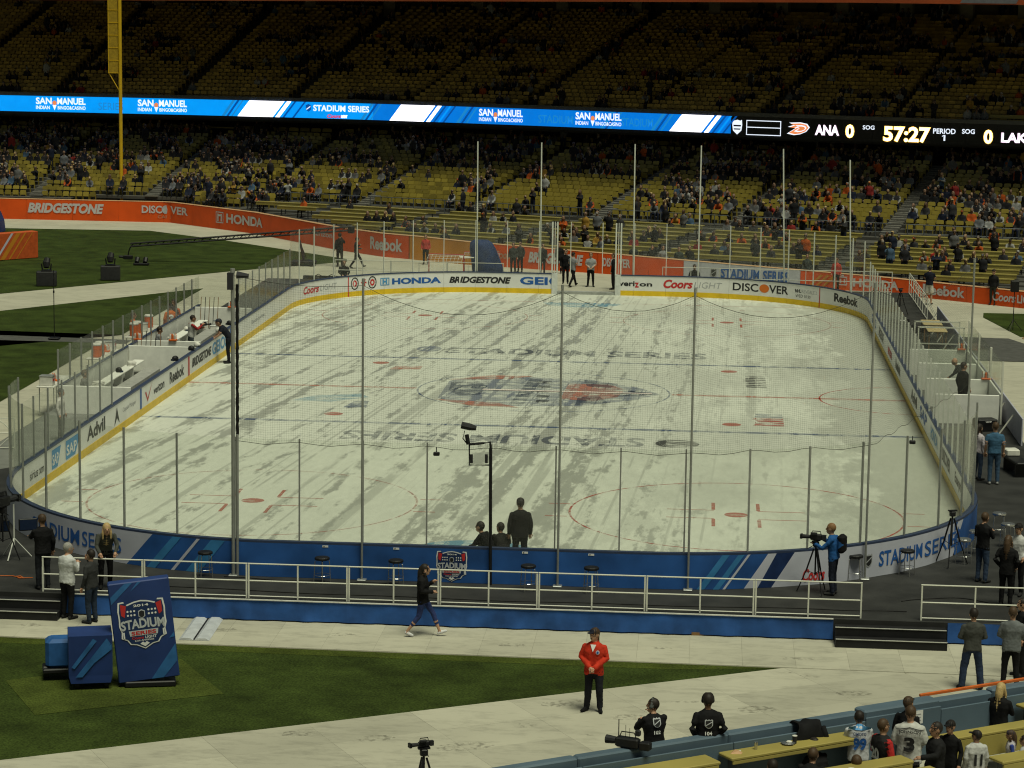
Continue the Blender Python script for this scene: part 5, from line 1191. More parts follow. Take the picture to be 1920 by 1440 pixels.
m_wr = M('rail_white', (.66,.66,.58), rough=.45, var=.05)
def rail_section(label, p0, p1, z, h=.80, bays=2, group='white guardrails round the rink platform', parent=None):
    p0 = Vector(p0); p1 = Vector(p1); d = p1-p0; L_ = d.length; o = thing('guardrail', label, 'guardrail', (p0.x, p0.y, z), math.atan2(d.y, d.x), group)
    for k in range(bays+1): MB().box((L_*k/bays*(1-.0)+(.02 if k == 0 else -.02 if k == bays else 0), 0, h/2), (.034,.034,h-.002)).build('post', m_wr, o)
    for zz in (h+.018, h*.52): MB().tube([(0,0,zz),(L_,0,zz)], .017, 8).build('rail', m_wr, o)
    MB().tube([(.04,0,.055),(L_-.04,0,.055)], .016, 6).build('rail', m_wr, o); return o
YR = -32.80
rx = lambda u: aty(u, 1140, YR).x
for i, (u0, u1) in enumerate(((80,269),(270,464),(465,652),(653,823),(824,1008),(1009,1210),(1211,1414),(1415,1616),(1726,1930))):
    rail_section(['leftmost white guardrail section beside the blond woman','white guardrail section above the tilted crest sign','white guardrail section left of the two close posts','short white guardrail section left of the walking woman','white guardrail section under the round board crest','white guardrail section right of the board crest','white guardrail section behind the red-jacketed steward','white guardrail section ending left of the black steps','white guardrail section right of the black steps'][i], (rx(u0), YR), (rx(u1), YR), DECK)
m_step = M('step_black', (.012,.012,.013), rough=.6, var=.2); m_nose = M('step_nosing', (.5,.5,.46), rough=.6)
def steps(label, x0, x1):
    o = thing('steps', label, 'steps', ((x0+x1)/2, DN-.06, G), 0, 'black steps up to the platform'); w = x1-x0
    for k, (z, y) in enumerate(((.19,-.62),(.385,-.31))):
        MB().box((0, y+.145+.0, z/2), (w, .305 if k else .30, z)).build('tread', m_step, o)
        MB().box((0, y-.012, z+.004), (w, .03, .014)).build('nosing', m_nose, o)
    return o
steps('black two-step stair below the gap in the white guardrail', aty(1566,1200,DN-.5).x, aty(1775,1200,DN-.5).x)
steps('black two-step stair at the left end of the blue skirt', -11.5, aty(113,1140,DN-.4).x)
# cable ramp on the floor
o = thing('cable_ramp', 'pale grey cable ramp lying across the white floor beside the crest sign', 'cable ramp', (-5.5,-33.9,G+.004)); m_ramp = M('ramp_grey', (.5,.52,.55), rough=.35, var=.12, scale=4)
for k, xx in enumerate((-.18,.17)):
    MB().loft([[(xx-.17,y,0),(xx-.09,y,.05),(xx+.09,y,.05),(xx+.17,y,0)] for y in (-1.05,1.05)]).build('ramp_half', m_ramp, o)
MB().box((0,0,.03),(.03,2.1,.012)).build('hinge', m_step, o); o.rotation_euler = (0,0,R(2))
m_wood = M('timber', (.22,.12,.05), rough=.8, var=.3)
for u, v, lab in ((1215,1187,'left'),(1308,1191,'middle'),(1508,1195,'right')):
    p = atz(u, v, G); bo = thing('timber_block', '%s small timber block lying at the foot of the blue skirt' % lab, 'timber', (p.x, p.y+.02, G+.002), R(3), 'timber blocks along the skirt')
    MB().box((0,0,.035),(.28,.10,.07)).build('block', m_wood, bo); MB().box((.04,0,.085),(.2,.07,.026)).build('block', m_wood, bo)
# cables on the deck
m_cable = M('cable_black', (.008,.008,.008), rough=.6)
for i, (pts, lab) in enumerate((([(300,1100),(700,1118),(1100,1132),(1500,1142),(1700,1148)], 'long black cable lying along the platform in front of the boards'), ([(1690,1128),(1790,1122),(1920,1142)], 'black cable lying on the platform right of the steps'), ([(420,1082),(560,1090),(700,1094),(830,1102)], 'loose black cable under the stools by the blue boards'))):
    P_ = [atz(u, v, DECK) for u, v in pts]; Q = catmull([(p.x, p.y) for p in P_], 10)
    tag(MB().tube([(x0, y0+.04*math.sin(k*.7), DECK+.012) for k, (x0, y0) in enumerate(Q)], .012, 6).build('cable', m_cable, None, True), lab, 'cable', 'cables on the platform')
# ================================================================== FAR AND SIDE RAILS, BARRIERS
xs = [(-12.6,-9.8),(-9.8,-7.0),(-7.0,-4.2),(3.6,6.4),(6.4,9.2),(9.2,12.0),(12.0,14.8)]
for i, (a, b) in enumerate(xs): rail_section('far white guardrail, %s from the left behind the far boards' % ORD[i], (a,33.1), (b,33.1), DECK, 1.0)
for i in range(4):
    o = rail_section('white side rail with slanted braces, %s from the far end on the right' % ORD[i], (15.6,32.9-i*2.6), (15.6,30.4-i*2.6), DECK, 1.0)
    for k in (0, 2.4): MB().tube([(k+.03,.03,.9),(k+.03,.5,.02)], .018, 6).build('brace', m_wr, o)
m_bar = M('barrier_pale', (.42,.42,.50), rough=.6, var=.1); bar = thing('side_barrier', 'pale lilac panel barrier along the right edge of the platform', 'barrier', (15.85,0,DECK))
for k in range(12):
    y0 = 20.5-k*2.5
    MB().bbox((0, y0-1.24, .45), (.05, 2.46, .9), b=.012).build('barrier_panel', m_bar, bar); MB().box((-.26, y0-.4, .35), (.04,.04,.78), 0, 0, 0, R(34)).build('strut', m_wr, bar)
# ================================================================== TEAM BENCHES (left) AND PENALTY BOXES (right)
BX = -15.6; bw = thing('bench_enclosure', 'white team bench enclosure with low glass walls beside the left boards', 'team bench', (BX,0,DECK))
m_white = M('bench_white', (.76,.76,.71), rough=.5, var=.06)
y = -8.2
while y < 13.5:
    MB().bbox((0, y+.76, .45), (.08, 1.50, .88), b=.015).build('back_panel', m_white, bw); MB().box((0, y+.76, 1.52), (.014, 1.46, 1.20)).build('glass_pane', m_glass, bw)
    MB().box((0, y, 1.08), (.055, .05, 2.14)).build('glass_post', m_post, bw); MB().box((0, y+.76, .905), (.12,1.5,.03)).build('cap_rail', m_cap, bw); y += 1.53
for y0, hgt, gl in ((-8.25,.95,1),(1.6,.95,0),(3.1,.95,0),(13.6,.95,1)):
    MB().bbox((1.25, y0, hgt/2), (2.4,.07,hgt), b=.015).build('partition', m_white, bw)
    if gl: MB().box((1.25, y0, hgt+.62), (2.36,.014,1.2)).build('glass_pane', m_glass, bw)
for y0, y1 in ((-7.6,1.2),(3.5,13.0)):
    MB().bbox((.55, (y0+y1)/2, .46), (.38, y1-y0, .05), b=.012).build('bench_seat', m_white, bw)
    q = y0+.4
    while q < y1: MB().box((.55, q, .215), (.3,.06,.43)).build('bench_leg', m_white, bw); q += 1.7
    MB().bbox((1.05, (y0+y1)/2, .10), (.55, y1-y0, .17), b=.012).build('step_plank', M('plank_grey', (.32,.32,.30), rough=.7, var=.15), bw)
tag(MB().poly([(DL+.02,-20,DECK+.004),(-13.2,-16,DECK+.004),(-13.2,14,DECK+.004),(DL+.02,14,DECK+.004)]).build('bench_floor', M('rubber_floor_grey', (.16,.165,.15), rough=.8, var=.2, scale=1.5)), kind='structure')
pb = thing('penalty_box', 'white panelled penalty and scorers boxes with glass beside the right boards', 'penalty box', (13.3,0,DECK))
for k, (y0, y1) in enumerate(((-5.4,-1.9),(-1.8,1.9),(2.0,5.6))):
    MB().bbox((2.35,(y0+y1)/2,.5),(.07,y1-y0-.08,1.0), b=.015).build('back_panel', m_white, pb)
    for yy in (y0, y1): MB().bbox((1.22, yy, .5), (2.1,.06,1.0), b=.015).build('partition', m_white, pb); MB().box((1.22, yy, 1.55), (2.06,.012,1.08)).build('glass_pane', m_glass, pb)
    MB().box((2.35,(y0+y1)/2,1.55),(.012,y1-y0-.1,1.08)).build('glass_pane', m_glass, pb)
    for yy in (y0, y1): MB().box((2.35, yy, 1.07), (.06,.06,2.12)).build('glass_post', m_wr, pb)
    MB().bbox((1.7,(y0+y1)/2,.45),(.4,y1-y0-.5,.05), b=.012).build('bench_seat', m_white, pb); MB().box((1.7,(y0+y1)/2,.21),(.3,.5,.42)).build('bench_leg', m_white, pb)
for yy in (5.9, 7.6): 
    MB().box((.5,yy,.9),(.05,.05,1.8)).build('frame_post', m_wr, pb); MB().box((2.2,yy,.9),(.05,.05,1.8)).build('frame_post', m_wr, pb)
    MB().box((1.35,yy,1.8),(1.75,.05,.05)).build('frame_bar', m_wr, pb); MB().box((1.35,yy,.95),(1.65,.04,.04)).build('frame_bar', m_wr, pb)
# ================================================================== FOREGROUND: blue wall, yellow tables
m_fwall = M('wall_slate_blue', (.085,.125,.165), rough=.6, var=.12, scale=1.2, detail=5); m_fyel = M('bench_yellow', (.33,.27,.075), rough=.5, var=.10, scale=1.3, detail=5)
FA0, FA1 = Vector((2.56,-46.47)), Vector((12.16,-39.96)); fax = (FA1-FA0).normalized(); fay = Vector((fax.y, -fax.x))
def F(a, b): p = FA0+fax*a+fay*b; return (p.x, p.y)
fang = math.atan2(fax.y, fax.x)
def fbox(a0, a1, b0, b1, z0, z1, bev=.015):
    c = F((a0+a1)/2, (b0+b1)/2); mb = MB(); mb.bbox((c[0], c[1], (z0+z1)/2), (a1-a0, b1-b0, z1-z0), fang, 0, bev); return mb
fwl = thing('seating_wall', 'slate blue padded wall between the white floor and the yellow tables', 'wall', (0,0,0))
for i, (a0, a1, top) in enumerate(((-6,-2.5,.70),(-2.49,1.2,.70),(1.21,4.4,.70),(4.41,7.4,.70),(7.41,9.2,.76),(9.21,10.6,.70),(10.61,14,.74))):
    fbox(a0, a1, 0, .24 if i != 4 else .36, G-.02, top, .03).build('wall_pad', m_fwall, fwl)
    fbox(a0, a1, .36, .40, -.75, top-.12, .01).build('inner_board', m_fwall, fwl)
fbox(9.0, 14, -.04, .02, .745, .80, .008).build('orange_edge', M('edge_orange', (.55,.12,.02), rough=.5), fwl)
fbox(-6, 14, -.035, -.004, G+.0, G+.62, .01).build('outer_face', M('wall_white_face', (.5,.5,.46)), fwl)
tag(MB().poly([F(-8,.42)+(-.75,), F(-8,2.6)+(-.75,), F(15,2.6)+(-.75,), F(15,.42)+(-.75,)][::-1]).build('seating_floor', m_conc), kind='structure')
tag(MB().add([F(-8,2.6)+(-.75,), F(15,2.6)+(-.75,), F(15,2.6)+(-.5,), F(-8,2.6)+(-.5,), F(15,5)+(-.5,), F(-8,5)+(-.5,)], [(0,1,2,3),(3,2,4,5)]).build('seating_floor', m_conc), kind='structure')
FT_ = []
def ytable(label, a0, a1, b0, b1, z, drop, zf):
    c = F((a0+a1)/2, (b0+b1)/2); o = thing('yellow_table', label, 'table', (c[0], c[1], zf), fang, 'yellow tables of the front seats'); L_ = a1-a0
    tt = MB().bbox((0,0,z-zf-.03), (L_, b1-b0, .06), b=.015).build('table_top', m_fyel, o)
    MB().bbox((0,-(b1-b0)/2+.03,z-zf-.06-drop/2), (L_-.06,.05,drop), b=.01).build('back_panel', m_fyel, tt)
    for k in (-1, 1): MB().box((k*(L_/2-.2),0,(z-zf-.06)/2),(.06,.3,z-zf-.06)).build('leg', m_rail, o)
    return o
ytable('yellow table behind the crouching cameraman at the lower edge', -.4, 3.75, .45, .95, .47, .25, -.75)
ytable('yellow table with cans and food below the black jacket', 4.05, 7.3, .42, .86, .46, .07, -.75)
ytable('yellow table behind the blond woman in black at the right edge', 11.0, 13.8, .45, .85, .47, .25, -.75)
ytable('long yellow table in front of the fans, lower right', 3.9, 7.0, 1.95, 2.35, .42, .4, -.75)
ytable('yellow table behind the boy in jersey eleven', 8.1, 12.0, 1.25, 1.6, .42, .4, -.75)
ytable('yellow table at the bottom right corner', 8.2, 11.5, 2.95, 3.35, .50, .4, -.5)
ytable('lowest yellow table at the bottom edge under the fans', 3.0, 6.9, 2.9, 3.3, .5, .4, -.5)
# ================================================================== PROPS
m_blk = M('equipment_black', (.010,.010,.011), rough=.5, var=.2, scale=8); m_blk2 = M('equipment_dark', (.022,.022,.024), rough=.6, var=.2, scale=8); m_chrome = M('chrome', (.55,.55,.54), rough=.25, metal=.9, var=.05)
m_orange = M('cooler_orange', (.62,.11,.01), rough=.45, var=.08); m_lid = M('cooler_lid', (.62,.61,.56), rough=.5); m_scr = M('monitor_screen', (.01,.02,.05), rough=.2, spec=.5)
# crest sign on the grass
carpet = [(-8.69,-38.66),(-7.4,-41.07),(-3.98,-39.07),(-5.42,-36.5)]
sheet('grass_mat', carpet, G-.006, grass_mat('artificial_turf', (.050,.066,.012)))
m_sign = M('sign_blue', (.018,.042,.16), rough=.5, var=.18, scale=1.4); m_signl = M('sign_light_blue', (.03,.13,.34), rough=.5, var=.25, scale=3)
o = thing('crest_sign', 'tall tilted blue sign box with a stadium crest on the grass', 'sign', (-5.62,-38.62,G), R(14))
tl = R(-6); q = Matrix.Rotation(tl, 3, 'Y')
def slab(c, d, name, m, par, b=.02):
    mb = MB(); mb.bbox((0,0,0), d, b=b); mb.v = [tuple(Vector(c)+q@Vector(p)) for p in mb.v]; return mb.build(name, m, par)
slab((-.13,0,1.20), (1.26,.30,2.12), 'panel', m_sign, o)
D = Decal(lambda x, y, l: tuple(Vector((-.13,0,1.20))+q@Vector((x, -.153-.004*l, y)))); shield(D, .0, .14, .98, 1.04, 2); D.build('crest', o)
for pts in ([(.05,-1.04),(.30,-1.04),(.615,-.72),(.615,-.35)], [(.615,-.2),(.615,-.10),(.50,-.22)], [(-.60,.62),(-.60,.78),(-.28,1.04),(-.12,1.04)], [(-.02,1.04),(.06,1.04),(-.18,.86)]):
    D = Decal(lambda x, y, l: tuple(Vector((-.13,0,1.20))+q@Vector((x, -.153-.004*l, y)))); D.poly(pts, m_signl, 1); D.build('diagonal_stripe', o)
MB().bbox((0,.05,.06), (1.05,.5,.12), b=.02).build('base', m_blk, o); MB().tube([(.35,.1,.5),(.35,.75,.02)], .03, 6).build('prop', m_blk, o); MB().tube([(-.35,.1,.5),(-.35,.75,.02)], .03, 6).build('prop', m_blk, o)
o = thing('covered_machine', 'low blue covered machine box with pale diagonal stripes beside the crest sign', 'machine', (-6.83,-38.75,G), R(16))
MB().loft([[(x*w,y*.42+(-.06 if z > .5 else 0),z) for x, y in ((-.5,-1),(.44,-1),(.44,1),(-.5,1))] for z, w in ((.14,.86),(.3,.95),(1.16,.95))]).build('cover', m_sign, o)
for k, pts in enumerate(([(-.34,.28),(-.2,.28),(.38,.98),(.30,1.10)], [(-.05,.62),(.05,.58),(.40,.86),(.40,.98)], [(-.42,.5),(-.36,.46),(.1,1.05),(.02,1.1)])):
    D = Decal(lambda x, y, l: (x, -.44-.05*max(0,(y-.3)/.86)-.006, y)); D.poly(pts, m_signl, 1); D.build('diagonal_stripe', o)
for sx in (-.3, .3):
    for sy in (-.28, .28): MB().tube([(sx-.04,sy,.085),(sx+.04,sy,.085)], .083, 10).build('wheel', m_blk, o)
o = thing('covered_machine', 'small blue covered engine unit with black wheels behind the striped box', 'machine', (-7.62,-38.25,G), R(16))
MB().bbox((0,0,.55), (.62,.5,.62), b=.07).build('cover', M('cover_blue', (.02,.09,.27), rough=.6, var=.2), o); MB().bbox((0,-.05,.2), (.75,.55,.1), b=.02).build('chassis', m_blk, o)
for sx in (-.3, .3): MB().tube([(sx-.05,-.1,.15),(sx+.05,-.1,.15)], .148, 12).build('wheel', m_blk, o)
MB().tube([(.2,-.27,.45),(.38,-.3,.3),(.42,-.1,.2)], .04, 6).build('hose', m_blk, o)
# stools
def stool(kind):
    o = thing('stool', 's', 'stool'); top = m_blk if kind == 'black' else m_chrome
    mb = MB(); mb.loft([[(r*math.cos(a), r*math.sin(a), z) for a in np.linspace(0, 2*math.pi, 17)[:-1]] for r, z in ((.15,.56),(.18,.575),(.18,.615),(.16,.63))]); mb.build('seat', top, o)
    for k in range(4):
        a = k*math.pi/2+.5; MB().tube([(.10*math.cos(a), .10*math.sin(a), .57), (.17*math.cos(a), .17*math.sin(a), .53), (.20*math.cos(a), .20*math.sin(a), .0)], .011, 6).build('leg', m_chrome, o)
    MB().tube([(.185*math.cos(a), .185*math.sin(a), .2) for a in np.linspace(0, 2*math.pi, 17)], .008, 5).build('foot_ring', m_chrome, o); return o
sb, sc_ = stool('black'), stool('chrome'); used = {'b': False, 'c': False}
for k, u, v, lab in (('b',385,1082,'black round stool by the blue boards, leftmost behind the guardrail'),('b',604,1093,'black stool left of the second net pole'),('b',742,1098,'black stool left of the round board crest'),('b',990,1108,'black stool left of the third net pole'),('b',1108,1112,'black stool right of the third net pole'),('b',1603,1088,'round stool right behind the blue-hooded cameraman'),('b',1700,1078,'black padded stool in front of the right lettering'),
                     ('c',1872,1005,'chrome topped stool furthest back on the right platform'),('c',1888,1026,'chrome topped stool just behind the white-shirted person'),('c',1806,1056,'chrome topped stool beside the black tripod'),('c',1828,1040,'chrome topped stool between tripod and black-sweater man')):
    pr = sb if k == 'b' else sc_; o = pr if not used[k] else copy_tree(pr); used[k] = True; p = atz(u, v, DECK); o.location = (p.x, p.y, DECK); o.rotation_euler = (0,0,random.random()*3); tag(o, lab, 'stool', 'stools round the platform')
# tripods and cameras
def tripod(label, loc, h=1.25, spread=.42, m=None, head=True, rz=.3, name='tripod'):
    m = m or m_blk; o = thing(name, label, 'tripod', loc, rz, 'tripods')
    for k in range(3):
        a = k*2*math.pi/3; ex = (spread*math.cos(a), spread*math.sin(a), .02); mid = (spread*.5*math.cos(a), spread*.5*math.sin(a), h*.48)
        l = MB(); l.tube([(0.05*math.cos(a), .05*math.sin(a), h*.95), mid], .022, 6); l.tube([mid, ex], .016, 6); l.build('leg', m, o)
        MB().tube([mid, (0,0,h*.42)], .009, 5).build('spreader', m, o)
    MB().tube([(0,0,h*.4),(0,0,h)], .022, 6).build('column', m, o)
    if head:
        MB().bbox((0,0,h+.06),(.14,.12,.13), b=.02).build('head', m, o); MB().box((0,0,h+.14),(.22,.09,.03)).build('plate', m, o); MB().tube([(0,.02,h+.05),(.16,.38,h-.14)], .010, 5).build('pan_handle', m, o)
    return o
def broadcast_camera(label, loc, rz, s=1.0):
    o = thing('video_camera', label, 'camera', loc, rz, 'television cameras')
    MB().bbox((0,0,.10*s), (.13*s,.36*s,.19*s), b=.02).build('body', m_blk, o); MB().tube([(0,.18*s,.10*s),(0,.42*s,.10*s)], [.055*s,.065*s], 10).build('lens', m_blk2, o)
    MB().box((0,.45*s,.10*s),(.17*s,.07*s,.13*s)).build('lens_hood', m_blk, o.children[-1]); MB().tube([(0,-.14*s,.19*s),(0,-.12*s,.28*s),(0,.12*s,.28*s),(0,.14*s,.19*s)], .015*s, 6).build('handle', m_blk, o)
    MB().bbox((-.10*s,.06*s,.22*s),(.08*s,.20*s,.08*s), b=.01).build('viewfinder', m_blk2, o); MB().box((0,-.24*s,.10*s),(.11*s,.12*s,.15*s)).build('battery', m_blk2, o); return o
p = atz(1782, 1060, DECK); tripod('black camera tripod without a camera in front of the right lettering', (p.x, p.y, DECK), 1.25, .45)
p = atz(795, 1386, G+1.22); tripod('black camera tripod standing at the bottom edge of the white floor', (p.x, p.y, G), .92, .36)
broadcast_camera('video camera on the tripod at the bottom edge', (p.x, p.y, G+1.075), R(120), .6)
pc = atz(1527, 1112, DECK); tripod('thin tripod under the camera of the blue-hooded cameraman', (pc.x, pc.y, DECK), 1.12, .42, rz=.9); broadcast_camera('black shoulder video camera in front of the blue-hooded cameraman', (pc.x, pc.y, DECK+1.275), R(80), .78)
o = thing('mobile_camera_rig', 'black remote camera rig with antennas resting on the slate blue wall', 'camera', F(2.3,.12)+(.70,), R(70)); o.scale = (.8,.8,.8)
MB().bbox((0,0,.13),(.22,.55,.22), b=.03).build('body', m_blk, o); MB().tube([(0,.28,.14),(0,.52,.14)], [.08,.10], 10).build('lens', m_blk2, o); MB().tube([(.0,-.2,.24),(0,-.15,.36),(0,.15,.36),(0,.2,.24)], .014, 6).build('handle', m_blk, o)
for k, (x0, hh) in enumerate(((-.06,.45),(.06,.30),(.0,.26))): MB().tube([(x0,.2-.12*k,.2),(x0,.2-.12*k,.2+hh)], .012 if k == 0 else .006, 5).build('antenna', m_blk, o)
MB().bbox((.1,-.2,.34),(.10,.12,.14), b=.02).build('viewfinder', m_blk2, o); MB().bbox((0,-.42,.10),(.2,.25,.18), b=.02).build('battery', m_blk, o)
# robotic camera mast on the near glass
yb = -30.72; zz = lambda u, v: aty(u, v, yb); b0 = zz(920,1040); o = thing('robotic_camera', 'black robotic camera on a bent mast above the near glass', 'camera', (b0.x, yb, DECK))
def rel(u, v): p = zz(u, v); return (p.x-b0.x, 0, p.z-DECK)
MB().tube([(0,0,0), rel(920,840)], .040, 8).build('mast', m_blk, o)
MB().tube([rel(920,845), rel(919,829), rel(905,831), rel(880,833)], .030, 8).build('upper_arm', m_blk, o)
MB().tube([rel(880,833), rel(880,872), rel(919,872)], .020, 6).build('lower_arm', m_blk, o)
for u in (884, 912): MB().tube([rel(u,868), rel(u,852)], .035, 8).build('counterweight', m_blk2, o)
MB().tube([rel(878,833), rel(875,815)], .050, 8).build('neck', m_blk, o)
a = Vector(rel(865,797)); b = Vector(rel(893,803)); MB().tube([a, a.lerp(b,.6), b], [.085,.085,.055], 8).build('camera_head', m_blk2, o); MB().tube([rel(874,830), rel(868,822), rel(871,808)], .014, 6).build('cable', m_blk, o)
for u, v, lab in ((819,851,'small black box clipped to the net edge above the near glass'),(1708,829,'small black box hanging at the top of the right corner glass')):
    q_ = rk.su(u, 3.4, rk.L-20, rk.L, .05) if u < 858 else rk.su(u, 3.4, 0, 16.6, .05); x0, y0 = rk.at(q_, .10); zc = aty(u, v, y0).z
    o = thing('clip_camera', lab, 'camera', (x0, y0, zc), 0, 'small boxes on the glass'); MB().bbox((0,0,0),(.15,.09,.09), b=.015).build('body', m_blk, o); MB().tube([(0,.0,.04),(0,-.03,.16)], .012, 5).build('clip', m_blk, o)
# left camera position: camera, monitors, light stand
p = atz(6, 1052, DECK); tripod('black tripod of the big camera at the left edge', (p.x, p.y, DECK), 1.2, .4); broadcast_camera('large black television camera at the left edge', (p.x, p.y, DECK+1.35), R(-20), 1.3)
p = atz(27, 1046, DECK); o = thing('light_stand', 'pale three-legged stand with two dark monitors at the left edge', 'stand', (p.x, p.y, DECK), .4)
for k in range(3): a = k*2.1; MB().tube([(0,0,.5),(.42*math.cos(a), .42*math.sin(a), .015)], .016, 6).build('leg', m_postw, o)
MB().tube([(0,0,.3),(0,0,1.35)], .02, 6).build('column', m_postw, o)
for x0 in (-.34, .34): mm = MB().bbox((x0,-.05,.83),(.46,.06,.30), b=.015).build('monitor', m_blk, o); MB().box((x0,-.084,.83),(.41,.006,.25)).build('screen', m_scr, mm)
p = atz(8, 1082, DECK); tag(MB().tube([(p.x-.4+.1*k+.25*math.cos(k), p.y+.12*math.sin(k*1.7), DECK+.014) for k in range(12)], .013, 6).build('cable', M('cable_orange', (.42,.10,.02)), None, True), 'tangled orange cable on the deck at the left edge', 'cable')
o = thing('truss_frame', 'white truss frame on the platform at the left edge', 'truss', tuple(atz(12, 842, DECK)), R(10))
for x0 in (-.25, .25): MB().tube([(x0,0,0),(x0,0,.95)], .022, 6).build('upright', m_wr, o)
for z in (.05,.5,.95): MB().tube([(-.25,0,z),(.25,0,z)], .016, 6).build('crossbar', m_wr, o)
MB().tube([(-.25,0,.05),(.25,0,.5)], .014, 6).build('brace', m_wr, o); MB().tube([(.25,0,.5),(-.25,0,.95)], .014, 6).build('brace', m_wr, o)
# coolers, cones and helmets round the benches
def cooler(label, loc):
    o = thing('drink_cooler', label, 'cooler', loc, random.random()*3, 'orange drink coolers')
    MB().loft([[(r*math.cos(a), r*math.sin(a), z) for a in np.linspace(0, 2*math.pi, 15)[:-1]] for r, z in ((.15,0),(.17,.04),(.175,.40),(.165,.44))]).build('body', m_orange, o); bd_ = o.children[-1]
    MB().loft([[(r*math.cos(a), r*math.sin(a), z) for a in np.linspace(0, 2*math.pi, 15)[:-1]] for r, z in ((.18,.442),(.185,.48),(.16,.52))]).build('lid', m_lid, bd_)
    MB().tube([(.17,0,.08),(.22,0,.08),(.22,0,.04)], .018, 6).build('spigot', m_lid, bd_); return o
XT = -16.6
def behind(u, v, x=XT): return atx(u, v, x)
tbl = []
for i, (y0, y1, lab) in enumerate(((-6.2,-3.6,'white folding table behind the near bench with an orange cone'),(.6,3.2,'white folding table with coolers behind the bench middle'),(6.6,10.4,'white folding table with coolers behind the far bench'))):
    o = thing('folding_table', lab, 'table', (XT,(y0+y1)/2,G), 0, 'tables behind the benches'); MB().bbox((0,0,1.02),(.62,y1-y0,.05), b=.015).build('table_top', m_lid, o)
    for sx in (-.25,.25):
        for sy in (-1, 1): MB().tube([(sx,sy*((y1-y0)/2-.2),0),(sx,sy*((y1-y0)/2-.2),.995)], .018, 6).build('leg', m_post, o)
ZT = G+1.047
for y0, lab in ((1.0,'orange drink cooler nearest the bench middle on the table'),(1.5,'orange drink cooler right of the nearest one'),(7.0,'orange drink cooler, near one of the far pair'),(7.5,'orange drink cooler, far one of the far pair'),(9.6,'orange drink cooler at the far end of the far table')): cooler(lab, (XT, y0, ZT))
def cone(label, loc):
    o = thing('squeeze_bottle_rack', label, 'bottle rack', loc, 0, 'orange bottle racks'); MB().bbox((0,0,.03),(.30,.22,.06), b=.015).build('tray', m_orange, o)
    for k in range(6): 
        bx_ = MB(); x0, y0 = -.09+.09*(k % 3), -.05+.10*(k//3); bx_.loft([[(x0+r*math.cos(a), y0+r*math.sin(a), z) for a in np.linspace(0, 2*math.pi, 9)[:-1]] for r, z in ((.034,.062),(.036,.20),(.028,.23),(.012,.27))]); bx_.build('bottle', M('bottle_orange', (.6,.13,.02)) if k % 2 else m_lid, o)
    return o
for x0, y0, z, lab in ((XT,-4.9,ZT,'orange bottle rack on the table behind the near bench'),(-15.6,3.35,DECK+.92,'orange bottle rack on the white wall between the benches'),(-14.0,13.6,DECK+.953,'orange bottle rack on the far end wall of the bench'),(XT,2.4,ZT,'orange bottle rack right of the coolers'),(-14.2,3.1,DECK+.953,'orange bottle rack beside the seated man with the helmet'),(15.4,5.62,DECK+1.003,'orange bottle rack on the far penalty box wall'),(15.5,-1.86,DECK+1.003,'orange bottle rack on the near penalty box wall')): cone(lab, (x0, y0, z))
def helmet(label, loc, m):
    o = thing('helmet', label, 'helmet', loc, random.random()*6, 'hockey helmets'); MB().loft([[(r*math.cos(a)*.9, r*1.15*math.sin(a), z) for a in np.linspace(0, 2*math.pi, 13)[:-1]] for r, z in ((.105,0),(.115,.06),(.10,.13),(.05,.17),(.01,.18))]).build('shell', m, o, True)
    MB().box((0,.13,.03),(.16,.015,.07)).build('visor', m_scr, o); return o
helmet('dark helmet lying on the near bench board', (-13.1,1.2,1.0), m_blk); helmet('white helmet on the board beside the red-sleeved photographer', (-13.1,2.2,1.0), m_lid)
for k, (x0, y0, lab, mm) in enumerate(((-13.12,-1.5,'black helmet on the near bench board','b'),(-13.12,8.6,'black helmet on the far bench board','b'),(-13.12,6.4,'white helmet on the far bench board','w'),(-15.05,-2.0,'black helmet on the near bench seat','b2'),(-15.05,9.5,'white helmet on the far bench seat','w2'))):
    helmet(lab, (x0, y0, 1.0 if '2' not in mm else DECK+.486), m_blk if mm[0] == 'b' else m_lid)
for k, (x0, y0, lab) in enumerate(((-15.0,-5.2,'folded white towels on the near bench seat, left stack'),(-15.0,-.3,'folded white towels on the near bench seat, right stack'),(-15.0,6.4,'folded white towels on the far bench seat'))):
    o = thing('towel_stack', lab, 'towels', (x0, y0, DECK+.487), random.random(), 'towels on the benches')
    for j in range(3): MB().bbox((.01*j,0,.025+.05*j),(.30,.36,.046), b=.02).build('towel', m_lid, o)
for k, (y0, lab) in enumerate(((2.0,'hockey sticks leaning between the two benches'),(12.9,'hockey sticks leaning at the far end of the bench'))):
    o = thing('stick_rack', lab, 'hockey sticks', (-15.2,y0,DECK), 0, 'hockey stick racks')
    for j in range(5):
        st_ = MB(); x0 = .18*j; st_.tube([(x0,-.06,.02),(x0+.05,.08,1.45)], .014, 5); st_.box((x0-.1,-.06,.05),(.26,.02,.07)); st_.build('hockey_stick', m_blk if j % 2 else m_wood, o)
for k, (x0, y0, z, lab) in enumerate(((XT,-5.9,ZT,'white crate on the table behind the near bench'),(XT,3.0,ZT,'white crate beside the coolers'),(XT,8.4,ZT,'white crate between the far coolers'),(-14.5,12.6,DECK,'white equipment box inside the far end of the bench'),(-14.4,-7.5,DECK,'white equipment box inside the near end of the bench'))):
    o = thing('crate', lab, 'crate', (x0, y0, z), .1*k, 'white crates round the benches'); MB().bbox((0,0,.16),(.45,.36,.32), b=.02).build('box', m_lid, o); MB().bbox((0,0,.335),(.48,.39,.03), b=.01).build('lid', m_post, o); MB().box((.23,0,.2),(.008,.16,.08)).build('label', ink('red'), o)
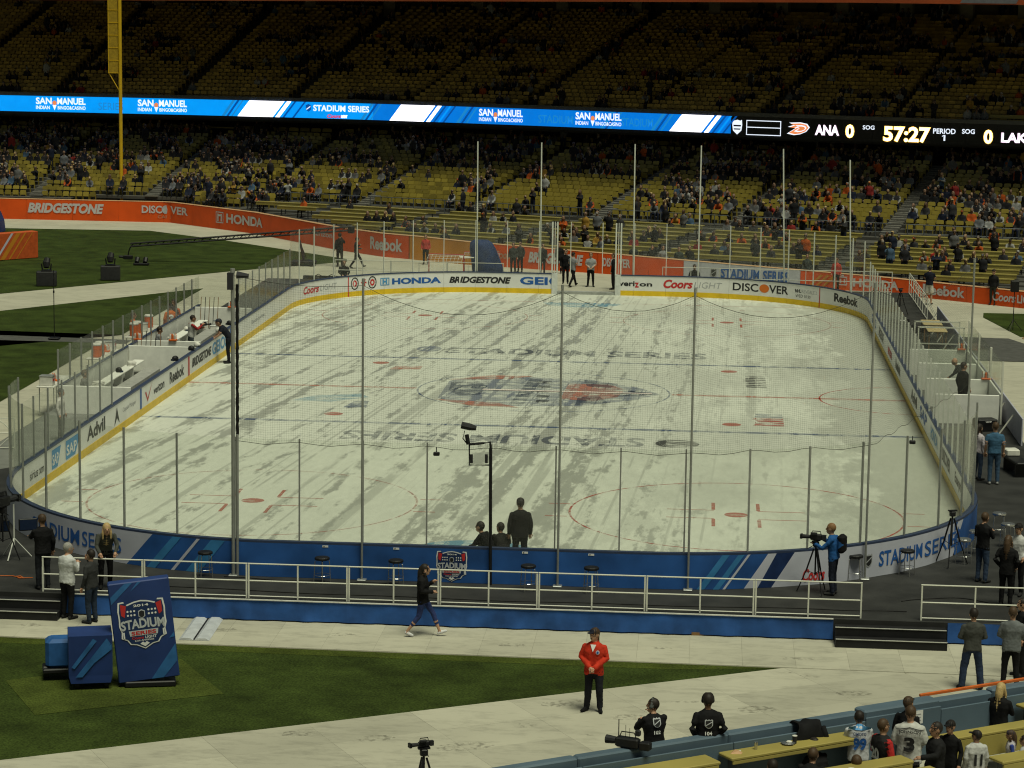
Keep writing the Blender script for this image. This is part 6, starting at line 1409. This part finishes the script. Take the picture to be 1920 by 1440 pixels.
# outfield: jib crane, stage lights, microphone stand, orange block
cx = atz(570, 497); o = thing('jib_crane', 'long black camera jib reaching left over the far grass', 'camera crane', (cx.x, cx.y, G))
rj = lambda u, v: (aty(u, v, cx.y).x-cx.x, 0, aty(u, v, cx.y).z-G)
MB().bbox((0,0,.18),(1.3,.9,.14), b=.03).build('cart', m_blk, o)
for sx in (-.5,.5):
    for sy in (-.46,.46): MB().tube([(sx,sy-.04,.115),(sx,sy+.04,.115)], .112, 10).build('wheel', m_blk, o)
MB().tube([(0,0,.25), rj(562,450)], [.09,.05], 8).build('column', m_blk2, o); mb = MB(); A, B = Vector(rj(245,462)), Vector(rj(655,432))
for dz in (0, .20):
    for dy in (-.08, .08): mb.tube([A+Vector((0,dy,dz*.8)), B+Vector((0,dy,dz))], .045, 5)
for k in range(28): t = k/28; t2 = (k+.5)/28; mb.tube([A.lerp(B, t), A.lerp(B, t2)+Vector((0,0,.18))], .025, 4); mb.tube([A.lerp(B, t2)+Vector((0,0,.18)), A.lerp(B, t+1/28)], .012, 4)
mb.build('boom', m_blk, o); MB().tube([A, A+Vector((-.1,0,-.25)), A+Vector((-.15,0,-.5))], .035, 6).build('drop_arm', m_blk, o); hd = A+Vector((-.15,0,-.6))
MB().bbox(tuple(hd), (.5,.2,.22), b=.03).build('camera', m_blk, o); MB().tube([hd+Vector((-.2,0,0)), hd+Vector((-.5,0,.04))], .07, 8).build('lens', m_blk2, o); MB().bbox(tuple(B+Vector((.1,0,.05))), (.35,.3,.4), b=.04).build('counterweight', m_blk, o)
MB().tube([rj(565,460), rj(575,485), (.5,.0,.25)], .02, 6).build('stay', m_blk, o)
for u, v, w, lab in ((87,537,.98,'black stage light on a square case, left one on the grass'),(207,526,.98,'black stage light on a square case, right one on the grass')):
    p = atz(u, v); o = thing('stage_light', lab, 'stage light', (p.x, p.y, G), R(12), 'stage lights on the grass'); MB().bbox((0,.3,.36),(w,.6,.72), b=.03).build('case', m_blk2, o); MB().box((0,.3,.76),(.5,.4,.07)).build('base', m_blk, o)
    MB().tube([(-.2,.3,.80),(-.24,.3,1.1)], .04, 6).build('yoke', m_blk, o); MB().tube([(.2,.3,.80),(.24,.3,1.1)], .04, 6).build('yoke', m_blk, o); MB().tube([(0,.22,.92),(0,.30,1.12),(.05,.42,1.34)], [.14,.19,.15], 10).build('lamp_head', m_blk, o)
p = atz(265, 497); o = thing('stage_light', 'small pair of black floor lamps behind the stage lights', 'stage light', (p.x, p.y, G), 0, 'stage lights on the grass')
for x0 in (-.25,.2): MB().tube([(x0,0,.14),(x0,.2,.34)], [.12,.14], 8).build('lamp_head', m_blk, o)
MB().bbox((0,0,.06),(.8,.4,.12), b=.02).build('base', m_blk, o)
p = atz(102, 636); o = thing('microphone_stand', 'tall thin black stand on the grass left of the benches', 'stand', (p.x, p.y, G)); MB().tube([(0,0,0),(0,0,2.9)], .018, 6).build('pole', m_blk, o); MB().bbox((0,0,.04),(.45,.45,.08), b=.03).build('base', m_blk, o); MB().tube([(0,0,1.95),(0,0,2.05)], .035, 6).build('clamp', m_blk, o)
p0, p1 = atz(-30, 491), atz(72, 483); d = p1-p0; o = thing('sponsor_block', 'orange banner block with yellow stripes on the grass at the left edge', 'banner', ((p0.x+p1.x)/2, (p0.y+p1.y)/2, G), math.atan2(d.y, d.x)); L_ = d.length
m_ob = M('banner_orange', (.50,.09,.02), rough=.6, var=.15); MB().bbox((0,.3,.73),(L_,.6,1.46), b=.02).build('block', m_ob, o)
for k, (x0, w, m) in enumerate(((-.9,.16,ink('lav')),(-.55,.30,m_gold),(.0,.12,m_gold),(.5,.06,m_gold))):
    D = Decal(lambda x, y, l: (x, -.004-.003*l, y)); D.poly([(x0-.2,.03),(x0-.2+w,.03),(x0+.9+w,1.43),(x0+.9,1.43)], m, 1); D.build('diagonal_stripe', o)
p = atz(-4, 436); o = thing('covered_machine', 'dark blue draped object at the left edge below the orange wall', 'machine', (p.x-.5, p.y+.6, G)); MB().loft([[(x*w,y*w*.8,z) for x, y in ((-.6,-.6),(.6,-.6),(.6,.6),(-.6,.6))] for z, w in ((0.01,1.1),(.7,1),(1.25,.7))]).build('cover', m_sign, o); MB().bbox((0,0,1.32),(.5,.4,.14), b=.03).build('lid', m_blk, o)
# far end: goals, draped machine, table, cases
def goal(label, loc, rz):
    o = thing('hockey_goal', label, 'goal', loc, rz, 'spare hockey goals'); mr = M('goal_red', (.40,.04,.03), rough=.5)
    for sx in (-.92,.92): MB().tube([(sx,0,0),(sx,0,1.22)], .03, 8).build('post', mr, o)
    MB().tube([(-.92,0,1.22),(.92,0,1.22)], .03, 8).build('crossbar', mr, o); MB().tube([(-.92,0,.03),(-.9,.7,.03),(-.5,1.0,.03),(.5,1.0,.03),(.9,.7,.03),(.92,0,.03)], .03, 6).build('base_frame', m_lid, o)
    mb = MB(); n = 9
    for i in range(n+1): x0 = -.92+1.84*i/n; mb.tube([(x0,.02,1.2),(x0,.5,1.0),(x0*.9,.98,.05)], .008, 4)
    for t in np.linspace(0, 1, 9): mb.tube([(-.9,.02+.96*t,1.2-1.15*t*t),(.9,.02+.96*t,1.2-1.15*t*t)], .008, 4)
    mb.build('netting', m_lid, o); return o
p = atz(838, 519); goal('red framed hockey goal behind the far boards, left one', (p.x, p.y-.4, G), R(175)); p = atz(905, 514); goal('red framed hockey goal behind the far boards, right one', (p.x, p.y-.6, G), R(183))
p = atz(905, 519); o = thing('draped_machine', 'tall dark blue draped machine behind the far boards left of the gate', 'machine', (p.x+.1, p.y, G), R(8))
MB().loft([[(sx*w+lean, sy*.9, z) for sx, sy in ((-.5,-.5),(.5,-.5),(.55,0),(.5,.5),(-.5,.5),(-.55,0))] for z, w, lean in ((.02,1.55,.25),(.7,1.45,.1),(1.5,1.25,-.12),(1.8,1.05,-.2),(1.92,.7,-.2))]).build('cover', M('drape_navy', (.012,.030,.10), rough=.75, var=.3, scale=3), o, True); MB().bbox((-.95,-.2,1.05),(.75,.6,.06), b=.02).build('tray', m_lid, o)
for u, v, w, lab in ((622,521,1.2,'black equipment bag behind the far left boards'),(597,521,1.5,'long black bag row behind the far left corner')):
    p = aty(u, v, 33.9); o = thing('equipment_bag', lab, 'bag', (p.x, 33.9, G), 0, 'black bags behind the far boards'); MB().loft([[(x*w/2, y*.25*s_, z) for x, y in ((-1,-1),(1,-1),(1,1),(-1,1))] for z, s_ in ((.01,1),(.25,1.1),(.5,.8),(.6,.4))]).build('bag', m_blk, o, True); MB().tube([(-.2,0,.58),(0,0,.68),(.2,0,.58)], .02, 5).build('handle', m_blk, o)
# right platform clutter
for x0, y0, k, lab in ((14.5,24.0,'t','black monitor tripod on the far right platform'),(14.2,20.0,'c','black camera case on the right platform'),(14.9,17.6,'c','small black case beside the wooden tables'),(15.0,-6.6,'c','low black crate beside the near penalty box')):
    if k == 't': tripod(lab, (x0, y0, DECK), 1.1, .4)
    else: o = thing('equipment_case', lab, 'case', (x0, y0, DECK), .3, 'black cases on the right platform'); MB().bbox((0,0,.2),(.7,.5,.4), b=.03).build('case', m_blk, o); MB().tube([(-.1,-.26,.3),(-.1,-.3,.33),(.1,-.3,.33),(.1,-.26,.3)], .012, 5).build('handle', m_chrome, o)
for i, y0 in enumerate((16.0,13.8)):
    o = thing('wooden_table', ['far pale wooden table on the right platform','near pale wooden table on the right platform'][i], 'table', (15.2,y0,DECK), 0, 'wooden tables on the right platform'); MB().bbox((0,0,.72),(.8,1.6,.05), b=.015).build('table_top', M('plywood', (.42,.33,.17), rough=.7, var=.15), o)
    for sx in (-.34,.34):
        for sy in (-.7,.7): MB().box((sx,sy,.348),(.05,.05,.69)).build('leg', m_wood, o)
p = aty(1903, 600, 23.5); o = thing('loudspeaker_stand', 'black loudspeaker on a thin stand at the right edge', 'loudspeaker', (19.5,23.5,G)); MB().tube([(0,0,.02),(0,0,1.75)], .02, 6).build('pole', m_blk, o); MB().bbox((0,0,2.0),(.36,.3,.5), b=.02).build('speaker', m_blk, o)
for k in range(3): a = k*2.1; MB().tube([(0,0,.5),(.4*math.cos(a),.4*math.sin(a),.01)], .014, 5).build('leg', m_blk, o)
p = atz(1865, 905, DECK); o = thing('bench_cart', 'low black bench with a white box on the right platform', 'bench', (15.1,-14.2,DECK), R(10)); MB().bbox((0,0,.42),(.45,1.6,.08), b=.02).build('top', m_blk, o)
for sy in (-.6,.6): MB().box((0,sy,.19),(.4,.06,.38)).build('leg', m_blk, o)
MB().bbox((0,.5,.56),(.4,.42,.2), b=.03).build('white_box', m_lid, o)
# small things on the foreground wall and tables
def cup(label, loc, m, r=.04, h=.12, lid=None, name='cup'):
    o = thing(name, label, name, loc, 0, 'drinks on the foreground tables'); MB().loft([[(q_*math.cos(a), q_*math.sin(a), z) for a in np.linspace(0, 2*math.pi, 13)[:-1]] for q_, z in ((r*.8,0),(r,h))]).build('body', m, o)
    MB().loft([[(q_*math.cos(a), q_*math.sin(a), z) for a in np.linspace(0, 2*math.pi, 13)[:-1]] for q_, z in ((r*1.05,h),(r*1.05,h+.012),(r*.8,h+.014))]).build('rim', lid or m_lid, o)
cup('small paper cup standing on the slate blue wall', F(4.05,.12)+(.70,), M('paper_cup', (.42,.28,.14))); cup('clear plastic bottle beside the paper cup on the wall', F(4.22,.10)+(.70,), glass_mat('bottle_plastic', (.8,.85,.9), .15), .045, .2, None, 'bottle')
cup('silver drink can on the yellow table', F(4.75,.6)+(.46,), m_chrome, .033, .13, m_chrome, 'can'); cup('clear water bottle on the lowest yellow table', F(5.0,3.1)+(.50,), glass_mat('bottle_plastic2', (.8,.85,.9), .2), .06, .26, None, 'bottle'); cup('dark soda cup on the yellow table', F(5.6,.62)+(.46,), m_blk2, .045, .14)
o = thing('food_tray', 'crumpled foil food tray on the yellow table', 'tray', F(5.45,.62)+(.46,)); mb = MB(); mb.loft([[(r*math.cos(a)*(1+.2*math.sin(5*a)), r*math.sin(a)*.8, z) for a in np.linspace(0, 2*math.pi, 17)[:-1]] for r, z in ((.09,.0),(.13,.03),(.10,.045))]); mb.build('tray', m_chrome, o); MB().ell((.02,0,.05),(.06,.05,.03),8,5).build('napkin', m_lid, o)
o = thing('food_wrapper', 'orange and white food wrapper at the left end of the yellow table', 'wrapper', F(4.3,.62)+(.46,)); MB().loft([[(-.1,-.06,0),(.1,-.05,0),(.12,.06,0),(-.08,.07,0)],[(-.03,-.02,.06),(.05,-.01,.05),(.05,.02,.05),(-.02,.03,.06)]]).build('wrapper', M('wrapper', (.5,.3,.16)), o); MB().box((.03,.09,.012),(.12,.05,.02)).build('napkin', m_lid, o)
c = F(6.05,.30); o = thing('draped_jacket', 'black jacket draped over the slate blue wall', 'jacket', (c[0], c[1], .70), fang)
mb = MB(); vs = []; n = 12
for i in range(n+1):
    t = i/n; x0 = -.26+.52*t
    prof = [(.12,.02),(.05,.05),(-.12,.05),(-.20,-.02),(-.22,-.22),(-.24,-.40)]
    vs += [(x0*(1+.25*(j > 3))+.03*math.sin(7*t+j), y+.025*math.sin(9*t+2*j), z+.02*math.sin(11*t+j)) for j, (y, z) in enumerate(prof)]
mb.add(vs, [(6*i+j, 6*i+j+1, 6*i+7+j, 6*i+6+j) for i in range(n) for j in range(5)]); jk = mb.build('jacket_body', cloth((.008,.008,.009)), o, True); sm_ = jk.modifiers.new('t', 'SOLIDIFY'); sm_.thickness = .03
MB().tube([(.28,-.2,-.05),(.34,-.22,-.25),(.31,-.24,-.42)], [.05,.06,.045], 8).build('sleeve', cloth((.008,.008,.009)), o, True)
c = F(8.55,.47); o = thing('paper_notice', 'white paper sheet taped to the inner face of the slate blue wall', 'notice', (c[0], c[1], .52), fang); MB().box((0,0,0),(.30,.006,.26)).build('sheet', ink('white'), o)
for k in range(3): MB().box((0,-.006,.06-.06*k),(.2,.003,.012)).build('print_line', ink('grey'), o)
# ================================================================== PEOPLE ONE CAN TELL APART
def foot(u, v, z=G): p = atz(u, v, z); return (p.x, p.y, z)
def headp(u, v, h, z=G): p = atz(u, v, z+h); return (p.x, p.y, z)
BK = (.010,.010,.011); JEAN = (.035,.055,.10); DKJ = (.02,.03,.05); GY = (.10,.10,.10)
A180 = math.pi
# steward, walking woman, left pair
st = make_person('steward in a red jacket and black cap standing on the white floor', foot(1112,1334), A180-.15, 'clasp', 1.72, .0138, top=(.50,.035,.015), bottom=(.012,.013,.018), shoe=BK, cap=(.012,.014,.025), hair='brown', hairstyle='pony', headyaw=-.5, bulk=1.16, arm=1.1, hem=-.12, loose=.012)
body_decal(st, lambda D: (D.poly([(-.06,1.42),(0,1.28),(.06,1.42)], ink('white'), 0), D.disc(-.10, 1.27, .038, .045, ink('lav'), 0, 12), D.disc(-.10, 1.27, .022, .026, ink('blue'), 1, 10)), 'jacket_print', back=False)
make_person('woman in a black hoodie and cropped jeans striding right with a phone', foot(792,1193), -math.pi/2, 'walk', 1.66, .0138, top=BK, bottom=(.030,.045,.14), shoe=(.6,.6,.62), hair='dark', hairstyle='long', crop=True, bulk=1.12, hem=-.10, arm=1.1)
wj = make_person('grey-haired man in a white jacket seen from behind below the guardrail', foot(127,1160), -.5, 'phone', 1.78, .0138, top=(.55,.56,.56), bottom=BK, hair='grey', headyaw=-.5, bulk=1.12, hem=-.10)
make_person('man in a dark grey sweater and jeans facing the white-jacketed man', foot(172,1168), 1.1, 'hand_up', 1.70, .0138, top=(.035,.036,.037), bottom=DKJ, hair='dark', hem=-.08)
# platform left
make_person('man in black with a black cap standing by the monitors', headp(79,964,1.78,DECK), .5, 'point', 1.76, .0145, top=BK, bottom=(.015,.017,.022), cap=(.02,.02,.022), hair='brown', bulk=1.1, hem=-.1)
bl = make_person('blond woman in a grey jacket leaning on the white guardrail', (aty(197,1080,-32.35).x, -32.30, DECK), A180+.35, 'lean', 1.74, .0138, top=(.055,.058,.050), bottom=BK, hair='blond', hairstyle='long')
# on the ice by the near boards
make_person('man in black and a cap standing on the ice behind the near glass', headp(976,935,1.80,.0), .15, 'stand', 1.80, .0145, top=BK, bottom=BK, cap=(.02,.022,.03), bulk=1.18, hem=-.12, arm=1.1)
make_person('person in black crouching on the ice left of the standing man', headp(918,985,1.10,0), 1.2, 'crouch', 1.75, .0145, top=BK, bottom=BK, bulk=1.1)
make_person('second crouching person beside the standing man in black', headp(944,989,1.06,0), .4, 'crouch', 1.70, .0145, top=(.016,.015,.014), bottom=BK, bulk=1.05, headyaw=.4)
# right platform
cmn = make_person('cameraman in a blue hooded jacket with a black backpack', foot(1561,1115,DECK), 1.25, 'camera', 1.72, .0138, top=(.018,.085,.26), bottom=(.016,.020,.035), shoe=(.03,.03,.03), hair='red', trim=BK, pack=True, bulk=1.08)
make_person('man in a black sweater and jeans looking at his phone', foot(1840,1092,DECK), -.7, 'phone', 1.72, .0138, top=BK, bottom=JEAN, hair='brown', hem=-.08)
make_person('woman with long brown hair in a black coat, back turned', foot(1885,1136,DECK), -.4, 'pockets', 1.66, .0138, top=BK, bottom=BK, hair='brown', hairstyle='long', hem=-.16, bulk=1.1)
make_person('person in a white shirt and black cap behind the long-haired woman', foot(1905,1116,DECK), A180-.5, 'pockets', 1.72, .0145, top=(.5,.5,.5), bottom=BK, cap=(.01,.01,.011))
make_person('man in a dark grey sweater and jeans standing wide-legged, back turned', foot(1820,1293), .05, 'wide', 1.74, .0138, top=(.055,.057,.052), bottom=(.022,.035,.07), hair='dark', bulk=1.1, hem=-.08, loose=.02)
make_person('man in a grey sweatshirt and black trousers at the right, back turned', foot(1893,1290), -.15, 'clasp', 1.74, .0138, top=(.13,.14,.145), bottom=BK, shoe=(.55,.55,.55), hair='brown', bulk=1.18, hem=-.12)
make_person('person in black facing the grey-sweatshirt man', foot(1912,1268), 1.8, 'stand', 1.70, .0145, top=BK, bottom=BK, hair='dark')
make_person('man in a blue t-shirt and jeans on the right platform', foot(1862,908,DECK), .0, 'stand', 1.82, .0145, top=(.045,.11,.19), bottom=(.04,.075,.13), shoe=(.3,.3,.3), hair='brown', short=True, bulk=1.08)
make_person('woman half hidden behind the corner glass beside the blue t-shirt', foot(1832,900,DECK), -.9, 'stand', 1.66, .0155, top=(.42,.38,.42), bottom=JEAN, hair='dark', hairstyle='long')
su_ = make_person('man in a black suit standing at the penalty box', foot(1803,778,DECK), -.9, 'stand', 1.80, .0145, top=BK, bottom=(.03,.03,.032), hair='dark', headyaw=-.4, hem=-.14, bulk=1.06)
make_person('bald man bending forward behind the suited man', foot(1806,758,DECK), 1.3, 'lean', 1.74, .0155, top=BK, bottom=BK, hair='brown', hairstyle='bald')
# benches
make_person('man in a navy t-shirt and cap leaning over the left boards from the ice', (-12.45,4.95,0), math.pi/2+.25, 'lean', 1.84, .0145, top=(.012,.014,.022), bottom=(.010,.011,.016), cap=(.02,.04,.08), short=True, bulk=1.05)
e3 = make_person('man in an orange jersey behind the far bench, back turned', (-16.1,11.4,G), .4, 'stand', 1.80, .0155, top=(.55,.13,.02), bottom=BK, hair='dark', bulk=1.15)
body_decal(e3, lambda D: D.text('3', -.10, 1.08, .10, 1.38, ink('white'), 0, .05), 'back_print')
make_person('man in a black and orange jacket behind the far bench', (-16.2,12.5,G), A180-.2, 'stand', 1.84, .0155, top=(.03,.02,.02), sleeve=(.55,.11,.02), bottom=BK, hair='dark', tilt=-.25)
make_person('seated man in a grey shirt holding a helmet on the bench', (-14.95,4.2,DECK+.0), -1.2, 'sit', 1.78, .0155, top=(.20,.205,.215), bottom=BK, hair='dark', tilt=-.3)
make_person('photographer with red sleeves and a camera at the bench board', (-13.9,4.9,DECK), -1.1, 'camera', 1.72, .0155, top=(.42,.42,.40), sleeve=(.30,.03,.03), bottom=(.05,.06,.07), hair='dark', hem=-.04)
broadcast_camera('camera raised by the photographer with red sleeves', (-13.42,5.15,DECK+1.28), R(-65), .55)
make_person('person in a grey jacket seated behind the near bench glass', (-14.95,-7.2,DECK), -1.3, 'sit', 1.78, .0155, top=(.13,.13,.125), bottom=(.05,.05,.05), hair='brown')
make_person('person in a white top and grey hat behind the near corner glass', (-14.2,-13.2,DECK), -1.7, 'stand', 1.62, .0155, top=(.5,.48,.45), bottom=(.12,.12,.12), cap=(.12,.13,.14), brim=0)
make_person('helper in an orange top among the coolers', (-17.1,9.0,G), -1.3, 'stand', 1.70, .015, top=(.5,.12,.03), bottom=BK, hair='brown')
# television crew by the foreground wall
c1 = make_person('cameraman in black with headset and number 102 on his back', headp(1228,1317,1.64), .45, 'camera', 1.70, .0138, top=BK, bottom=BK, hair='dark', trim=(.10,.11,.11), phones=True, headyaw=.9, bulk=1.2)
c2 = make_person('crew man in black with number 104 on his back', headp(1328,1304,1.78), .15, 'pockets', 1.80, .0138, top=BK, bottom=BK, skin=2, hair='dark', trim=BK, phones=True, bulk=1.2, hem=-.1)
for ob, n in ((c1,'102'),(c2,'104')): body_decal(ob, lambda D: nhl_shield(D, 0, 1.29, .15, .18, 'silver', 'black', 0), 'back_emblem'); body_decal(ob, lambda D: D.text(n, -.065, 1.08, .065, 1.15, ink('white'), 1, .03), 'number_print')
# fans in the foreground seats
ZS = -.75
jn = make_person('tall man in a white hockey jersey lettered Johnson 3', headp(1708,1326,1.84,ZS), -.12, 'clasp', 1.84, .0138, top=(.46,.46,.44), bottom=BK, hair='brown', bulk=1.3, arm=1.15, hem=-.2, tilt=-.3)
for nm_, fn_ in (('name_print', lambda D: D.text('JOHNSON', -.20, 1.38, .20, 1.45, ink('black'), 1, .02, arc=.02)), ('number_print', lambda D: D.text('3', -.10, 1.04, .10, 1.32, ink('black'), 1, .05)), ('yoke_stripe', lambda D: D.strip(list(np.linspace(-.25,.25,9)), lambda x: 1.49-abs(x)*.25, lambda x: 1.505-abs(x)*.25, ink('black'), 0)), ('hem_stripe', lambda D: D.strip(list(np.linspace(-.2,.2,9)), lambda x: .80, lambda x: .86, ink('black'), 0))): body_decal(jn, fn_, nm_)
make_person('man in black with a dark cap beyond the Johnson jersey', headp(1703,1308,1.74,ZS), -.5, 'stand', 1.74, .0145, top=BK, bottom=BK, cap=(.03,.028,.025), hair='brown')
om = make_person('dark-haired woman in a blue and white jersey lettered Omoto', headp(1612,1334,1.68,ZS), .05, 'phone', 1.68, .0138, top=(.46,.47,.50), bottom=BK, hair='dark', hairstyle='short', bulk=1.22, arm=1.1, hem=-.14)
for nm_, fn_ in (('yoke_panel', lambda D: D.strip(list(np.linspace(-.21,.21,11)), lambda x: 1.36, lambda x: 1.46-abs(x)*.2, ink('sky'), 0)), ('name_print', lambda D: D.text('OMOTO', -.12, 1.26, .12, 1.32, ink('navy'), 1, .02)), ('number_print', lambda D: D.text('99', -.13, .98, .13, 1.22, ink('blue'), 1, .05))): body_decal(om, fn_, nm_)
k20 = make_person('man with glasses in a black, red and white jersey numbered 20', headp(1656,1350,1.76,ZS), -1.0, 'clasp', 1.76, .0138, top=(.016,.015,.016), sleeve=(.40,.025,.025), bottom=BK, hair='brown', bulk=1.24, arm=1.15, hem=-.16)
body_decal(k20, lambda D: D.text('20', -.12, 1.05, .12, 1.28, ink('white'), 0, .05), 'jersey_print')
body_decal(k20, lambda D: D.strip(list(np.linspace(-.2,.2,9)), lambda x: .82, lambda x: .90, ink('red'), 0), 'jersey_stripe')
make_person('man with a moustache in a black jacket holding a paper', headp(1757,1356,1.78,ZS), 1.9, 'point', 1.78, .0138, top=(.012,.012,.013), bottom=BK, hair='dark', skin=1, bulk=1.2, hem=-.14)
make_person('person in a black cap facing left beside the blue gate', headp(1783,1352,1.62,ZS), A180-.6, 'stand', 1.62, .0145, top=BK, bottom=BK, cap=BK, skin=1)
k11 = make_person('boy in a white jersey numbered 11 with a black cap', headp(1832,1371,1.42,ZS), .25, 'stand', 1.42, .0138, top=(.46,.46,.45), bottom=BK, cap=(.015,.015,.016), skin=1, headyaw=.7, bulk=1.25, hem=-.12)
body_decal(k11, lambda D: D.text('11', -.08, .80, .08, 1.02, ink('black'), 0, .05), 'jersey_print')
make_person('child in a blue knit hat and blue scarf at the right edge', headp(1896,1370,1.22,ZS), 1.6, 'stand', 1.22, .0138, top=(.40,.38,.42), sleeve=(.03,.05,.22), bottom=BK, cap=(.04,.04,.07), brim=0, hair='brown', hairstyle='long', skin=1)
make_person('person in white cut by the right edge below the blond woman', headp(1922,1380,1.3,ZS), 1.2, 'stand', 1.30, .0155, top=(.4,.4,.42), bottom=BK, hair='dark')
make_person('blond woman in a long black dress standing at the wall', headp(1876,1281,1.70,ZS), -.5, 'phone', 1.70, .0138, top=BK, bottom=BK, hair='blond', hairstyle='long', hem=-.16, bulk=1.1, loose=.05)
make_person('dark-haired person seen from behind at the bottom edge', headp(1518,1408,1.30,ZS), -.3, 'sit_fwd', 1.80, .0145, top=BK, bottom=BK, hair='brown')
make_person('person with a white-brimmed cap bent over the yellow table', headp(1542,1392,1.22,ZS), .6, 'sit_fwd', 1.74, .0145, top=BK, bottom=BK, cap=(.02,.02,.022), skin=1)
make_person('head with brown hair at the bottom edge below jersey 20', headp(1606,1425,1.22,ZS), 0, 'sit', 1.76, .0155, top=(.05,.05,.06), bottom=BK, hair='brown')
make_person('dark-haired head at the lowest edge left of the yellow tables', headp(1448,1433,1.22,ZS), .3, 'sit', 1.76, .0155, top=BK, bottom=BK, hair='dark')
# far end: crew behind the boards, at the gate, by the wall
far = [('jib operator in dark clothes behind the far left boards',637,500,437,.3,'hand_up',BK,BK,{}),('man in dark clothes walking behind the far left boards',668,503,445,-1.3,'walk',(.016,.018,.02),BK,{}),
 ('steward in a red jacket behind the far boards',798,495,442,A180,'stand',(.40,.04,.03),BK,{}),('tall man in dark clothes beside the red-jacketed steward',834,490,428,A180,'stand',(.02,.022,.022),BK,{}),
 ('dark figure behind the far boards by the blue drape',962,512,465,A180,'stand',(.03,.034,.034),BK,{}),('second dark figure left of the gate',1017,514,468,A180+.4,'stand',(.02,.022,.02),BK,{}),('dark figure with a badge near the gate post',975,510,470,A180-.3,'stand',(.03,.03,.03),BK,{}),
 ('man in black standing just inside the gate',1060,532,468,A180,'stand',BK,BK,{}),('man in a grey t-shirt walking through the gate',1073,538,473,-.6,'walk',(.20,.21,.22),BK,dict(short=True)),('man in a pale grey t-shirt standing in the gate opening',1107,538,474,A180,'clasp',(.28,.29,.30),BK,dict(short=True,bulk=1.1)),
 ('man in black leaning on the right gate post',1150,543,475,1.4,'stand',BK,BK,{}),('man in black beyond the gate opening',1048,512,462,A180,'stand',(.012,.012,.012),BK,{}),
 ('dark coated man right of the gate behind the glass',1187,514,470,A180,'stand',(.03,.034,.034),BK,{}),('man in black behind the phone company advert',1222,517,474,A180,'pockets',BK,BK,{}),('fan in a pale jersey behind the far glass',1242,518,470,A180+.3,'stand',(.22,.22,.23),BK,{}),('man in dark green behind the far glass',1272,520,472,A180,'stand',(.03,.04,.035),BK,{}),('dark figure with raised arm behind the far glass',1292,518,470,A180,'hand_up',(.02,.02,.022),BK,{}),
 ('crew man in black above the right beer advert',1302,520,497,A180,'sit',BK,BK,{}),
 ('steward in a red top behind the far right corner glass',1567,545,483,A180-.4,'stand',(.42,.05,.035),BK,{}),('dark figure behind the white letter banner',1512,535,478,A180,'stand',(.04,.05,.05),BK,{}),
 ('man in a navy polo and white shorts standing at the right wall',1741,571,496,-.3,'phone',(.012,.014,.025),(.52,.50,.44),dict(shorts=True,short=True,cap=(.01,.012,.02),loose=.03)),('man in dark clothes standing by the wall at the right edge',1861,571,505,A180-.5,'stand',(.012,.012,.012),(.03,.032,.025),dict(cap=(.01,.01,.01)))]
for lab, u, vf, vh, rz, P_, top, bot, kw in far:
    z = DECK if (1040 < u < 1160 and vf > 520) else G
    p = foot(u, vf, z); yy = p[1]
    if P_ == 'sit': p = (aty(u, 515, 34.2).x, 34.2, G+.25)
    h = min(1.9, max(1.62, (aty(u, vh, p[1]).z-p[2]))) if P_ != 'sit' else 1.75
    make_person(lab, p, rz, P_, h, .022, top=top, bottom=bot, hair=random.choice(['dark','brown','dark']), hands=False, **kw)
make_person('man in a black jacket seated behind the far left boards', (aty(630,510,33.9).x+.3, 34.6, G), A180+.3, 'sit', 1.80, .02, top=BK, bottom=BK, hair='brown', hands=False)
make_person('boy in a red t-shirt standing among the tables at the right', (aty(1752,510,41).x, 41.0, zlow(29)+.1), A180, 'stand', 1.62, .022, top=(.40,.03,.025), bottom=BK, short=True, hair='dark', hands=False)
bpy.data.scenes.remove(TMP)
